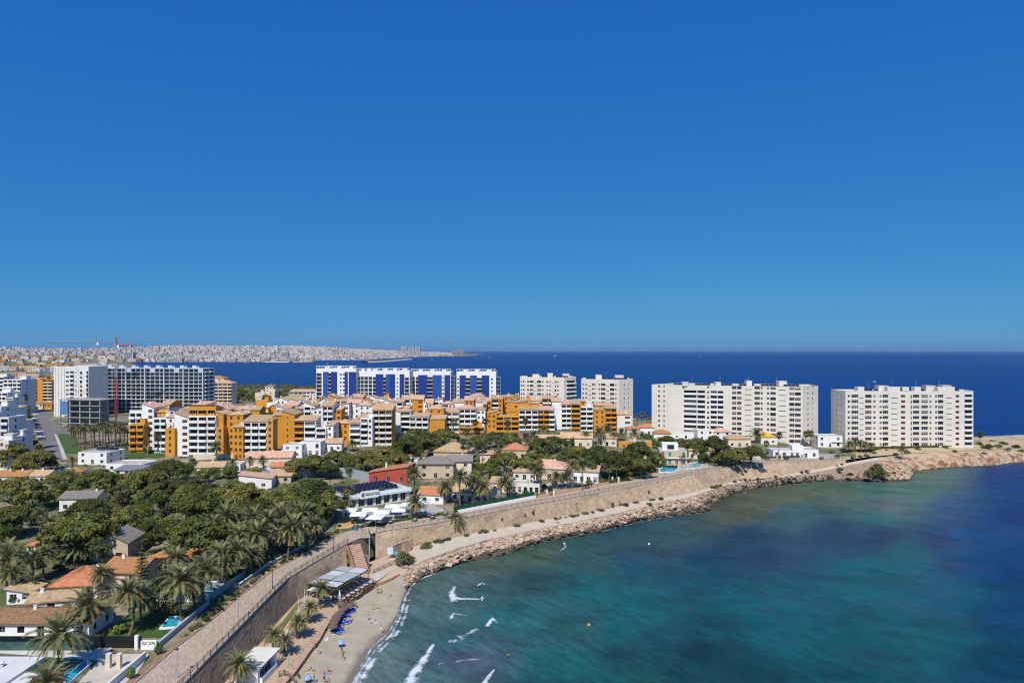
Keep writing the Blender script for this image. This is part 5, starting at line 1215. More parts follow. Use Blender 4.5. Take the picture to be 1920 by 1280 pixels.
def quad_at(name, pts, mt, dz=.012, sub=1, z=None):
    mb = MB(); q = [G(*a) if z is None else P(a[0], a[1], z) for a in pts]; n = len(mb.v)
    if len(q) == 4:
        for i in range(sub):
            for j in range(sub):
                def f(s_, t):
                    v = q[0].lerp(q[1], s_).lerp(q[3].lerp(q[2], s_), t); return (v.x, v.y, (g(v.x, v.y) if z is None else z)+dz)
                mb.quad(f(i/sub, j/sub), f((i+1)/sub, j/sub), f((i+1)/sub, (j+1)/sub), f(i/sub, (j+1)/sub))
    else:
        mb.v += [(v.x, v.y, v.z+dz) for v in q]; mb.f.append(tuple(range(len(q)))); mb.m.append(0)
    return mb.build(name, mt)
def gwall(label, pts, h, mt, th=.3, name='garden_wall', cat='garden wall', cap=None):
    """a free-standing wall along places"""
    root = thing(name, label, cat, pts[0]); mb = MB(); cp = MB(); o = Vector(pts[0])
    for a, b in zip(pts, pts[1:]):
        a, b = Vector(a)-o, Vector(b)-o; d = Vector((b.x-a.x, b.y-a.y, 0)).normalized(); s_ = Vector((-d.y, d.x, 0))*th/2; dn, up = Vector((0, 0, -.8)), Vector((0, 0, h))
        q = [a+s_, a-s_, b-s_, b+s_]
        for k in range(4): u, v = q[k], q[(k+1) % 4]; mb.quad(u+dn, v+dn, v+up, u+up)
        mb.quad(*[v+up for v in q])
        if cap: e = s_*1.35; cp.quad(a+e+up*1.02, a-e+up*1.02, b-e+up*1.02, b+e+up*1.02); cp.quad(a-e+up, b-e+up, b-e+up*1.02, a-e+up*1.02)
    mb.build('wall', mt, root)
    if cap: cp.build('coping', cap, root)
    return root
PALEPOOL = mat('pale_pool_water', (.30, .48, .47), .12, .1, .5, .3, 2.5, spec=.5)
def pool(label, pts, z=None, mt=None):
    q = [G(*a) if z is None else P(a[0], a[1], z) for a in pts]; zz = max(v.z for v in q)+.25; c = sum(q, Vector())/len(q); root = thing('swimming_pool', label, 'swimming pool', (c.x, c.y, zz))
    l = [Vector((v.x-c.x, v.y-c.y, 0)) for v in q]; out = [v*(1+.5/max(v.length, .5)) for v in l]; mb = MB(); n = len(l)
    for i in range(n):
        j = (i+1) % n; mb.quad(out[i], out[j], l[j], l[i]); mb.quad(out[i]-Vector((0, 0, .6)), out[j]-Vector((0, 0, .6)), out[j], out[i]); mb.quad(l[i], l[j], l[j]-Vector((0, 0, .25)), l[i]-Vector((0, 0, .25)))
    mb.build('coping', WHITE, root); wt_ = MB(); wt_.v += [tuple(v-Vector((0, 0, .08))) for v in l]; wt_.f.append(tuple(range(n))); wt_.m.append(0); wt_.build('water', mt or POOL, root)
def car(label, p, rz, col, suv=False, group='parked cars'):
    root = thing('parked_car', label, 'car', p, rz, group); h = .25 if suv else 0; key = ('car', col, suv)
    if key not in WCACHE:
        m_ = mat('car_paint_%d_%d_%d' % tuple(int(255*c) for c in col), col, .25, .02, 1, spec=.5)
        def loft(mb, secs, m):
            rings = []
            for x, w_, z0, z1, r_ in secs:
                k = len(mb.v); hw = w_/2
                for y, z in ((-hw, z0), (-hw, z1-r_), (-hw+r_, z1), (hw-r_, z1), (hw, z1-r_), (hw, z0)): mb.v.append((x, y, z))
                rings.append(k)
            for a, b in zip(rings, rings[1:]):
                for j in range(5): mb.f.append((a+j, b+j, b+j+1, a+j+1)); mb.m.append(m)
            for r_ in (rings[0], rings[-1]): mb.f.append(tuple(r_+j for j in range(6))); mb.m.append(m)
        bd = MB(); loft(bd, [(-2.15, 1.5, .35, .75+h, .1), (-2.0, 1.75, .3, .95+h, .12), (-.6, 1.8, .28, 1.0+h, .12), (.9, 1.8, .28, .98+h, .12), (1.9, 1.7, .3, .78+h, .12), (2.15, 1.4, .35, .65+h, .1)], 0)
        cb_ = MB(); loft(cb_, [(-1.85 if suv else -1.5, 1.55, .95+h, 1.02+h, .05), (-1.35 if suv else -.9, 1.45, .95+h, 1.52+h, .12), (.2, 1.45, .95+h, 1.55+h, .12), (1.15, 1.55, .93+h, 1.0+h, .05)], 0)
        rf = MB(); rf.box(-1.25 if suv else -.85, .22, -.62, .62, 1.5+h, 1.57+h)
        wh = MB(); wh.tube([(0, -.1, 0), (0, .1, 0)], .33, 12, 0); rm = MB(); rm.tube([(0, -.11, 0), (0, .11, 0)], .19, 8, 0)
        WCACHE[key] = (bd.mesh('body', m_), cb_.mesh('cabin_glass', GLASS), rf.mesh('roof_panel', m_), wh.mesh('wheel', DARK), rm.mesh('rim', STEEL))
    bd, cb_, rf, wh, rm = WCACHE[key]; put('body', bd, root); put('cabin_glass', cb_, root); put('roof_panel', rf, root)
    for x in (-1.35, 1.35):
        for y in (-.8, .8): put('rim', rm, put('wheel', wh, root, (x, y, .33)))
def sill(z): return Vector((0, 0, z))
# --- near villas on the left
villa('long low white house with dark brown tiled roof beside the lawn', 0, 161, 1195, 2.7, 8.0, 'gx', WHITE, TILEB, 0, .34, (.32,), 'w', 5, hr=1.5, p=Vector((-89.5, 129.5, 7.6)), wd=18.5, over=.5)
villa('white rear wing with tan tiled roof behind the long low house', 55, 135, 1150, 2.6, 7, 'gx', WHITE, TILET, .25, .34, (.2,), 'w', 3, hr=1.1)
villa('small white outhouse with a sloping tan roof at the left edge', 14, 58, 1132, 2.5, 5, 'mr', WHITE, TILET, .1, .34, (), 'w', 2, hr=1.0)
villa('large two storey villa with a hipped terracotta roof behind the palms', 100, 180, 1124, 3.2, 10, 'hip', WARMWHITE, TILE, .12, .34, (.8,), 'w', 3, hr=2.6, over=.7)
villa('pale right wing of the terracotta villa with a tall chimney', 186, 262, 1118, 5.4, 10, 'gx', PALEPINK, TILE, -.12, .34, (.25,), 'ws' if False else 'w', 3, hr=1.8, over=.6)
villa('low villa with an orange hipped roof under the large pines', 282, 352, 1078, 4.2, 11, 'hip', WARMWHITE, TILE, -.2, .34, (), 'w', 3, hr=2.4, over=.7)
villa('stone villa with pitched dark roof half hidden by pines', 175, 238, 1052, 4.6, 9, 'gy', BEIGE, TILEG, .1, 0, (.5,), 'w', 2, hr=2.4)
villa('small garden house with terracotta roof among left palms', 50, 82, 1040, 2.6, 5, 'hip', WARMWHITE, TILE, 0, .34, (), 'w', 2)
villa('old villa with a long ridged grey roof and slim chimney', 112, 178, 958, 4.2, 9, 'gx', WARMWHITE, TILEG, .05, 0, (.85,), 'w', 3, hr=1.7)
villa('small pavilion with a pointed grey roof between pines', 212, 238, 925, 3.0, 6, 'hip', WARMWHITE, TILEG, 0, 0, (.4,), 'w', 2, hr=2)
b, p, w_ = villa('white cubic villa with roof panels beside the palm park', 144, 202, 871, 5.4, 12, 'f', WHITE, TILE, -.12, 0, (), 'w', 3)
solar('solar panels on the white cubic villa', p+Vector((2, 7, 5.4)), -.12, 2.0, 1.5, 5, 25)
villa('low white annex with a long flat roof right of the cubic villa', 196, 268, 884, 3.2, 11, 'f', WHITE, TILE, -.1, 0, (), 'w', 3)
villa('grey roofed white garage in front of the flat annex', 212, 262, 893, 2.6, 7, 'mf', WARMWHITE, mat('grey_sheet_roof', (.20, .215, .235), .6, .06, .5), -.1, 0, (), 'd', 3, name='garage', hr=1.0)
villa('row house with orange roofs at the left edge below the pines', -10, 48, 907, 3.0, 8, 'gx', WARMWHITE, TILE, 0, 0, (.3, .7), 'w', 3)
villa('row house with tan roof and white chimney near the parked cars', 50, 88, 906, 3.0, 8, 'gx', WARMWHITE, TILET, 0, 0, (.5,), 'w', 2)
villa('small orange roofed house behind pines left of the flat villa', 120, 152, 898, 3.0, 7, 'hip', WARMWHITE, TILE, .2, 0, (), 'w', 2)
villa('beige house with broad pink roof below the dark balconies', 462, 545, 876, 4.2, 10, 'gx', CREAM, TILEP, .1, 0, (.55, .75), 'w', 4, hr=2.2)
villa('white flat roofed modern villa in front of the plain ochre block', 530, 566, 858, 6.0, 9, 'f', WHITE, TILE, .0, 0, (), 'w', 2)
villa('lower white wing of the flat roofed modern villa', 562, 601, 853, 6.2, 8, 'f', WHITE, TILE, .0, 0, (), 'd', 3)
villa('small pink house with dark porch before the round pines', 508, 548, 889, 3.2, 7, 'gx', PALEPINK, TILE, .1, 0, (.2,), 'd', 3)
villa('grey and white house with a pink roof among dark pines', 449, 508, 917, 4.0, 8, 'mr', WHITE, TILEP, .15, 0, (), 'w', 2)
villa('low tan roofed shed left of the grey screen', 505, 545, 906, 3.0, 6, 'mf', BEIGE, TILET, .1, 0, (), 'w', 2, name='shed')
villa('red walled house with a terracotta roof behind the restaurant', 690, 765, 905, 4.0, 11, 'ml', RED, TILE, -.15, 0, (.35,), 'd', 3, hr=2.6)
villa('white villa with an orange hip roof at the pine edge', 766, 797, 868, 3.4, 8, 'hip', WHITE, TILE, 0, 0, (), 'd', 2, hr=2)
villa('large old house with a weathered tan roof behind the grey roofed one', 812, 880, 866, 4.6, 13, 'hip', BEIGE, TILET, -.12, 0, (.9,), 'w', 4, hr=3.4)
villa('two storey beige house with a grey hip roof', 784, 850, 897, 6.0, 10, 'hip', BEIGE, TILEG, 0, 0, (), 'w', 3, hr=2.4, over=.7)
villa('beige right wing with grey roof and white chimney', 838, 884, 893, 6.2, 9, 'gx', CREAM, TILEG, 0, 0, (.6,), 'w', 2, hr=2.2, over=.6)
villa('small white bungalow with orange roofs beside the terrace', 783, 832, 944, 3.2, 9, 'gx', WHITE, TILE, -.2, 0, (), 'w', 2)
villa('white bungalow with an orange roof and dark car in front', 843, 918, 941, 3.2, 9, 'gx', WHITE, TILET, -.35, 0, (), 'w', 5, hr=2.2)
villa('terracotta roofed house left of the fan palm group', 941, 988, 860, 4.2, 10, 'hip', BEIGE, TILE, -.1, 0, (), 'w', 3, hr=2.4)
villa('small pink roofed house behind the fan palms', 900, 924, 868, 4.0, 8, 'gx', PALEPINK, TILEP, 0, 0, (), 'w', 2)
villa('rambling house with stepped pink roofs behind the promenade palms', 980, 1060, 898, 4.4, 13, 'hip', PALEPINK, TILEP, -.25, 0, (.7,), 'w', 4, hr=2.6)
villa('low pink roofed house left of the white arcade', 962, 1005, 900, 3.4, 9, 'gx', WARMWHITE, TILEP, -.1, 0, (.3,), 'w', 3, hr=2)
villa('house with white columned arcade and flat pink terrace', 958, 1012, 924, 3.6, 6, 'f', WARMWHITE, TILEP, -.2, 0, (), 'd', 5)
villa('white seaside house with a pink roof right of the blue awning', 1072, 1122, 904, 4.4, 9, 'gx', WHITE, TILEP, -.25, 0, (), 'd', 4, hr=1.8)
villa('ochre walled house with crenellated terraces behind dark pines', 1160, 1222, 842, 4.2, 10, 'f', OCHRE2, TILET, -.1, 0, (.5,), 'w', 3)
villa('beige roofed row below the striped ochre block', 1000, 1050, 842, 4.2, 10, 'gx', CREAM, TILEP, -.1, 0, (), 'w', 3, hr=2.4)
villa('cream house with a tan roof below the striped ochre block', 1052, 1110, 838, 4.6, 11, 'gx', CREAM, TILET, -.1, 0, (.4,), 'w', 4, hr=2.4)
villa('orange roofed house beside the cream end block', 1176, 1200, 818, 4.5, 8, 'hip', PALEPINK, TILE, 0, 0, (), 'w', 2)
villa('white house with terracotta roof under the narrow tower', 1196, 1238, 815, 4.6, 9, 'hip', WHITE, TILE, -.1, 0, (), 'w', 3, hr=2)
villa('long white flat building at the foot of the angled tower', 1243, 1312, 823, 3.6, 8, 'f', WHITE, TILE, .05, 0, (), 'w', 4)
villa('taller white cube at the foot of the angled tower', 1308, 1340, 826, 6.2, 8, 'f', WHITE, TILE, .05, 0, (), 'B', 2)
villa('pink roofed house right of the white cube', 1338, 1372, 826, 5.2, 9, 'hip', WARMWHITE, TILEP, 0, 0, (), 'w', 2)
villa('beige hipped house behind the round trees', 1366, 1408, 838, 4.6, 10, 'hip', CREAM, TILET, 0, 0, (.5,), 'w', 3)
villa('house with a bright yellow roof between palms', 1427, 1457, 833, 4.4, 9, 'hip', WARMWHITE, mat('yellow_roof', (.66, .36, .04), .85, .08, .6), 0, 0, (), 'w', 2)
villa('villa with a tan hip roof right of the teal windowed house', 1292, 1342, 860, 4.2, 11, 'hip', CREAM, TILET, -.15, 0, (.3,), 'd', 4, hr=2.8)
b, p, w_ = villa('modern villa with tall teal windows above the sea wall', 1237, 1288, 872, 6.8, 10, 'f', BEIGE, TILE, -.12, 0, (), 'T', 4, style='teal')
mb = MB(); mb.box(-w_*.38, w_*.2, 2.5, 8, 6.5, 9.6); mb.build('roof_storey', WHITE, b.root); mb = MB(); mb.box(-w_*.2, w_*.05, 2.4, 2.49, 7.0, 9.0); mb.build('window', GLASS, b.root)
mb = MB(); mb.box(-w_/2-.5, w_/2+.8, -.9, .3, 3.25, 3.45); mb.build('canopy', WHITE, b.root)
b, p, w_ = villa('white modern villa with dark picture windows near the wall end', 1488, 1534, 858, 4.0, 11, 'f', WHITE, TILE, -.08, 0, (), 'W', 3)
mb = MB(); mb.box(-w_*.5, -w_*.05, 1.5, 9, 3.7, 5.8); mb.build('upper_storey', WHITE, b.root)
villa('low white wing left of the modern villa', 1450, 1492, 856, 3.2, 8, 'f', WHITE, TILE, -.08, 0, (), 'd', 3)
b, p, w_ = villa('white modern villa with broad glazed terrace below the headland tower', 1534, 1579, 838, 6.4, 10, 'f', WHITE, TILE, -.05, 0, (), 'W', 3)
mb = MB(); mb.box(w_*.05, w_*.5, -.9, .1, 3.0, 3.25); mb.build('canopy', WHITE, b.root)
gwall('grey rendered terrace wall of the white modern villa', [G(1502, 858), G(1570, 856)], 1.6, mat('grey_render', (.42, .43, .45), .85, .05, .3))
quad_at('terrace', [(1475, 863), (1568, 858), (1560, 850), (1480, 854)], PAVE, .02)['kind'] = 'structure'
villa('low white house with a tan roof by the cypress below the dark balconies', 370, 418, 889, 3.0, 8, 'gx', WHITE, TILET, .1, 0, (.5,), 'w', 3)
villa('small white house with flat roof left of the beige pink roofed one', 415, 450, 884, 3.2, 8, 'f', WHITE, TILE, .1, 0, (), 'd', 3)
villa('white cottage with pink roof behind the round pines of the screen', 604, 640, 846, 4.0, 9, 'gx', WHITE, TILEP, .1, 0, (.4,), 'w', 3)
villa('cream cottage with a tan roof right of the white blind gable', 880, 908, 846, 4.0, 8, 'hip', CREAM, TILET, 0, 0, (), 'w', 2)
villa('white cottage with an orange roof left of the broad date palms', 960, 992, 840, 4.0, 8, 'gx', WHITE, TILE, -.1, 0, (.6,), 'w', 2)
villa('cream cottage with a pink roof among the palms left of the ochre walled house', 1120, 1156, 836, 4.4, 9, 'gx', CREAM, TILEP, -.1, 0, (.3,), 'w', 3)
villa('white house with terracotta roof right of the ochre walled house', 1226, 1258, 826, 4.2, 9, 'hip', WHITE, TILE, -.1, 0, (), 'w', 2)
villa('beige house with tan roof behind the young palms of the dry lawn', 1178, 1212, 862, 4.2, 8, 'hip', BEIGE, TILET, -.2, 0, (.5,), 'w', 2)
villa('white bungalow with pink roof behind the seaside palms left of the arcade', 918, 956, 922, 3.4, 8, 'gx', WHITE, TILEP, -.25, 0, (), 'd', 3)
# low houses filling the middle distance between ochre complex and pines are done above; garden walls and screens:
pts = [G(492, 899), G(548, 897), G(600, 892), G(650, 893), G(694, 903)]
gwall('tall curved grey metal screen left of the red house', pts, 3.6, mat('grey_sheet', (.34, .37, .41), .6, .06, .4), .2, 'screen_wall', 'screen')
gwall('white boundary wall beside the pink house', [G(495, 880), G(540, 893)], 1.8, WHITE)
gwall('cream garden wall below the nearest ochre corner block', [G(362, 862), G(450, 858)], 2.2, CREAM)
gwall('white garden wall with green netting on the promenade', [prom.at((x-CX)/F)+Vector((0, .6, 0)) for x in (858, 900, 950, 1004)], 1.0, WHITE, .3)
gwall('green netting fence above the white garden wall', [prom.at((x-CX)/F)+Vector((0, 1.4, .2)) for x in (850, 900, 950, 1002)], 2.0, GREENNET, .08, 'netting_fence', 'fence')
gwall('long pinkish promenade parapet below the lawn with palms', [prom.at((x-CX)/F)+Vector((0, .5, 0)) for x in (1010, 1060, 1110, 1150, 1200, 1235)], .9, PINKBASE, .3)
gwall('white garden wall near the far end of the promenade', [prom.at((x-CX)/F)+Vector((0, .5, 0)) for x in (1385, 1400, 1432)], 1.3, WHITE, .3)
gwall('dark hedge-topped wall below the white modern villa', [prom.at((x-CX)/F)+Vector((0, .5, 0)) for x in (1436, 1470, 1500)], 1.0, mat('dark_wall', (.10, .09, .07), .9, .2, 1), .4)
for i, x in enumerate((1032, 1154, 1461)):
    q = prom.at((x-CX)/F); root = thing('gate_pillars', ['pair of pale gate pillars by the promenade below the arcade house', 'pair of pale gate pillars below the dry lawn', 'pair of pale gate pillars below the white modern villa'][i], 'gate', q)
    for s_ in (-1, 1): mb = MB(); mb.box(s_*1.2-.3, s_*1.2+.3, -.3, .3, -.2, 2.1); mb.box(s_*1.2-.36, s_*1.2+.36, -.36, .36, 2.1, 2.25); mb.build('pillar', CREAM, root)
    mb = MB(); [mb.box(-.85+.17*j, -.8+.17*j, -.03, .03, .1, 1.8) for j in range(11)]; mb.build('gate', DARK, root)
# lawns, pools, streets
def flat(name, pts, mt, dz=.02, sub=8, k='structure', z=None): return kind(quad_at(name, pts, mt, dz+.07, sub, z), k)
flat('lawn', [(186, 1196), (305, 1196), (372, 1146), (246, 1146)], LAWN, .03)
flat('lawn', [(1120, 905), (1205, 893), (1198, 880), (1122, 884)], DRYLAWN, .03)
flat('lawn', [(118, 850), (155, 850), (140, 815), (101, 815)], LAWN, .03)
flat('lawn', [(228, 860), (318, 856), (290, 836), (236, 838)], LAWN, .03)
flat('lawn', [(365, 885), (412, 884), (405, 866), (368, 868)], LAWN, .03)
flat('street', [(88, 862), (122, 862), (104, 812), (72, 808)], ASPHALT, .03)
flat('street', [(72, 808), (135, 815), (120, 800), (70, 796)], ASPHALT, .034)
flat('street', [(70, 800), (112, 806), (84, 765), (56, 765)], ASPHALT, .038)
flat('pavement', [(118, 862), (126, 862), (107, 815), (101, 813)], PAVE, .15)
flat('street', [(640, 880), (745, 893), (770, 868), (690, 866)], ASPHALT, .03)
flat('street', [(268, 955), (318, 975), (330, 930), (298, 925)], ASPHALT, .03)
flat('terrace', [(0, 1225), (200, 1240), (215, 1200), (0, 1198)], mat('pale_tiles', (.60, .55, .48), .8, .06, .4), .03)
flat('terrace', [(120, 1310), (236, 1296), (280, 1226), (196, 1226)], mat('sandy_concrete', (.56, .49, .40), .9, .08, .5, .2, 5), .05)
flat('terrace', [(640, 990), (850, 962), (800, 942), (640, 962)], mat('grey_tiles_floor', (.42, .40, .38), .85, .08, .5), .04)
flat('terrace', [(1020, 922), (1118, 904), (1108, 896), (1015, 908)], PAVE, .04)
flat('terrace', [(1225, 892), (1330, 876), (1322, 864), (1222, 874)], PAVE, .04)
pool('rectangular blue pool on the green lawn by the promenade', [(302, 1179), (331, 1177), (342, 1158), (318, 1158)])
pool('bright blue garden pool below the teal windowed villa', [(1236, 885), (1262, 886), (1272, 878), (1242, 877)])
pool('pale turquoise terrace pool right of the bright blue one', [(1288, 879), (1312, 876), (1320, 868), (1296, 870)], mt=PALEPOOL)
pool('pale turquoise pool with a white rim behind the seaside palms', [(376, 1128), (406, 1112), (440, 1090), (392, 1092)], mt=PALEPOOL)
pool('long narrow pool of the white terrace at the bottom edge', [(128, 1282), (168, 1246), (160, 1240), (112, 1272)])
# --- villas' walls along the near promenade
WL = [Vector((-65.2, 78, 7.2)), Vector((-65.0, 120, 7.35))]
gwall('white boundary wall along the near promenade at the bottom edge', [Vector((-65.0, 92, 7.2)), Vector((-65.0, 121, 7.4))], 1.3, WHITE, .3, cap=WARMWHITE)
gwall('grey boundary wall between the lawn pool and the planting bed', [Vector((-65.0, 125.5, 7.5)), Vector((-64.9, 146, 7.7))], 1.0, mat('grey_render', (.42, .43, .45)), .4, cap=mat('grey_render', (.42, .43, .45)))
gwall('white pool wall beside the cypresses', [Vector((-81, 147, 7.7)), Vector((-65.3, 147.2, 7.7))], 1.7, WHITE, .3)
gwall('low pale balustrade wall right of the palm grove', [prom.at((x-CX)/F)+Vector((-2.9, 1.2, .1)) for x in (468, 520, 565, 590)], .75, mat('grey_render', (.42, .43, .45)), .3, cap=WARMWHITE)
gwall('turquoise glass pool fence beside the promenade planting', [Vector((-65.2, 148, 8.0)), Vector((-64.2, 158, 8.2)), Vector((-63.6, 163, 8.3))], 1.5, mat('sea_glass', (.22, .36, .38), .2, .1, .3, spec=.5), .1, 'glass_fence', 'fence')
gwall('dark planted screen between the long house and the terrace', [Vector((-97, 125.4, 7.6)), Vector((-68, 125.4, 7.6))], 2.0, mat('dark_screen', (.015, .018, .02), .5, .2, 1), .12, 'screen_wall', 'screen')
gwall('green glass fence in front of the dark planted screen', [Vector((-97, 124.2, 7.6)), Vector((-76, 124.2, 7.6))], 1.5, mat('green_glass', (.05, .11, .10), .2, .2, .6, spec=.5), .06, 'glass_fence', 'fence')
gwall('white post of the garden gate left of the pool', [Vector((-69.0, 125, 7.6)), Vector((-68.4, 125, 7.6))], 2.3, WHITE, .6, 'gate_post', 'gate post')
gwall('white planter wall in front of the lawn pool', [Vector((-67.8, 124.9, 7.5)), Vector((-64.95, 124.9, 7.5))], 1.5, WHITE, .5, 'planter', 'planter')
for i, x in enumerate((-69.4, -67.6)):
    root = thing('gate_post', ['left cream gate pillar at the terrace entrance', 'right cream gate pillar at the terrace entrance'][i], 'gate post', (x, 117.5, 7.4)); mb = MB(); mb.box(-.35, .35, -.35, .35, 0, 2.4); mb.build('pillar', CREAM, root); mb = MB(); mb.box(-.4, .4, -.4, .4, 2.4, 2.52); mb.build('cap', WARMWHITE, root)
# white sun terrace at the bottom left: slabs, steps, loungers
root = thing('sun_deck', 'white stepped sun deck at the bottom left corner', 'terrace', (-88, 112, 7.4))
for i, (x0, x1, y0, y1, z0, z1) in enumerate(((-14, 6, -14, 8, -.5, .9), (-14, -4, -6, 5, .903, 1.3), (6.01, 9, -6, 3, -.5, .45))):
    mb = MB(); mb.box(x0, x1, y0, y1, z0, z1); mb.build('slab', mat('white_deck', (.66, .65, .65), .8, .05, .3), root)
root = thing('garden_steps', 'dark wooden steps right of the white sun deck', 'steps', (-76.5, 112.5, 7.4), .5)
for i in range(6): mb = MB(); mb.box(-2.2, 2.2, -i*.55, -i*.55+.4, 0, 1.2-i*.2); mb.build('step', mat('dark_red_wood', (.16, .08, .06), .8, .2, 2), root)
for i, (x, y) in enumerate(((-91, 113.5), (-88.2, 113.8), (-87.4, 116), (-90, 109.5))):
    root = thing('sun_lounger', where(i, 4, 'white cushioned lounger', 'on the white sun deck'), 'lounger', (x, y, 8.3 if x > -90.4 else 8.7), .15*i, 'loungers on the white sun deck')
    mb = MB(); mb.box(-.9, .9, -.4, .4, .15, .35); mb.build('frame', WARMWHITE, root); mb = MB(); mb.box(-.88, .5, -.38, .38, .352, .5); mb.build('mattress', WHITEFAB, root); mb = MB(); mb.box(.45, .98, -.38, .38, 0, .12, 0, Matrix.Translation((.0, 0, .35)) @ Matrix.Rotation(radians(-20), 4, 'Y')); mb.build('backrest', WHITEFAB, root)
# --- restaurant with solar roof
A_ = G(636, 957); B_ = G(768, 937); u = B_-A_; L_ = u.length; rz = atan2(u.y, u.x)
b = Bld('restaurant', 'white glazed restaurant with a flat solar roof facing the promenade', 'restaurant', A_, rz)
b.body([(0, 0), (L_, 0), (L_, 13), (0, 15)], 0, 4.4, {0: [(.02+.12*i, .11+.12*i, 'g', {'style': 'glass', 'deep': .6}) for i in range(8)]}, mat('ice_white', (.66, .72, .74), .6, .04, .4), 3.4, nf=1, parapet=.5)
mb = MB(); mb.box(-.3, L_+.3, -1.0, -.01, 3.2, 4.0); mb.box(-.3, L_+.3, -.5, -.02, 4.003, 4.6); mb.build('fascia', mat('ice_white', (.66, .72, .74)), b.root)
mb = MB(); mb.box(L_*.27, L_*.52, -1.25, -1.02, 3.0, 5.5); sg = mb.build('sign_board', WHITE, b.root)
fc = bpy.data.curves.new('lettering', 'FONT'); fc.body = 'nasurau'; fc.size = 1.75; fc.extrude = .03; fc.materials.append(mat('navy_letters', (.02, .03, .08), .6, .05, 1)); fo_ = bpy.data.objects.new('lettering', fc); C.objects.link(fo_)
bpy.context.view_layer.update(); fm_ = bpy.data.meshes.new_from_object(fo_.evaluated_get(bpy.context.evaluated_depsgraph_get())); bpy.data.objects.remove(fo_); fo_ = bpy.data.objects.new('lettering', fm_); C.objects.link(fo_); fo_.parent = sg; fo_.location = (L_*.318, -1.29, 3.95); fo_.rotation_euler = (pi/2, 0, 0)
mb = MB(); mb.tri((L_*.276, -1.29, 4.3), (L_*.312, -1.29, 3.3), (L_*.312, -1.29, 5.3)); mb.build('emblem', mat('navy_emblem', (.03, .06, .15), .6, .05, 1), sg)
k = 0
for r in range(4):
    for c in range(3):
        q = Matrix.Rotation(rz, 4, 'Z') @ Vector((L_*(.25+.26*c), 3.2+2.7*r, 4.0)); k += 1
        solar('%s solar row from the front, %s bay of the restaurant roof' % (ORD[r], ('left', 'middle', 'right')[c]), A_+q, rz, 1.5, 1.9, 4, 32, 'solar rows on the restaurant roof')
def parasol(label, p, r, h, mt, square=True, name='parasol', group=None):
    root = thing(name, label, 'parasol', p, random.uniform(-.2, .2), group); mb = MB(); mb.tube([(0, 0, 0), (0, 0, h+.3)], .05, 6); mb.tube([(0, 0, 0), (0, 0, .1)], .35, 8); mb.build('pole', FRAMEW if mt is WHITEFAB else WOOD, root)
    mb = MB(); n = 4 if square else 14; o = pi/4 if square else 0; pr_ = []
    for i in range(n):
        t = 2*pi*i/n+o; pr_.append(Vector((r*1.2*cos(t), r*1.2*sin(t), h-.1))) if square else pr_.append(Vector((r*cos(t), r*sin(t), h-.5+random.uniform(-.06, .04))))
    top = Vector((0, 0, h+(.55 if square else .12))); mids = [(p_*.5+top*.5)+Vector((0, 0, .06)) for p_ in pr_]
    for i in range(n):
        j = (i+1) % n; mb.quad(pr_[i], pr_[j], mids[j], mids[i]); mb.tri(mids[i], mids[j], top); mb.quad(pr_[i]-Vector((0, 0, .18)), pr_[j]-Vector((0, 0, .18)), pr_[j], pr_[i])
    mb.build('canopy', mt, root)
for i, (x, y, r_) in enumerate(((656, 973, 2.6), (672, 981, 2.9), (694, 972, 2.9), (704, 987, 2.9), (716, 977, 2.9), (736, 965, 2.8), (748, 973, 2.6), (764, 962, 2.8), (782, 966, 2.4))):
    parasol(where(i, 9, 'large white square parasol', 'on the restaurant terrace'), G(x, y), r_, 3.0, WHITEFAB, True, group='white parasols of the restaurant')
def table_set(label, p, cloth, group, n=4):
    root = thing('dining_table', label, 'table set', p, random.uniform(0, 1.5), group)
    if 'tbl' not in WCACHE:
        mb = MB(); mb.box(-.45, .45, -.45, .45, .72, .77); t_ = mb.mesh('table_top', cloth); mb = MB(); mb.tube([(0, 0, 0), (0, 0, .72)], .05, 6); mb.tube([(0, 0, 0), (0, 0, .05)], .3, 8); l_ = mb.mesh('table_leg', DARK)
        mb = MB(); mb.box(-.22, .22, -.22, .22, .42, .47); mb.box(-.22, .22, .18, .23, .47, .9); [mb.box(x-.02, x+.02, y-.02, y+.02, 0, .42) for x in (-.2, .2) for y in (-.2, .2)]; WCACHE['tbl'] = (t_, l_, mb.mesh('chair', mat('dark_wicker', (.10, .085, .075), .8, .2, 3)))
    t_, l_, c_ = WCACHE['tbl']; put('table_top', t_, root); put('table_leg', l_, root)
    for i in range(n): a = i*pi/2; put('chair', c_, root, (.72*sin(a), -.72*cos(a) if True else 0, 0), pi+a)
k = 0
rnt = random.Random(4); tl = sorted([(rnt.uniform(655, 850), 0) for _ in range(22)])
for i, (x, _) in enumerate(tl):
    y = 989-(x-655)*.118+rnt.uniform(-9, 3); table_set(where(i, 22, 'small dining table', 'on the restaurant terrace'), G(x, y), mat('table_cloth', (.55, .54, .53), .8, .1, 2), 'tables of the restaurant terrace')
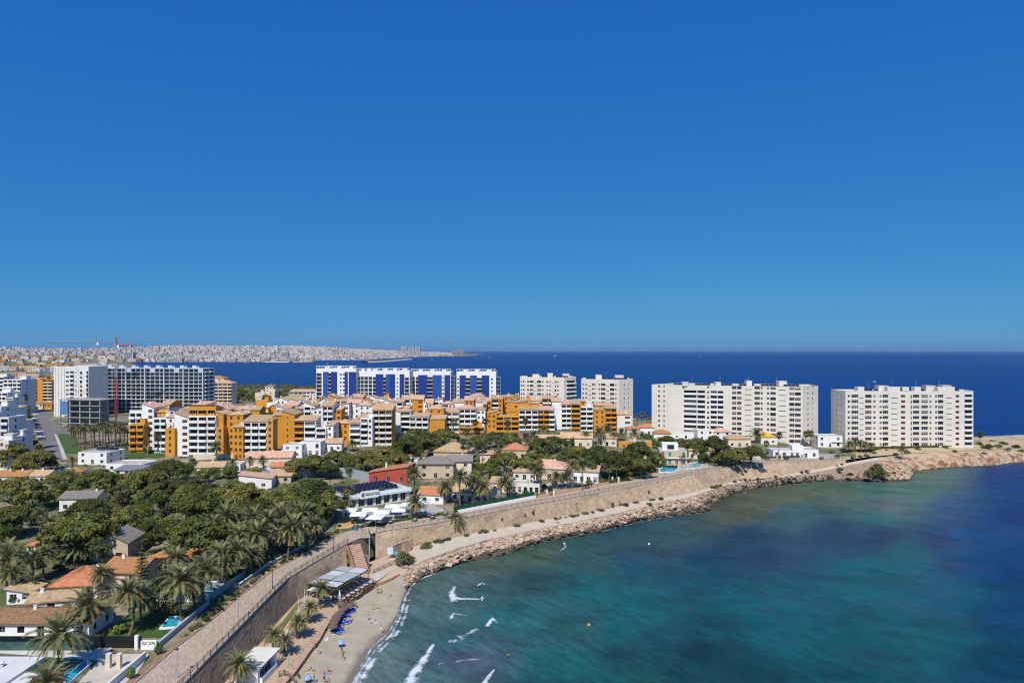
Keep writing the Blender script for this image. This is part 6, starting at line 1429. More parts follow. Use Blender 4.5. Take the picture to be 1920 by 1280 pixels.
# cars
for i, (x, y, c) in enumerate(((66, 778, (.7, .7, .7)), (64, 785, (.6, .6, .62)), (66, 790, (.02, .04, .25)), (69, 797, (.02, .05, .3)), (71, 803, (.03, .03, .05)), (73, 810, (.6, .6, .62)), (75, 815, (.03, .05, .22)), (77, 820, (.55, .56, .6)), (78, 825, (.05, .06, .12)))):
    p = G(x, y); car(where(i, 9, 'parked car', 'in the row on the left street', 'the far end'), p, .15, c)
car('black off-road car parked before the white bungalow', G(864, 946), .15, (.012, .012, .014), True)
car('dark car in shade under the pines behind the restaurant', G(721, 876), .2, (.03, .035, .05))
car('blue car half hidden by palms at the left edge', G(36, 1098), .0, (.04, .08, .28))
car('dark blue car beside the grey roofed house', G(889, 876), .1, (.03, .05, .14))
car('white car on the parking place near the orange row house', G(104, 884), .1, (.7, .7, .7)); car('silver car on the parking place near the orange row house', G(122, 880), .1, (.5, .52, .55))
car('white car among the trees left of the flat annex', G(418, 918), .3, (.7, .7, .7))
# ------------------------------------------------------------------ palms, pines, shrubs where the photo shows them
random.seed(41)
def palms(noun, rest, lst, group, typ='date', near=False, z=None, **kw):
    lst = sorted(lst)
    for i, q in enumerate(lst): palm(q[0], q[1], q[2], q[3], where(i, len(lst), noun, rest), group, typ, near, z, **kw)
palm(112, 1192, 1262, 50, 'big bushy date palm with golden lower fronds at the bottom left', 'date palms of the near villas', near=True)
palm(88, 1278, 1318, 42, 'cropped date palm crown at the bottom edge', 'date palms of the near villas', near=True)
palm(161, 1136, 1195, 46, 'date palm with drooping golden fronds at the corner of the long house', 'date palms of the near villas', near=True)
palm(240, 1110, 1192, 38, 'leaning date palm with a curved pale trunk on the lawn', 'date palms of the near villas', near=True, bend=.9)
palm(266, 1120, 1173, 34, 'date palm with a dark thick trunk in the middle of the lawn', 'date palms of the near villas', near=True)
palm(188, 1076, 1124, 24, 'small spiky date palm against the pale villa wall', 'date palms of the near villas', near=True)
palm(341, 1090, 1166, 44, 'tall date palm with hanging pale fronds beside the lawn pool', 'date palms of the near villas', near=True)
palm(383, 1072, 1131, 42, 'tall date palm shading the near promenade beside the grey wall', 'date palms of the near villas', near=True)
palms('thin young palm', 'behind the lawn pool', [(326, 1138, 1152, 14), (364, 1112, 1144, 22)], 'date palms of the near villas')
palm(13, 1046, 1112, 42, 'dense date palm at the left edge above the outhouse', 'date palms of the left gardens', near=True)
palms('date palm', 'in the left gardens above the tan roofs', [(64, 1046, 1092, 26), (84, 1040, 1086, 24), (60, 1092, 1114, 22), (145, 1030, 1062, 28), (22, 1075, 1120, 26)], 'date palms of the left gardens', near=True)
palms('date palm', 'between the orange roof and the promenade', [(328, 1050, 1104, 30), (411, 1042, 1094, 32), (443, 1034, 1088, 32), (470, 1042, 1076, 28), (425, 1058, 1098, 24)], 'date palms of the near villas', near=True)
palms('date palm', 'in the dense grove beside the promenade', [(424, 970, 1030, 36), (448, 1008, 1060, 34), (483, 1002, 1056, 36), (476, 972, 1034, 30), (502, 980, 1040, 32), (527, 968, 1022, 32), (551, 992, 1042, 38), (566, 966, 1018, 32), (538, 1000, 1046, 28), (400, 985, 1040, 26), (590, 985, 1020, 22)], 'palm grove beside the promenade', near=True)
palm(553, 955, 1000, 24, 'silvery date palm rising behind the grove', 'palm grove beside the promenade')
palms('date palm', 'beside the restaurant', [(648, 940, 968, 20), (716, 922, 942, 9), (776, 888, 931, 20), (780, 944, 971, 24)], 'date palms by the restaurant', near=False)
palm(655, 918, 950, 12, 'slim palm leaning before the restaurant sign', 'date palms by the restaurant')
palms('tall date palm', 'inland of the sunlit sea wall', [(835, 914, 944, 18), (863, 895, 950, 22), (887, 904, 944, 19), (897, 916, 946, 15), (907, 915, 947, 20), (941, 908, 942, 15), (949, 902, 942, 17), (955, 912, 940, 15), (952, 884, 935, 13), (1002, 878, 920, 17), (1012, 884, 924, 17), (1043, 895, 916, 17), (1058, 896, 914, 15), (1074, 874, 916, 17), (1092, 872, 920, 17), (1109, 886, 902, 12), (1128, 866, 900, 12)], 'date palms along the sunlit wall')
palms('young palm', 'on the dry lawn', [(1140, 877, 903, 11), (1156, 874, 901, 11), (1172, 868, 899, 12), (1202, 874, 895, 12)], 'young palms on the dry lawn')
palm(853, 976, 1008, 22, 'date palm at the foot of the sea wall beside the coastal path', 'palms below the sea wall', near=True, z=3.3)
palm(1072, 950, 965, 15, 'squat palm clump with suckers at the foot of the sea wall', 'palms below the sea wall', z=3.5)
palms('date palm', 'behind the dark pines left of the teal villa', [(1123, 812, 834, 16), (1139, 806, 832, 14), (1165, 812, 838, 13), (1189, 812, 834, 12), (1204, 818, 838, 12), (1098, 816, 838, 12), (1150, 818, 836, 11)], 'palms in the middle gardens')
palm(1279, 858, 872, 8, 'small palm on the terrace of the teal villa', 'palms in the middle gardens')
palm(1419, 814, 830, 15, 'bushy date palm left of the yellow roof', 'palms in the middle gardens')
palms('fan palm', 'in front of the white modern villa', [(1437, 832, 858, 7), (1461, 816, 863, 8), (1512, 814, 836, 8), (1520, 813, 836, 8)], 'fan palms of the white villas', 'fan')
palms('low date palm', 'in the clump below the headland tower', [(1592, 834, 848, 11), (1603, 828, 846, 12), (1613, 832, 848, 11), (1622, 834, 848, 10), (1634, 836, 848, 9)], 'palm clump below the headland tower')
palm(1692, 842, 858, 10, 'half dead palm on the red rocks of the headland', 'palms of the headland')
palms('thin fan palm', 'beside the headland tower', [(1786, 815, 832, 5), (1793, 818, 832, 4), (1818, 826, 834, 7), (1838, 815, 829, 7)], 'palms of the headland', 'fan')
palms('far palm', 'between the narrow and the angled tower', [(1196, 780, 800, 6), (1204, 777, 800, 7), (1212, 782, 800, 6), (1218, 786, 800, 5)], 'far palms between the towers', Y=470)
palms('slender palm', 'before the ochre complex', [(263, 786, 837, 12), (277, 806, 850, 9), (296, 816, 850, 9), (366, 809, 846, 9), (424, 800, 843, 7), (455, 795, 843, 9), (361, 866, 887, 9), (547, 796, 824, 8), (718, 789, 828, 9), (755, 796, 818, 11), (811, 787, 806, 8), (850, 792, 822, 9), (874, 810, 826, 9), (891, 792, 816, 8), (910, 790, 817, 8), (952, 794, 816, 8), (985, 790, 815, 8)], 'slender palms before the ochre complex', 'fan')
palm(405, 838, 864, 15, 'bushy date palm by the cream wall below the ochre complex', 'palms in the middle gardens')
palms('palm', 'in the gardens left of the grey screen', [(469, 862, 888, 10), (492, 862, 882, 11), (436, 868, 892, 11), (625, 828, 842, 14), (660, 832, 846, 12)], 'palms in the middle gardens')
palms('tall fan palm', 'in the group behind the dark round pine', [(868, 828, 866, 9), (880, 834, 870, 8), (893, 832, 870, 8), (905, 836, 868, 8), (918, 826, 862, 9), (932, 824, 858, 9), (944, 828, 858, 8)], 'fan palm group behind the round pine', 'fan')
palms('broad date palm', 'among the trees below the broad ochre block', [(985, 822, 845, 16), (1000, 816, 842, 14), (1029, 836, 852, 15), (1020, 806, 830, 13), (1048, 832, 850, 11)], 'palms in the middle gardens')
lst = []
rp = random.Random(6)
for i in range(26): lst.append((134+i*4.2+rp.uniform(-2, 2), 800+rp.uniform(-4, 9), 834+rp.uniform(-6, 10), rp.uniform(7.5, 10)))
palms('palm', 'in the dense palm park', lst, 'palms of the palm park', 'date')
palms('street palm', 'along the left street', [(50, 770, 800, 7), (45, 782, 812, 8), (47, 745, 775, 7), (42, 800, 838, 10), (20, 855, 880, 9), (72, 840, 878, 10)], 'street palms on the left', 'fan')
palms('palm', 'among the pines of the left gardens', [(92, 980, 1010, 20), (75, 965, 1000, 18), (350, 955, 985, 20), (376, 960, 990, 20), (135, 862, 884, 10), (270, 905, 930, 14)], 'palms among the left pines')
# pines
def pines(rest, lst, group='umbrella pines among the villas', noun='pine', **kw):
    lst = sorted(lst)
    for i, q in enumerate(lst): pine(q[0], q[1], q[2], q[3], where(i, len(lst), noun, rest), group, **kw)
pines('in the front row above the terracotta roofs', [(145, 984, 62, 30), (232, 972, 36, 22), (277, 988, 26, 18), (326, 990, 44, 26), (378, 990, 62, 28), (15, 962, 40, 28), (196, 1002, 30, 18), (110, 1004, 28, 18)])
pines('around the old villa with grey roof', [(33, 910, 45, 26), (103, 924, 18, 18), (72, 955, 14, 11), (162, 946, 32, 18), (258, 956, 28, 20), (205, 950, 22, 16), (60, 930, 26, 18)])
pine(222, 930, 28, 26, 'rounded grey green casuarina behind the old villa', protos=GREYP, name='casuarina_tree')
pines('left of the white cubic villa', [(20, 845, 32, 24), (66, 854, 30, 24), (95, 866, 12, 12), (108, 894, 24, 18), (42, 868, 26, 18)])
pines('between the cubic villa and the cream wall', [(184, 894, 36, 26), (267, 892, 40, 24), (318, 872, 30, 24), (320, 908, 32, 22), (360, 914, 30, 22), (240, 912, 28, 18), (215, 900, 26, 18), (290, 915, 26, 18)])
pines('in the long dark band left of the restaurant', [(367, 940, 52, 20), (405, 926, 34, 20), (392, 918, 34, 20), (455, 928, 46, 22), (470, 950, 44, 20), (510, 935, 38, 20), (545, 926, 40, 22), (590, 922, 46, 24), (618, 942, 34, 22), (430, 945, 34, 18), (570, 945, 36, 18), (350, 925, 30, 16), (440, 912, 24, 14)])
pines('behind the grey metal screen', [(560, 868, 24, 18), (590, 862, 28, 20), (633, 852, 24, 18), (655, 864, 24, 18), (682, 858, 26, 20), (712, 850, 30, 26), (700, 868, 22, 14), (615, 875, 20, 12)])
pines('before the white blind gable', [(762, 832, 30, 28), (792, 824, 28, 24), (830, 814, 28, 20), (748, 856, 20, 18), (770, 818, 22, 18), (812, 832, 20, 14), (735, 842, 20, 16)])
pine(947, 858, 31, 16, 'dark round umbrella pine above the seaside bungalow'); pine(994, 863, 27, 12, 'flat dark umbrella pine right of the round one')
pines('left of the teal windowed villa', [(1119, 852, 38, 22), (1158, 858, 34, 18), (1198, 848, 36, 15), (1202, 868, 26, 16), (1230, 854, 16, 12), (1085, 842, 18, 13), (1062, 850, 20, 13), (1135, 868, 24, 14), (1178, 866, 22, 13)])
pines('below the broad ochre block', [(900, 822, 22, 14), (930, 816, 20, 12), (958, 822, 22, 14), (1010, 832, 22, 14), (1035, 824, 20, 13), (1050, 860, 18, 11)])
pines('behind the tan hip roofed villa', [(1280, 830, 22, 12), (1310, 832, 22, 12), (1344, 834, 30, 14), (1378, 848, 22, 13), (1408, 844, 24, 14), (1362, 852, 20, 11), (1250, 822, 16, 9)])
def trees(rest, lst, noun='leafy tree', group='broad leaved trees'):
    lst = sorted(lst)
    for i, (x, y, r_) in enumerate(lst):
        p = G(x, y); s_ = r_*p.y/F/3.0; plant('leafy_tree', 'tree', TREES[i % 2], p, (s_, s_, s_*.95), where(i, len(lst), noun, rest), group)
trees('before the white blind gable wall', [(765, 862, 20), (742, 872, 16), (788, 842, 20)], 'bright green tree')
trees('among the left villas', [(130, 905, 14), (158, 915, 16), (228, 945, 16), (268, 965, 16), (298, 950, 16), (345, 900, 16), (380, 905, 14), (118, 935, 16), (58, 985, 20), (20, 1000, 20), (100, 1020, 20), (180, 1020, 20), (250, 1000, 20), (300, 1010, 24), (345, 1030, 22), (380, 1020, 22), (15, 1015, 20), (130, 1012, 20), (35, 940, 16), (85, 948, 16)])
trees('in the middle gardens', [(470, 905, 14), (430, 898, 14), (405, 898, 12), (545, 900, 10), (730, 866, 12), (800, 878, 9), (900, 890, 12), (925, 898, 13), (890, 905, 12), (1075, 862, 12), (1100, 878, 12), (1020, 868, 10), (930, 880, 10), (1040, 875, 9), (1225, 840, 10), (1240, 850, 9), (1010, 850, 10), (1065, 838, 9), (1215, 828, 8), (1260, 838, 9), (1400, 862, 10), (1380, 866, 9), (1360, 866, 10), (1340, 864, 9), (1420, 856, 9), (1325, 868, 8)])
trees('along the left street', [(48, 792, 10), (46, 776, 9), (50, 760, 8), (44, 812, 10), (52, 830, 10), (60, 842, 9), (44, 748, 8)])
trees('before the bay left of the cobalt towers', [(400, 745, 10), (412, 748, 10), (425, 752, 9), (440, 750, 8), (455, 748, 9), (468, 752, 8), (480, 748, 8), (520, 750, 9), (535, 752, 8), (395, 755, 9), (500, 755, 8), (548, 756, 7), (432, 740, 7), (450, 738, 7)], 'dark tree')
for i, (x, y, h) in enumerate(((292, 1148, 1.5), (302, 1146, 1.7), (310, 1144, 1.75), (318, 1143, 1.5), (284, 1150, 1.2))):
    plant('cypress_tree', 'tree', CYP[i % 2], G(x, y), (1.0, 1.0, h), where(sorted((292, 302, 310, 318, 284)).index(x), 5, 'dark narrow cypress', 'at the edge of the lawn'), 'cypresses beside the lawn')
plant('cypress_tree', 'tree', CYP[0], G(429, 866), (1.1, 1.1, 1.6), 'single dark cypress by the cream wall below the dark balconies'); plant('cypress_tree', 'tree', CYP[1], G(1075, 838), (1, 1, .9), 'small cypress beside the cream house below the striped block')
def araucaria(label, p, h):
    random.seed(3); cr = MB(); cr.c = []; tr = MB(); tr.tube([(0, 0, -.4), (0, 0, h*.6), (0, 0, h)], [.28, .18, .04], 7)
    for k in range(14):
        z = h*(.16+.82*k/14); R_ = 2.9*(1-k/14.5)**.8
        for j in range(7):
            th = j*2*pi/7+k*.5; d = Vector((cos(th), sin(th), .12)); tr.tube([(0, 0, z), tuple(Vector((0, 0, z))+d*R_)], [.05, .02], 4, cap=False)
            for q in range(16):
                t = .25+.75*q/16; leaf_quad(cr, Vector((0, 0, z))+d*R_*t+Vector((random.uniform(-.25, .25), random.uniform(-.25, .25), random.uniform(-.05, .15))), Vector((random.uniform(-.4, .4), random.uniform(-.4, .4), 1)), .22, tint(.7, 1.2), .5)
    root = thing('norfolk_pine', label, 'tree', p); tr.build('trunk', BARK, root); cr.build('crown', PINEG, root)
araucaria('tall layered conifer in front of the pale villa wing', G(266, 1130), 12.5)
def dead_tree(label, p, h, seed):
    random.seed(seed); tr = MB(); tr.tube([(0, 0, -.3), (.2, 0, h*.3), (-.1, .1, h*.55)], [.22, .18, .12], 6)
    for i in range(7):
        th = random.uniform(0, 6.3); a = Vector((0, 0, h*random.uniform(.3, .55))); b_ = a+Vector((cos(th), sin(th), 1.1))*h*.3; c = b_+Vector((cos(th+.5), sin(th+.5), .9))*h*.2; tr.tube([tuple(a), tuple(b_), tuple(c)], [.1, .06, .02], 5, cap=False)
    root = thing('bare_tree', label, 'tree', p); tr.build('trunk', mat('bleached_wood', (.42, .37, .32), .9, .15, 2), root)
dead_tree('bleached bare trunk under the large pines beside the palms', G(380, 1070), 7.5, 3); dead_tree('bleached forked trunk behind the orange roof', G(318, 1062), 6.0, 5); dead_tree('leafless tree before the white terrace at the palm park', G(276, 852), 6.0, 8)
# shrubs along the promenade bed, gardens, wall foot, headland
random.seed(51); n = 0; W_ = BEDLINE; L_ = W_.len
bl = []
for i in range(34):
    d = L_*(.30+.69*i/34)+random.uniform(-.6, .6); p, q = W_.at(d); u = Vector((p.x-q.x, p.y-q.y, 0)).normalized(); bl.append(p+u*random.uniform(.9, 2.6)+Vector((0, 0, .15)))
for i, v in enumerate(bl):
    s_ = random.uniform(.25, .6); r_ = random.choice((BUSH, GBUSH, DBUSH)); plant('shrub', 'shrub', random.choice(r_), v, s_, 'low shrub in the planting bed, %s along the promenade' % ('number %d' % i if False else (ORD[i % 30]+(' counted from the bottom edge' if i < 30 else ' from the stairs end'))), 'shrubs of the planting bed', ('stem', 'foliage'))
rk_ = random.Random(9)
for i in range(26):
    d = L_*(.30+.69*i/26); p, q = W_.at(d); u = Vector((p.x-q.x, p.y-q.y, 0)).normalized(); o = put('bed_rock', rk_.choice(rms), None, p+u*rk_.uniform(.7, 2.7)+Vector((0, 0, .3)), 0, rk_.uniform(.2, .45), (0, 0, rk_.uniform(0, 6)))
    tag(o, 'small pale rock in the planting bed, %s from the bottom edge' % ORD[i], 'rock', 'rocks of the planting bed')
def bushes(rest, lst, protos=None, z=None, noun='shrub', group=None, zs=1.0):
    lst = sorted(lst)
    for i, q in enumerate(lst): bush(q[0], q[1], q[2], where(i, len(lst), noun, rest), protos, z if len(q) < 4 else q[3], group or noun+'s '+rest, zs=zs)
bushes('on the sandy top of the headland', [(1720, 845, 2.2, 5.6), (1745, 838, 2.5, 5.8), (1770, 842, 2.6, 5.6), (1790, 848, 1.6, 5.4), (1835, 838, 3.2, 5.6), (1852, 842, 3.4, 5.5), (1872, 840, 2.6, 5.5), (1890, 845, 2.0, 5.4), (1905, 840, 2.4, 5.4), (1845, 852, 1.6, 5.2), (1880, 836, 3.0, 5.6), (1860, 833, 3.0, 5.4), (1915, 848, 2.0, 5.2), (1700, 850, 2.0, 5.5), (1680, 854, 1.8, 5.4), (1812, 852, 1.2, 5.2), (1660, 848, 2.0, 5.6)], DBUSH, noun='dark scrub bush', zs=.75)
bushes('at the end of the coastal path', [(1612, 860, 1.6, 5.2), (1625, 858, 1.8, 5.4), (1600, 864, 1.4, 5.0), (1638, 852, 1.8, 5.6), (1575, 884, 1.8, 3.6), (1594, 893, 1.6, 2.6), (1587, 866, 1.2, 5.0)], DBUSH, noun='green bush')
bush(1645, 893, 4.0, 'large brown tamarisk on the rocky tip below the path', GBUSH, 2.2, zs=1.25); bush(1630, 897, 3.0, 'left shoulder of the tamarisk thicket on the rocky tip', GBUSH, 2.0, zs=1.2); bush(1658, 896, 2.6, 'small tamarisk at the water side of the rocky tip', GBUSH, 1.8, zs=1.1)
bl = []
rb = random.Random(12)
for i in range(44):
    px = rb.uniform(790, 1585); q = base.at((px-CX)/F); bl.append((px, q+Vector((rb.uniform(.2, .8), -rb.uniform(.5, 1.3), -.05)), rb.uniform(.3, .8)))
bl.sort(key=lambda q: q[0])
for i, (px, v, s_) in enumerate(bl): plant('wall_foot_shrub', 'shrub', rb.choice(GBUSH+DBUSH), v, (s_*1.5, s_, s_*.6), 'dry weed tuft at the foot of the sunlit wall, %s' % (ORD[i]+' from the left' if i < 30 else ORD[43-i]+' from the right'), 'weeds at the foot of the sunlit wall', ('stem', 'foliage'))
for i, (x, y, h) in enumerate(((998, 950, .8), (983, 962, .5), (1147, 945, 1.0), (940, 975, .5), (1215, 915, .6))):
    q = base.at((x-CX)/F).lerp(wtop.at((x-CX)/F), .5 if i != 2 else .1); plant('wall_plant', 'shrub', GBUSH[i % 2], q+Vector((.3, -.4, -.3)), (h*.5, h*.5, h), where(sorted((998, 983, 1147, 940, 1215)).index(x), 5, 'small plant', 'growing from the face of the sunlit sea wall'), 'plants on the sea wall', ('stem', 'foliage'))
bush(1046, 985, 1.0, 'green shrub beside the coastal path above the boulders', BUSH, 3.0); bush(1160, 952, 1.4, 'tall shrub against the sunlit sea wall', GBUSH, 3.4, zs=1.5); bush(1218, 950, 1.3, 'bright shrub on the seaward edge of the coastal path', BUSH, 3.1, zs=1.2)
bush(758, 1058, 3.0, 'broad green bush beside the wooden walkway', GBUSH, 2.5, zs=.9); bush(800, 1030, 2.2, 'low dark bush on the slope below the coastal path', DBUSH, 2.8, zs=.7)
bushes('in the near gardens', [(224, 1188, 1.6), (205, 1158, 1.2), (150, 1125, 1.4), (165, 1120, 1.3), (90, 1118, 1.4), (30, 1130, 1.5), (450, 1080, 1.4), (430, 1088, 1.2), (360, 1090, 1.6), (395, 1075, 1.8), (300, 1062, 1.6), (250, 1065, 1.8), (130, 1055, 1.8), (110, 1070, 1.6), (20, 1080, 2.0), (70, 1065, 1.8), (505, 1050, 1.5), (530, 1035, 1.4), (560, 1020, 1.4), (480, 1060, 1.6), (205, 1050, 1.8), (40, 1045, 1.8), (225, 1040, 2.0), (330, 1080, 1.8)], BUSH, noun='garden shrub')
bushes('in the gardens behind the sunlit wall', [(925, 938, 1.4), (930, 945, 1.2), (965, 935, 1.4), (985, 928, 1.5), (1030, 920, 1.6), (1020, 915, 1.4), (1040, 908, 1.4), (1105, 908, 1.6), (1118, 900, 1.6), (1195, 890, 1.6), (1215, 882, 1.8), (1230, 870, 1.8), (1290, 866, 1.4), (1350, 872, 1.4), (1372, 868, 1.6), (1395, 862, 1.8), (1440, 852, 1.6), (1475, 862, 1.6), (1560, 852, 1.8), (1580, 848, 2.0), (1570, 858, 1.6), (1540, 862, 1.3)], BUSH, noun='garden shrub')
hedge([G(1128, 908), G(1165, 902), G(1212, 890)], 1.5, 1.4, 'clipped green hedge along the seaward edge of the dry lawn'); hedge([G(1150, 888), G(1190, 884), G(1215, 880)], 2.4, 2.0, 'tall dark hedge behind the young palms of the dry lawn', PINEG)
hedge([G(1228, 876), G(1270, 878)], 1.6, 1.2, 'dark hedge between the two blue pools', CYPG); hedge([G(372, 853), G(440, 850), G(500, 846)], 1.6, 1.4, 'clipped hedge below the nearest ochre block'); hedge([G(245, 838), G(262, 845), G(285, 850)], 2.0, 2.5, 'sloping hedge beside the palm park lawn')
hedge([G(1580, 848), G(1625, 846), G(1660, 840)], 1.5, 1.5, 'dark hedge at the foot of the headland tower', DBUSH[0][1].materials[0]); hedge([G(1630, 841), G(1760, 838)], 1.0, 1.2, 'low hedge along the base of the headland tower'); hedge([Vector((-67.6, 125, 8.4)), Vector((-65.2, 125, 8.4))], .5, .8, 'yellow green trailing plant on the white planter', mat('lime_leaf', (.17, .20, .02), .7, .2, 1, attr='Col'), 60, .12)
hedge([G(660, 992), G(760, 975), G(840, 962)], .7, .8, 'low planted border in front of the restaurant terrace')
for i, (x, y) in enumerate(((337, 1204), (297, 1236))):
    v = Vector((-63.4, 122.5-9*i, 7.45)); root = thing('topiary', ['rounded clipped shrub beside the white planter', 'rounded clipped shrub at the head of the garden steps'][i], 'shrub', v); mb = MB(); mb.tube([(0, 0, -.3), (0, 0, .6)], .06, 6); mb.build('stem', BARK, root); mb = MB(); mb.c = []; clump(mb, Vector((0, 0, 1.1)), .75, 420, .12, (1, 1, 1), 0, 1.15, .8); mb.build('foliage', LEAFG, root)
# dense low garden growth that nobody could count
random.seed(61); st = MB(); st.c = []
for i in range(5200):
    if i % 2: px, py = random.uniform(-20, 620), random.uniform(850, 1085)
    else: px, py = random.uniform(420, 1420), random.uniform(818, 930)
    v = G(px, py); a = (px-CX)/F
    if v.y < prom.at(a).y+4: continue
    if fbm(v.x*.05, v.y*.05, 4) < -.08: continue
    r_ = random.uniform(.3, .9)
    for _ in range(9):
        d = Vector((random.uniform(-1, 1), random.uniform(-1, 1), random.uniform(0, .9))); leaf_quad(st, v+d*r_, Vector((d.x, d.y, d.z+.6)), random.uniform(.16, .34), tint(.6, 1.3), .7)
kind(st.build('garden_undergrowth', LEAFG), 'stuff')
# roadside and far vegetation behind the ochre complex and on the bay side
random.seed(71); st = MB(); st.c = []
for i in range(1500):
    px = random.uniform(385, 600) if i % 3 else random.uniform(-60, 110); Y = random.uniform(640, 1100) if i % 3 else random.uniform(560, 2600)
    v = at(px, Y); r_ = random.uniform(1.2, 3.2)*(1 if Y < 1000 else 1.6)
    for _ in range(12):
        d = Vector((random.gauss(0, .6), random.gauss(0, .6), random.uniform(.1, 1.0))); leaf_quad(st, v+d*r_, Vector((d.x, d.y, d.z+.5)), r_*random.uniform(.25, .45), tint(.6, 1.2), .7)
kind(st.build('distant_scrub', PINEG2), 'stuff')

# the wood goes on beyond the left edge of the photograph
random.seed(73); st = MB(); st.c = []
for i in range(26):
    v = at(random.uniform(-420, -60), random.uniform(130, 300)); me = PINES[i % 4][1]; s_ = random.uniform(.6, 1.1); k0 = len(st.v); mt_ = Matrix.LocRotScale(v, __import__('mathutils').Euler((0, 0, random.uniform(0, 6.3))), Vector((s_, s_, s_)))
    st.v += [tuple(mt_ @ w_.co) for w_ in me.vertices]; ca = me.color_attributes['Col'].data; st.c += [tuple(q.color[:3]) for q in ca]
    for f_ in me.polygons: st.f.append(tuple(k0+j for j in f_.vertices)); st.m.append(0)
kind(st.build('woodland', PINEG), 'stuff')
# ------------------------------------------------------------------ beach: stairs, bars, parasols, people
random.seed(81)
BR = mat('terracotta_steps', (.52, .30, .20), .9, .12, .8, .2, 5)
# stairs and lookout in the gap of the sea wall
A1, A2 = wtop.at((653-CX)/F), wtop.at((703-CX)/F); B1, B2 = base.at((653-CX)/F), base.at((703-CX)/F)
gwall('low stone back wall of the stairs bay below the promenade', [Vector((A1.x-.3, A1.y+.6, 2.9)), Vector((A2.x-.3, A2.y+.9, 2.9))], A1.z-2.93, mat('stair_stone', (.36, .26, .18), .9, .15, .5, .5, 3), .5, 'retaining_wall', 'retaining wall')
root = thing('staircase', 'broad terracotta staircase from the promenade down to the beach', 'staircase', (0, 0, 0)); s0 = Vector((A1.x+1.6, A1.y-.4, A1.z)); s1 = Vector((A1.x+5.6, A1.y-7.2, 3.0)); d = Vector((s1.x-s0.x, s1.y-s0.y, 0)).normalized(); sd = Vector((-d.y, d.x, 0)); n = 15; rz = atan2(d.y, d.x)
for i in range(n):
    c = s0.lerp(s1, (i+.5)/n); mb = MB(); L_ = (s1-s0).to_2d().length/n; mb.box(-L_/2, L_/2, -1.8, 1.8, -.9, 0); mb.box(L_/2-.12, L_/2+.03, -1.8, 1.8, -.14, .02, 1); put('step', mb.mesh('step', [BR, mat('step_nosing', (.62, .47, .36), .9, .1, 1)]), root, (c.x, c.y, c.z), rz)
mb = MB(); e = [s0-d*.3+sd*1.85, s1+sd*1.85, Vector((s1.x, s1.y, 2.4))+sd*1.85, Vector((s0.x, s0.y, 2.4))-d*.3+sd*1.85]; f_ = [q-sd*3.7 for q in e]; mb.quad(*e); mb.quad(*f_[::-1]); mb.quad(e[1], f_[1], f_[2], e[2]); mb.build('side_wall', BR, root)
for k_ in (1, -1):
    rl = MB()
    for i in range(7): q = s0.lerp(s1, i/6)+sd*1.75*k_; rl.bar(q, q+Vector((0, 0, 1)), .03)
    for h in (.5, 1.0): rl.bar(s0+sd*1.75*k_+Vector((0, 0, h)), s1+sd*1.75*k_+Vector((0, 0, h)), .03)
    rl.build('handrail', RUST, root)
lk = Vector((A2.x-3.6, A2.y-2.6, A2.z)); root = thing('lookout_platform', 'railed lookout platform on slim pale posts beside the stairs', 'platform', (lk.x, lk.y, 2.9), .3)
mb = MB(); mb.box(-2.6, 2.6, -2.0, 3.2, lk.z-2.9-.35, lk.z-2.9); mb.build('deck', COPING, root)
for x, y in ((-2.3, -1.7), (2.3, -1.7), (2.3, 1.0), (0, -1.7)): mb = MB(); mb.tube([(x, y, -.3), (x, y, lk.z-2.9-.35)], .13, 8); mb.build('post', mat('pale_post', (.62, .55, .46), .8, .06, 1), root)
rl = MB(); zz = lk.z-2.9
pts_ = [(-2.5, -1.95), (2.5, -1.95), (2.5, 3)]
for (xa, ya), (xb, yb) in zip(pts_, pts_[1:]):
    for i in range(5): t = i/4; rl.bar((xa+(xb-xa)*t, ya+(yb-ya)*t, zz), (xa+(xb-xa)*t, ya+(yb-ya)*t, zz+1.05), .03)
    for h in (.5, 1.03): rl.bar((xa, ya, zz+h), (xb, yb, zz+h), .03)
rl.build('handrail', RUST, root)
q = P(722, 1052, 3.0); root = thing('arched_gateway', 'grey stone archway at the foot of the lookout', 'archway', (P(683, 1064, 2.8)), .5)
mb = MB(); mb.box(-1.3, -.8, -.4, .4, -.2, 2.6); mb.box(.8, 1.3, -.4, .4, -.2, 2.6); mb.build('jamb', GREYC, root); mb = MB()
for i in range(8): a0, a1 = pi*i/8, pi*(i+1)/8; [mb.quad((1.3*cos(a0), y, 2.6+1.0*sin(a0)), (1.3*cos(a1), y, 2.6+1.0*sin(a1)), (.8*cos(a1), y, 2.6+.55*sin(a1)), (.8*cos(a0), y, 2.6+.55*sin(a0))) for y in (-.4, .4)]; mb.quad((1.3*cos(a0), -.4, 2.6+sin(a0)), (1.3*cos(a1), -.4, 2.6+sin(a1)), (1.3*cos(a1), .4, 2.6+sin(a1)), (1.3*cos(a0), .4, 2.6+sin(a0)))
mb.build('arch', GREYC, root)
gwall('stone ramp wall with a slanting top right of the lookout', [P(735, 1044, 3.0), P(752, 1036, 3.1), P(770, 1031, 3.1)], 3.2, mat('ramp_stone', (.46, .34, .24), .9, .15, .6, .5, 3), .5, 'ramp_wall', 'ramp wall', COPING)
root = thing('information_board', 'white and turquoise information board above the wooden walkway', 'sign', P(735, 1046, 3.0), .2)
for x in (-1.1, 1.4): mb = MB(); mb.box(x-.06, x+.06, -.05, .05, -.4, 3.0); mb.build('post', WOOD, root)
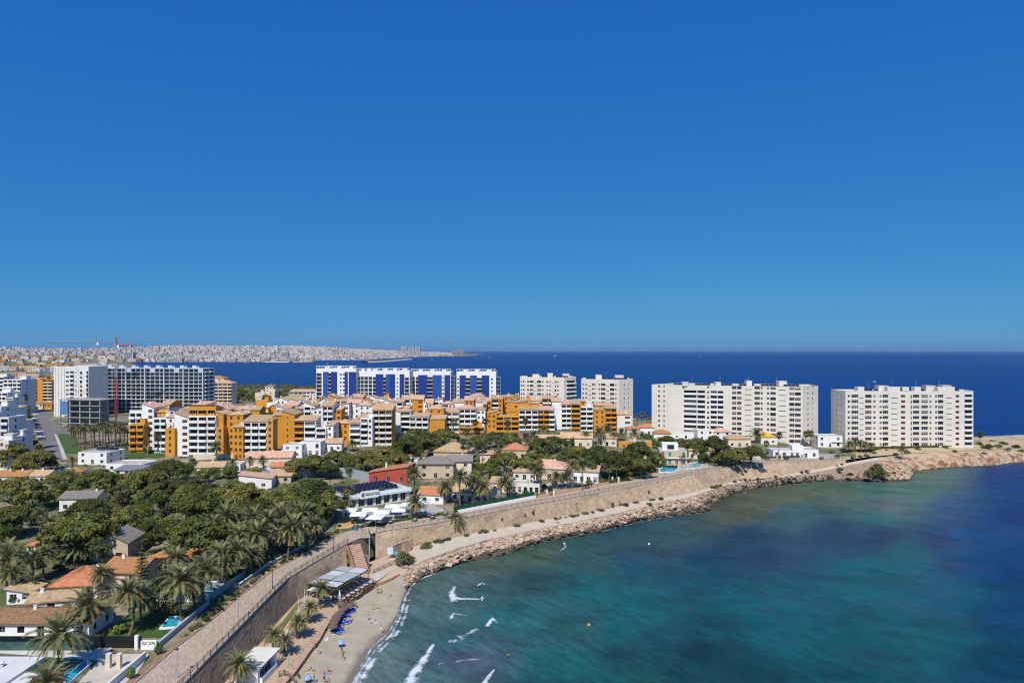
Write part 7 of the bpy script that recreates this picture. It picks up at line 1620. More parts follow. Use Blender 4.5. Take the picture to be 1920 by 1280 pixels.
mb = MB(); mb.box(-1.3, .3, -.1, -.06, 1.2, 3.2); mb.build('white_panel', mat('pale_blue_panel', (.62, .72, .78), .6, .03, 1), root); mb = MB(); mb.box(.35, 1.7, -.1, -.06, .9, 1.9); mb.build('turquoise_panel', mat('turquoise_panel', (.12, .38, .42), .6, .1, 2), root)
def fence(name, label, pts, h, step, mt, cat='fence', cross=False):
    root = thing(name, label, cat, pts[0]); o = Vector(pts[0]); rl = MB(); pm_ = MB(); pm_.box(-.07, .07, -.07, .07, -.3, h); me = pm_.mesh('post', mt)
    for a, b in zip(pts, pts[1:]):
        a, b = Vector(a)-o, Vector(b)-o; n = max(1, int((b-a).length/step))
        for i in range(n+1): put('post', me, root, a.lerp(b, i/n))
        for t in (.5, .93): rl.bar(a+Vector((0, 0, h*t)), b+Vector((0, 0, h*t)), .05)
        if cross:
            for i in range(n): rl.bar(a.lerp(b, i/n)+Vector((0, 0, .1)), a.lerp(b, (i+1)/n)+Vector((0, 0, h*.9)), .04)
    rl.build('rail', mt, root)
fence('wooden_fence', 'wooden railing of the walkway descending to the bar', [P(700, 1075, 2.4), P(720, 1066, 2.5), P(742, 1056, 2.7)], 1.1, 1.6, WOOD, cross=True)
fence('wooden_fence', 'wooden railing curving down to the rocks', [P(742, 1058, 2.6), P(756, 1066, 2.3), P(766, 1068, 2.1)], 1.1, 1.4, WOOD, cross=True)
fence('wooden_fence', 'railed wooden beach steps at the bottom edge', [P(523, 1268, 2.2), P(534, 1266, 2.2), P(552, 1278, 1.6)], 1.1, 1.0, WOOD, cross=True)
fence('wooden_fence', 'railed wooden beach steps beside the straw parasols', [P(635, 1122, 2.2), P(648, 1124, 2.1), P(668, 1137, 1.5)], 1.1, 1.0, WOOD, cross=True)
fence('wooden_fence', 'low wooden fence along the path at the foot of the shaded wall', [P(540, 1200, 2.3), P(556, 1182, 2.3), P(575, 1160, 2.3), P(592, 1143, 2.3)], .9, 2.0, WOOD)
flat('beach_walk', [(482, 1225), (520, 1225), (596, 1118), (582, 1112)], PATHM, .02-.07+.03, 6, z=2.36)
flat('beach_walk', [(640, 1120), (668, 1118), (742, 1064), (724, 1058)], PATHM, .02, 5, z=2.42)
rs = MB(); rs.c = None
for i in range(12): t = i/12
flat('dry_grass_strip', [(500, 1203), (511, 1203), (580, 1112), (572, 1110)], DRYLAWN, -.02, 5, z=2.55)
# palms on the beach terrace
for i, (x, yc, yb, r_) in enumerate(((448, 1246, 1292, 32), (513, 1190, 1226, 22), (534, 1200, 1230, 20), (559, 1166, 1197, 22), (581, 1140, 1168, 20), (602, 1104, 1142, 22), (661, 1046, 1063, 16))):
    palm(x, yc, yb, r_, where(i, 7, 'short palm', 'on the beach terrace'), 'palms of the beach terrace', near=True, z=2.2 if x < 650 else 2.8, bend=.15)
# beach bar with awning panels
root = thing('beach_bar', 'open beach bar under six grey awning panels', 'beach bar', P(622, 1112, 2.35), radians(70)); AW = mat('grey_awning', (.40, .42, .43), .6, .05, .6); L_, W2 = 15.0, 8.2
for i in range(4):
    for j in range(2):
        mb = MB(); x0, y0 = -4.0+i*3.5, -4.2+j*4.15; zt = 3.3+.12*(i % 2); mb.box(x0+.12, x0+3.3, y0+.12, y0+4.0, zt, zt+.06); mb.build('awning_panel', AW if (i+j) % 3 else mat('pale_awning', (.56, .58, .60), .6, .04, .6), root)
mb = MB()
for i in range(5): mb.box(-4.05+i*3.5, -3.9+i*3.5, -4.25, 4.1, 3.1, 3.28)
for y in (-4.25, -.08, 3.95): mb.box(-4.05, 10.1, y, y+.15, 3.12, 3.272)
mb.build('awning_frame', DARK, root)
for i in range(5):
    for y in (-4.1, 4.0): mb = MB(); mb.box(-4.0+i*3.48, -3.88+i*3.48, y-.06, y+.06, -.3, 3.1); mb.build('post', DARK, root)
mb = MB(); mb.box(-3.0, 9, 2.6, 3.0, -.3, 1.1); mb.build('bar_counter', WOOD, root); mb = MB(); mb.box(-6.2, -4.2, -1.5, 2.6, 2.5, 2.62); mb.build('white_canopy', WHITEFAB, root); mb = MB(); mb.box(-4, 9.9, 3.6, 3.9, -.3, 2.9); mb.build('back_wall', DARK, root)
rl = MB()
for i in range(12): rl.bar((-4.5+i*1.3, -6.6, -.3), (-4.5+i*1.3, -6.6, .95), .04)
for h in (.3, .6, .93): rl.bar((-4.5, -6.6, h), (9.8, -6.6, h), .045)
rl.build('terrace_railing', mat('dark_red_wood', (.16, .08, .06)), root)
M_ = Matrix.Translation(root.location) @ Matrix.Rotation(radians(70), 4, 'Z')
for i in range(14):
    v = M_ @ Vector((-3.4+(i % 7)*2.0, -5.6+2.2*(i//7), 0)); table_set('%s bar table of the %s row under the grey awnings' % (ORD[i % 7], ('front', 'second')[i//7]), v, None, 'tables of the beach bar')
p = M_ @ Vector((-4.6, -5.4, 0)); root = thing('closed_parasol', 'closed white parasol at the corner of the beach bar', 'parasol', p); mb = MB(); mb.tube([(0, 0, 0), (0, 0, 3.0)], .04, 6); mb.build('pole', FRAMEW, root); mb = MB(); mb.tube([(0, 0, .9), (0, 0, 1.2), (0, 0, 2.2), (0, 0, 2.9)], [.22, .34, .2, .05], 8); mb.build('canopy', WHITEFAB, root)
# white kiosk with pergola
kp = P(482, 1262, 2.3); b = Bld('beach_kiosk', 'white beach kiosk with a slatted pergola roof at the bottom edge', 'kiosk', kp, radians(84))
b.body([(-4.2, -2.2), (3.4, -2.2), (3.4, 2.2), (-4.2, 2.2)], 0, 2.7, {0: [(.1, .9, 'k', {'deep': .8, 'out': .5, 'ph': .9})]}, WHITE, 2.65, nf=1, parapet=.15, roofm=mat('pale_roof', (.40, .42, .42), .8, .08, 1))
for i in range(14): mb = MB(); mb.box(-1.4+i*.42, -1.28+i*.42, -2.5, 2.5, 2.95, 3.1); mb.build('pergola_slat', WARMWHITE, b.root)
mb = MB(); mb.box(-1.6, 4.6, -2.4, -2.25, 2.75, 2.94); mb.box(-1.6, 4.6, 2.25, 2.4, 2.75, 2.94); [mb.box(4.4, 4.55, y-.07, y+.07, -.2, 2.75) for y in (-2.3, 2.3)]; mb.build('pergola_frame', WARMWHITE, b.root)
# poles and posts on the terrace
for i, (x, y, h) in enumerate(((560, 1172, 6.2), (571, 1150, 5.6), (581, 1140, 4.6))):
    root = thing('flag_pole', where(i, 3, 'bare white flagpole', 'behind the terrace palms'), 'flagpole', P(x, y, 2.3), 0, 'flagpoles on the beach terrace'); mb = MB(); mb.tube([(0, 0, -.3), (0, 0, h)], [.07, .045], 8); mb.build('pole', FRAMEW, root); mb = MB(); mb.tube([(0, 0, h), (0, 0, h+.1)], [.08, .03], 8); mb.build('finial', STEEL, root)
root = thing('sign_post', 'blue information sign beside the second terrace palm', 'sign', P(529, 1232, 2.3), .3); mb = MB(); mb.box(-.05, .05, -.05, .05, -.3, 2.6); mb.build('post', DARK, root); mb = MB(); mb.box(-.5, .5, -.09, -.05, 1.5, 2.7); mb.build('panel', mat('blue_panel', (.02, .12, .28), .5, .1, 2), root); mb = MB(); mb.box(-.22, .22, -.11, -.092, 1.9, 2.35); mb.build('emblem', FRAMEW, root)
root = thing('shower_post', 'slim metal beach shower post near the bottom', 'shower', P(541, 1246, 2.15)); mb = MB(); mb.tube([(0, 0, -.3), (0, 0, 2.3), (.25, 0, 2.4)], .05, 8); mb.build('pipe', STEEL, root); mb = MB(); mb.box(-.6, .6, -.6, .6, -.04, .04); mb.build('tray', GREYC, root)
root = thing('litter_bin', 'blue litter bin at the end of the near promenade', 'bin', G(667, 994)); mb = MB(); mb.box(-.5, .5, -.4, .4, 0, 1.0); mb.build('body', mat('blue_bin', (.03, .16, .38), .5, .1, 1), root); mb = MB(); mb.box(-.53, .53, -.43, .43, 1.0, 1.12); mb.build('lid', mat('blue_bin', (.03, .16, .38)), root)
bushes('on the dry bed above the stairs', [(664, 982, 1.2), (672, 980, .9), (636, 988, .8)], BUSH, noun='clipped shrub')
flat('dry_bed', [(630, 992), (668, 990), (664, 972), (634, 974)], mat('ochre_earth', (.52, .35, .15), .95, .12, .5), .12, 3)
gwall('dark slatted fence left of the dry bed', [G(598, 1006), G(618, 988), G(630, 968)], 2.6, mat('slat_fence', (.10, .09, .09), .8, .2, 2), .1, 'slatted_fence', 'fence')
# sunbeds and straw parasols
LM = {}
def lounger(label, p, rz, group):
    if not LM:
        mb = MB(); mb.box(-.95, .95, -.32, .32, .24, .3); [mb.box(x-.03, x+.03, y-.03, y+.03, 0, .24) for x in (-.8, .8) for y in (-.28, .28)]; LM['f'] = mb.mesh('frame', FRAMEW)
        mb = MB(); mb.box(-.95, .35, -.32, .32, .302, .38); LM['m'] = mb.mesh('mattress', BLUEFAB); mb = MB(); mb.box(0, .75, -.32, .32, 0, .08, 0, Matrix.Translation((.33, 0, .31)) @ Matrix.Rotation(radians(-38), 4, 'Y')); LM['b'] = mb.mesh('backrest', BLUEFAB)
    root = thing('sun_lounger', label, 'sun lounger', p, rz, group); put('frame', LM['f'], root); put('mattress', LM['m'], root); put('backrest', LM['b'], root)
def beachz(px, py):
    z = .9
    for _ in range(8):
        v = P(px, py, z); a = v.x/v.y; w_, l_ = water.at(a), low.at(a); t = (v.y-w_.y)/max(.1, l_.y-w_.y); z = max(.02, min(1.35, 1.3*t))
    return P(px, py, z)
bx = [(658, 1144), (653, 1148), (649, 1152), (660, 1149), (645, 1156), (651, 1158), (641, 1161), (647, 1165), (637, 1167), (643, 1171), (633, 1173), (639, 1178), (629, 1180), (636, 1184), (625, 1186), (631, 1190)]
for i, (x, y) in enumerate(sorted(bx, key=lambda q: -q[1])): lounger(where(i, len(bx), 'blue sun lounger', 'in the rows before the straw parasols', 'the bottom'), beachz(x+random.uniform(-3, 5), y+random.uniform(-2, 2))+Vector((0, 0, .02)), radians(200+random.uniform(-40, 40)), 'blue sun loungers on the sand')
lounger('first blue lounger under the terrace palm beside the bar', P(609, 1128, 2.2), radians(200), 'blue loungers beside the bar'); lounger('second blue lounger beside the terrace palm near the bar', P(611, 1124, 2.2), radians(200), 'blue loungers beside the bar')
for i, (x, y) in enumerate(sorted([(656, 1146), (645, 1152), (638, 1160), (633, 1166), (630, 1172), (627, 1178), (625, 1186), (642, 1143)], key=lambda q: -q[1])):
    parasol(where(i, 8, 'straw parasol', 'above the blue loungers', 'the bottom'), beachz(x-1, y+1), 1.1, 2.1, STRAW, False, group='straw parasols on the sand')
STRIPE = mat('pale_blue_fabric', (.30, .42, .62), .8, .15, 3)
for i, (x, y) in enumerate([(639, 1212), (577, 1279)]): parasol(['pale blue beach umbrella on the open sand', 'blue beach umbrella at the bottom edge', 'green beach umbrella at the bottom edge'][i], beachz(x, y), .7, 1.4, STRIPE, False, 'beach_umbrella')
TOWELM = [mat('towel_%d' % i, c, .9, .1, 3) for i, c in enumerate(((.55, .22, .20), (.60, .58, .66), (.62, .60, .30), (.30, .32, .55)))]
# people: one continuous skin-modified body per pose; swimwear and hair as children
SKINS = [mat('skin_%d' % i, c, .6, .06, 4, spec=.3) for i, c in enumerate(((.52, .30, .20), (.40, .21, .13), (.60, .37, .26)))]
def body_mesh(J, E, R_):
    me = bpy.data.meshes.new('body'); me.from_pydata(J, E, []); o = bpy.data.objects.new('tmp', me); C.objects.link(o); m = o.modifiers.new('s', 'SKIN'); m.use_smooth_shade = True
    for i, v in enumerate(me.skin_vertices[0].data): v.radius = (R_[i], R_[i]*.85); v.use_root = (i == 0)
    sb_ = o.modifiers.new('d', 'SUBSURF'); sb_.levels = 1; sb_.render_levels = 1
    bpy.context.view_layer.update(); out = bpy.data.meshes.new_from_object(o.evaluated_get(bpy.context.evaluated_depsgraph_get())); bpy.data.objects.remove(o); return out
def pose(kind_, seed=0):
    rn = random.Random(seed); sw = .16 if kind_ == 'walk' else .04
    if kind_ in ('stand', 'walk'):
        J = [(0, 0, .95), (0, 0, 1.15), (0, 0, 1.38), (0, 0, 1.5), (0, 0, 1.58), (0, -.02, 1.68)]
        for s_ in (-1, 1): f = s_*sw; J += [(s_*.1, 0, .9), (s_*.11, -f*1.2, .5), (s_*.11, -f*2+.03, .09), (s_*.12, -f*2-.1, .04)]
        for s_ in (-1, 1): f = -s_*sw; J += [(s_*.19, 0, 1.4), (s_*.25, -f*.6, 1.13), (s_*.27, -f*1.4-.03, .9), (s_*.27, -f*1.5-.05, .8)]
    elif kind_ == 'sit':
        J = [(0, 0, .14), (0, .08, .35), (0, .1, .58), (0, .09, .7), (0, .07, .78), (0, .04, .88)]
        for s_ in (-1, 1): J += [(s_*.1, -.04, .14), (s_*.13, -.38, .42), (s_*.12, -.62, .09), (s_*.12, -.74, .05)]
        for s_ in (-1, 1): J += [(s_*.19, .1, .6), (s_*.25, .22, .36), (s_*.24, .3, .1), (s_*.24, .33, .04)]
    else:
        J = [(0, 0, .13), (0, .2, .14), (0, .42, .15), (0, .54, .14), (0, .62, .15), (0, .72, .17)]
        for s_ in (-1, 1): J += [(s_*.1, -.06, .12), (s_*.12, -.45, .2 if s_ > 0 else .1), (s_*.13, -.85, .07), (s_*.14, -.93, .12)]
        for s_ in (-1, 1): J += [(s_*.19, .42, .13), (s_*.32, .25, .08), (s_*.27, .02, .07), (s_*.24, -.07, .06)]
    R_ = [.145, .13, .15, .065, .07, .1]+[.095, .065, .042, .035]*2+[.06, .045, .033, .03]*2
    E = [(0, 1), (1, 2), (2, 3), (3, 4), (4, 5)]+[(0, 6), (6, 7), (7, 8), (8, 9), (0, 10), (10, 11), (11, 12), (12, 13)]+[(2, 14), (14, 15), (15, 16), (16, 17), (2, 18), (18, 19), (19, 20), (20, 21)]
    return J, body_mesh(J, E, R_)
POSES = {k_: pose(k_) for k_ in ('stand', 'walk', 'sit', 'lie')}
CL = {n_: mat('swimwear_'+n_, c, .8, .1, 5) for n_, c in dict(black=(.02, .02, .025), red=(.45, .04, .04), blue=(.03, .08, .35), white=(.65, .65, .65), pink=(.55, .20, .28), green=(.06, .25, .10), orange=(.6, .2, .04)).items()}
HAIRM = [mat('hair_dark', (.025, .018, .012), .7, .2, 6), mat('hair_fair', (.25, .16, .07), .7, .2, 6)]
PC = {}
def person(label, p, rz, kd, cloth, skin=0, hair=0, shirt=None, s_=1.0):
    J, me0 = POSES[kd]; root = thing('person', label, 'person', p, rz, None)
    key = (kd, skin)
    if key not in PC: m = me0.copy(); m.materials.clear(); m.materials.append(SKINS[skin]); PC[key] = m
    put('body', PC[key], root, (0, 0, 0), 0, s_)
    def wear(nm, mt, test, grow):
        k2 = (kd, nm, mt.name)
        if k2 not in PC:
            mb = MB(); vs_ = me0.vertices
            for f_ in me0.polygons:
                if test(f_.center): k = len(mb.v); mb.v += [tuple(vs_[i].co+vs_[i].normal*grow) for i in f_.vertices]; mb.f.append(tuple(range(k, k+len(f_.vertices)))); mb.m.append(0)
            PC[k2] = mb.mesh(nm, mt)
        put(nm, PC[k2], root, (0, 0, 0), 0, s_)
    hp, ch = Vector(J[0]), Vector(J[2]); hd = Vector(J[5])
    wear('swimwear', CL[cloth], lambda c: (c-hp).length < .235, .012)
    if shirt: wear('shirt', CL[shirt], lambda c: (c-(hp+ch)/2).length < .33 and (c-hp).length > .15, .014)
    mb = MB(); q = (Vector(J[5])-Vector(J[4])).normalized()
    key = ('hair', kd, hair)
    if key not in PC:
        bm = bmesh.new(); bmesh.ops.create_icosphere(bm, subdivisions=2, radius=.118); bk_ = Vector((0, 1, .35)) if kd != 'lie' else Vector((0, 1, .1)); drop = [v for v in bm.verts if v.co.normalized().dot(bk_.normalized()) < -.15]; bmesh.ops.delete(bm, geom=drop, context='VERTS')
        for v in bm.verts: v.co = v.co+hd+Vector((0, .02, .03))
        m = bpy.data.meshes.new('hair'); bm.to_mesh(m); bm.free(); m.materials.append(HAIRM[hair]); PC[key] = m
        fm_ = MB()
        for x in (-.035, .035): fm_.box(x-.012, x+.012, hd.y-.118, hd.y-.098, hd.z-.005, hd.z+.012) if kd != 'lie' else fm_.box(x-.012, x+.012, hd.y-.005, hd.y+.012, hd.z+.085, hd.z+.1)
        fm_.box(-.025, .025, hd.y-.115, hd.y-.095, hd.z-.062, hd.z-.05) if kd != 'lie' else fm_.box(-.025, .025, hd.y-.06, hd.y-.05, hd.z+.08, hd.z+.095); PC[('face',)+key] = fm_.mesh('face_features', HAIRM[0])
    put('hair', PC[key], root, (0, 0, 0), 0, s_); put('face_features', PC[('face',)+key], root, (0, 0, 0), 0, s_)
def towel(label, p, rz, i): o = MB(); o.box(-.45, .45, -.95, .95, .01, .035); o = o.build('beach_towel', TOWELM[i % 4], None, p, rz); tag(o, label, 'towel', 'towels on the sand')
PPL = [(641, 1226, 'stand', 'black', 'black', 'person in black standing alone on the open sand'), (643, 1237, 'walk', 'red', None, 'person in red swimwear beside the one standing in black'), (597, 1226, 'walk', 'black', 'white', 'person with a white top walking by the terrace edge'), (590, 1216, 'stand', 'pink', None, 'person in pink swimwear behind the walker at the terrace edge'),
       (716, 1187, 'stand', 'white', 'white', 'person in white standing near the wet sand'), (763, 1127, 'stand', 'blue', 'blue', 'bather in blue at the edge of the waves'), (709, 1112, 'sit', 'black', None, 'left one of two bathers sitting below the clay edge'), (715, 1111, 'sit', 'red', None, 'right one of two bathers sitting below the clay edge'),
       (728, 1121, 'lie', 'orange', None, 'bather lying on the upper sand below the clay edge'), (733, 1119, 'sit', 'green', None, 'bather in green sitting beside the one lying on the upper sand'), (738, 1087, 'sit', 'blue', None, 'bather sitting at the top end of the beach'), (742, 1086, 'lie', 'red', None, 'bather lying at the top end of the beach'),
       (701, 1142, 'sit', 'white', None, 'bather in white sitting in the middle of the beach'), (707, 1141, 'lie', 'blue', None, 'bather lying in the middle of the beach'), (691, 1161, 'sit', 'black', None, 'dark bather sitting on a pale towel right of the loungers'), (700, 1166, 'lie', 'white', None, 'bather lying on the long pale towel right of the loungers'),
       (656, 1167, 'lie', 'red', None, 'bather in red lying beside the blue loungers'), (659, 1163, 'sit', 'pink', None, 'bather in pink sitting beside the blue loungers'), (577, 1257, 'lie', 'pink', None, 'bather lying on pink towel near the terrace steps'), (584, 1257, 'sit', 'white', None, 'bather in white sitting near the terrace steps'),
       (608, 1261, 'lie', 'red', None, 'left sunbather of the pair on a red towel near the bottom'), (616, 1259, 'sit', 'black', None, 'right sunbather of the pair on a red towel near the bottom'), (560, 1270, 'sit', 'black', 'black', 'person in dark clothes sitting on the terrace edge at the bottom'), (614, 1278, 'sit', 'blue', None, 'bather in blue sitting at the bottom edge'), (608, 1279, 'stand', 'black', None, 'person in black swimwear standing at the bottom edge'), (589, 1280, 'stand', 'green', 'green', 'person in green standing at the bottom edge')]
for i, (x, y, kd, c, sh, lb) in enumerate(PPL):
    v = beachz(x, y); person(lb, v+Vector((0, 0, .03)), random.uniform(-2.5, 2.5), kd, c, i % 3, i % 2, sh, random.uniform(.95, 1.05))
for i, (x, y, lb) in enumerate(((728, 1122, 'red towel under the bathers on the upper sand'), (702, 1166, 'long pale towel right of the blue loungers'), (577, 1258, 'towel near the railed beach steps'), (610, 1262, 'red towel near the bottom of the beach'), (737, 1088, 'towel at the top end of the beach'), (612, 1197, 'yellow towel on the sand left of the pale blue umbrella'), (705, 1142, 'towel in the middle of the beach'))): towel(lb, beachz(x, y), random.uniform(-1, 1), i)
zt = 2.22
for x, y, kd, c, sh, lb in ((596, 1133, 'stand', 'white', 'white', 'left person standing by the bar entrance'), (600, 1131, 'stand', 'black', 'red', 'right person standing by the bar entrance'), (592, 1147, 'sit', 'pink', None, 'person sitting under the terrace palm before the flagpoles'), (699, 1096, 'walk', 'black', 'orange', 'person walking along the clay edge beside the bar'), (704, 1102, 'walk', 'blue', 'black', 'second person following along the clay edge')): person(lb, P(x, y, zt), random.uniform(-2, 2), kd, c, 0, 0, sh)
v = P(616, 1035, wtop.at((616-CX)/F).z); person('person in white walking on the promenade by the last lamp', v+Vector((-.6, 1.2, .03)), 1.0, 'walk', 'black', 0, 0, 'white')
v = G(678, 995); person('person standing at the head of the stairs', v, .5, 'stand', 'black', 1, 0, 'black')
for i, (x, y) in enumerate(((862, 1036), (866, 1035), (800, 1024))): v = P(x, y, 2.3 if i < 2 else 3.0); person(['left one of two people resting on the rocky slope', 'right one of two people resting on the rocky slope', 'person sitting beside the coastal path near the ramp'][i], v+Vector((0, 0, .2)), i, 'sit', ('white', 'black', 'red')[i], i, 0, ('white', None, 'red')[i])
# a bather in the sea and boats far out
v = P(953, 1232, 0); person('bather standing in the shallow water', v+Vector((0, 0, -.75)), .3, 'stand', 'black', 1, 0)
def boat(label, px, py, L_, sail=False, rz=.3):
    root = thing('boat', label, 'boat', P(px, py, 0), rz, 'small boats at sea'); mb = MB(); n = 8; rings = []
    for i in range(n+1):
        t = i/n; x = -L_/2+L_*t; w_ = L_*.16*(1-max(0, (t-.45)/.55)**2)+.02; k = len(mb.v); mb.v += [(x, -w_, L_*.12), (x, -w_*.6, -.3), (x, w_*.6, -.3), (x, w_, L_*.12)]; rings.append(k)
    for a, b in zip(rings, rings[1:]):
        for j in range(3): mb.f.append((a+j, b+j, b+j+1, a+j+1)); mb.m.append(0)
        mb.f.append((a+3, b+3, b, a)); mb.m.append(0)
    mb.f.append((rings[0], rings[0]+1, rings[0]+2, rings[0]+3)); mb.m.append(0); mb.build('hull', WHITE, root)
    if sail: mb = MB(); mb.tube([(0, 0, 0), (0, 0, L_*1.3)], .1, 6); mb.build('mast', STEEL, root); mb = MB(); mb.tri((.2, .05, L_*.2), (-L_*.4, .4, L_*.2), (.1, .05, L_*1.25)); mb.tri((.3, -.05, L_*.2), (L_*.45, -.3, L_*.15), (.15, -.05, L_*1.1)); mb.build('sail', WHITEFAB, root)
    else: mb = MB(); mb.box(-L_*.2, L_*.12, -L_*.1, L_*.1, L_*.12, L_*.28); mb.build('cabin', WHITE, root); mb = MB(); mb.box(-L_*.16, L_*.125, -L_*.104, L_*.104, L_*.19, L_*.24); mb.build('window', GLASS, root)
boat('small white sailing boat far out near the horizon', 1041, 668.5, 16, True); boat('white motor boat far out right of the jetty', 810, 675.5, 14); boat('white boat left of the sailing boat far out', 916, 671, 16); boat('tiny white boat in the middle of the bay', 614, 682, 12); boat('white boat far out above the angled tower', 1312, 668, 22); boat('white motor boat off the headland', 1640, 716, 7)
for i, (x, y) in enumerate(((1217, 1020), (1104, 1172))):
    root = thing('buoy', ['white buoy in the dark water below the sea wall', 'pale buoy in the teal water'][i], 'buoy', P(x, y, 0)); mb = MB(); mb.tube([(0, 0, -.2), (0, 0, .1), (0, 0, .35), (0, 0, .5)], [.25, .4, .3, .06], 10); mb.build('float', FRAMEW if not i else mat('orange_float', (.6, .35, .2), .6, .1, 2), root); mb = MB(); mb.tube([(0, 0, .5), (0, 0, .8)], .03, 6); mb.build('stem', DARK, root)
# ------------------------------------------------------------------ the town across the bay
random.seed(91)
FB = [mat('far_wall_%d' % i, c, .9, .06, .05) for i, c in enumerate(((.55, .47, .42), (.48, .38, .32), (.62, .57, .53), (.38, .27, .21), (.46, .44, .45), (.30, .17, .12)))]
def farbox(px, Y, z, w_, d, h, mi, label, group, name='town_building', roof=True):
    X = (px-CX)/F*Y; root = thing(name, label, 'building', (X, Y, z), random.uniform(-.15, .15), group); mb = MB(); mb.box(-w_/2, w_/2, 0, d, -12, h); mb.build('wall', FB[mi], root)
    mb = MB(); n = max(1, int(h/3.2))
    for k in range(n): mb.box(-w_*.42, w_*.42, -.25, -.02, k*3.2+1.2, k*3.2+2.5)
    kind(mb.build('window_band', GLASSB, root), 'stuff')
    if roof: mb = MB(); mb.box(-w_*.2, w_*.15, d*.3, d*.6, h, h+3); mb.build('roof_house', FB[mi], root)
rows_ = []
for i in range(300):
    px = random.uniform(-30, 860); t = random.random()**1.6*.5; rows_.append((px, t))
rows_.sort()
zones = [(-99, 120, 'left of the cranes'), (120, 260, 'behind the cranes'), (260, 400, 'above the glazed block'), (400, 560, 'above the middle of the bay'), (560, 700, 'above the cobalt towers'), (700, 900, 'on the far spit')]
for px, t in rows_:
    Y, z = townz(px, t); zn = next(q for q in zones if q[0] <= px < q[1]); lowtown = t < .12
    h = random.choice((12, 15, 18, 22, 28)) if px > 240 else random.choice((10, 14, 20, 26)); w_ = random.uniform(18, 46)*(1.0 if px < 700 else .8)
    if px > 700: h = random.choice((8, 12, 16))
    mi = random.choice((0, 0, 1, 2, 2, 4)) if px > 260 else random.choice((0, 1, 1, 2, 3, 5))
    farbox(px, Y, z, w_, random.uniform(14, 22), h, mi, 'pale block of the far town %s, %s' % (zn[2], 'near the water' if lowtown else 'up the slope'), 'far town blocks %s %s' % (zn[2], 'near the water' if lowtown else 'up the slope'))
st = MB()
for i in range(5200):
    px = random.uniform(-60, 850); t = .02+random.random()*.98; Y, z = townz(px, t); X = (px-CX)/F*Y; w_, d, h = random.uniform(10, 34), random.uniform(10, 20), random.choice((6, 8, 10, 14, 18)); w_ *= .7+.6*t
    if px > 640: h *= .6
    if px < 230 and random.random() < .35: continue
    st.box(X-w_/2, X+w_/2, Y, Y+d, z-10, z+h, random.choice((0, 0, 1, 2, 2, 4, 4, 3 if px < 300 else 0)))
kind(st.build('distant_town', FB), 'stuff')
for i, (x, Y, h) in enumerate(((757, 6900, 96), (771, 6950, 90), (783, 7000, 90))): z = 5; farbox(x, Y, z, 52, 40, h, 2, where(i, 3, 'tall white slab', 'rising above the far spit'), 'three tall slabs on the far spit')
for i, (x, Y, h, w_) in enumerate(((852, 7700, 52, 70), (863, 7720, 66, 66))): farbox(x, Y, 3, w_, 40, h, 1, ['sunlit orange block at the tip of the far spit, lower', 'sunlit orange block at the tip of the far spit, taller'][i], 'end blocks of the far spit')
farbox(533, 4200, 8, 40, 30, 46, 4, 'tall grey tower in the middle of the far town', 'far town towers'); farbox(240, 4000, 6, 60, 30, 46, 4, 'bluish tower in the far town beside the red crane', 'far town towers')
# breakwaters and the harbour mole
def mole(name, label, pts, wd, h=3.0):
    root = thing(name, label, 'breakwater', P(*pts[0], 0)); o = root.location.copy(); mb = MB()
    for a, b in zip(pts, pts[1:]): mb.bar(P(*a, 0)-o+Vector((0, 0, -wd*.0)), P(*b, 0)-o, 1) if False else None
    for a, b in zip(pts, pts[1:]):
        A_, B_ = P(*a, 0)-o, P(*b, 0)-o; d = (B_-A_).normalized(); s_ = Vector((-d.y, d.x, 0))*wd
        mb.quad(A_-s_*1.6+Vector((0, 0, -1)), B_-s_*1.6+Vector((0, 0, -1)), B_-s_+Vector((0, 0, h)), A_-s_+Vector((0, 0, h))); mb.quad(A_-s_+Vector((0, 0, h)), B_-s_+Vector((0, 0, h)), B_+s_+Vector((0, 0, h)), A_+s_+Vector((0, 0, h))); mb.quad(A_+s_+Vector((0, 0, h)), B_+s_+Vector((0, 0, h)), B_+s_*1.6+Vector((0, 0, -1)), A_+s_*1.6+Vector((0, 0, -1)))
    mb.build('armour', mat('far_stone', (.55, .47, .40), .9, .12, .05), root)
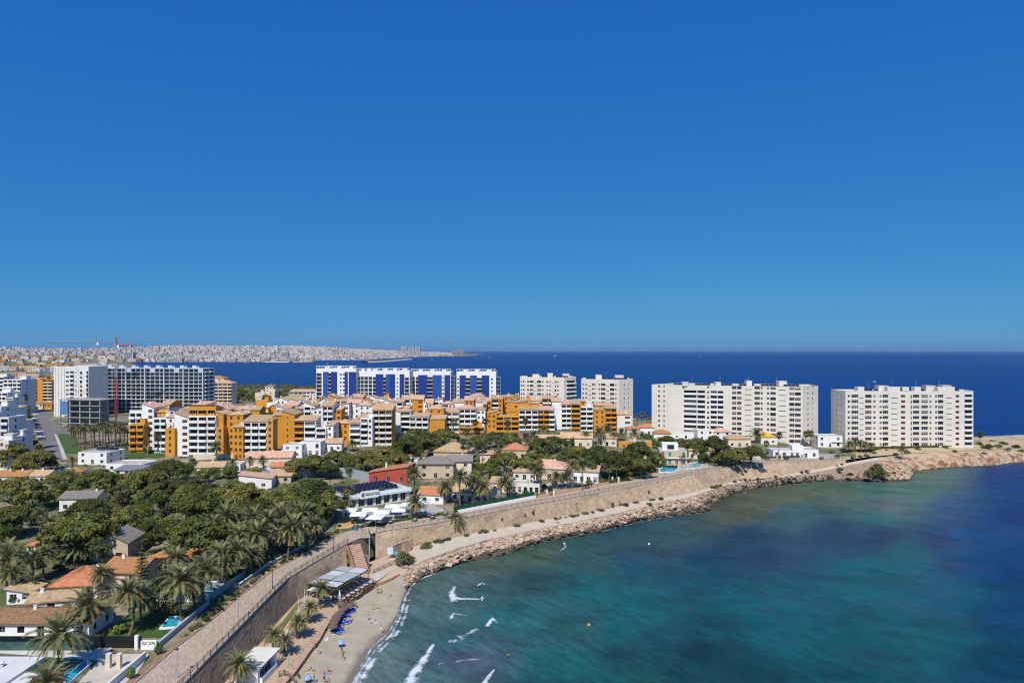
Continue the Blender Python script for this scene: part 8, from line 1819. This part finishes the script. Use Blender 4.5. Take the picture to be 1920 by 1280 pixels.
mole('breakwater', 'long pale breakwater in the bay above the cobalt towers', [(684, 679.5), (720, 678), (768, 673.8)], 14, 5); mole('breakwater', 'short mole ending the beach across the bay', [(500, 678.8), (545, 679.2), (582, 678.2)], 10, 4); mole('breakwater', 'low reef at the tip of the far spit', [(870, 664.5), (902, 664.2)], 20, 3)
farbox(530, 3760, 3, 90, 20, 8, 4, 'long low grey shed on the mole across the bay', 'harbour sheds', roof=False)
# suburbs on the left between the street and the far town
lst = []
for i in range(170):
    Y = random.uniform(680, 3500); px = random.uniform(-40, 100) if Y < 1100 else random.uniform(-40, 150 if Y < 1700 else 225); lst.append((px, Y))
lst.sort()
for i, (px, Y) in enumerate(lst):
    v = at(px, Y); k = random.random(); h = random.choice((6, 9, 9, 12)); w_ = random.uniform(14, 40); mi = random.choice((0, 1, 2, 2)); root = thing('suburb_block', 'cream suburb block %s at the left edge' % ('on the near slope below the far town' if Y < 1500 else 'on the far slope below the hills'), 'building', v, random.uniform(-.3, .3), 'suburb blocks %s' % ('near' if Y < 1500 else 'far'))
    mb = MB(); mb.box(-w_/2, w_/2, 0, 12, -6, h); mb.build('wall', random.choice((FB[mi], CREAM, OCHRE2, WARMWHITE, WHITE)), root); mb = MB()
    for q in range(h//3):
        for c in range(int(w_/4)): x = -w_/2+2+c*4; mb.box(x-.9, x+.9, -.12, -.01, q*3+.6, q*3+2.3)
    kind(mb.build('window_band', GLASS, root), 'stuff')
    if k < .5: mb = MB(); mb.box(-w_/2-.3, w_/2+.3, -.3, 12.3, h, h+.5); mb.box(-w_/2+1, w_/2-1, 3, 9, h+.5, h+1.6); mb.build('roof', TILEP, root)
# ------------------------------------------------------------------ hazy sea air
hz = MB(); hz.box(-45000, 30000, -400, 62000, -60, 200)
HM = bpy.data.materials.new('haze_air'); HM.use_nodes = True; HM.node_tree.nodes.remove(HM.node_tree.nodes['Principled BSDF']); pv_ = HM.node_tree.nodes.new('ShaderNodeVolumePrincipled')
pv_.inputs['Color'].default_value = (.50, .70, 1.0, 1); pv_.inputs['Density'].default_value = 2.4e-5; pv_.inputs['Anisotropy'].default_value = .2; HM.node_tree.links.new(pv_.outputs[0], HM.node_tree.nodes['Material Output'].inputs['Volume'])
HAZE = kind(hz.build('haze', HM), 'stuff')
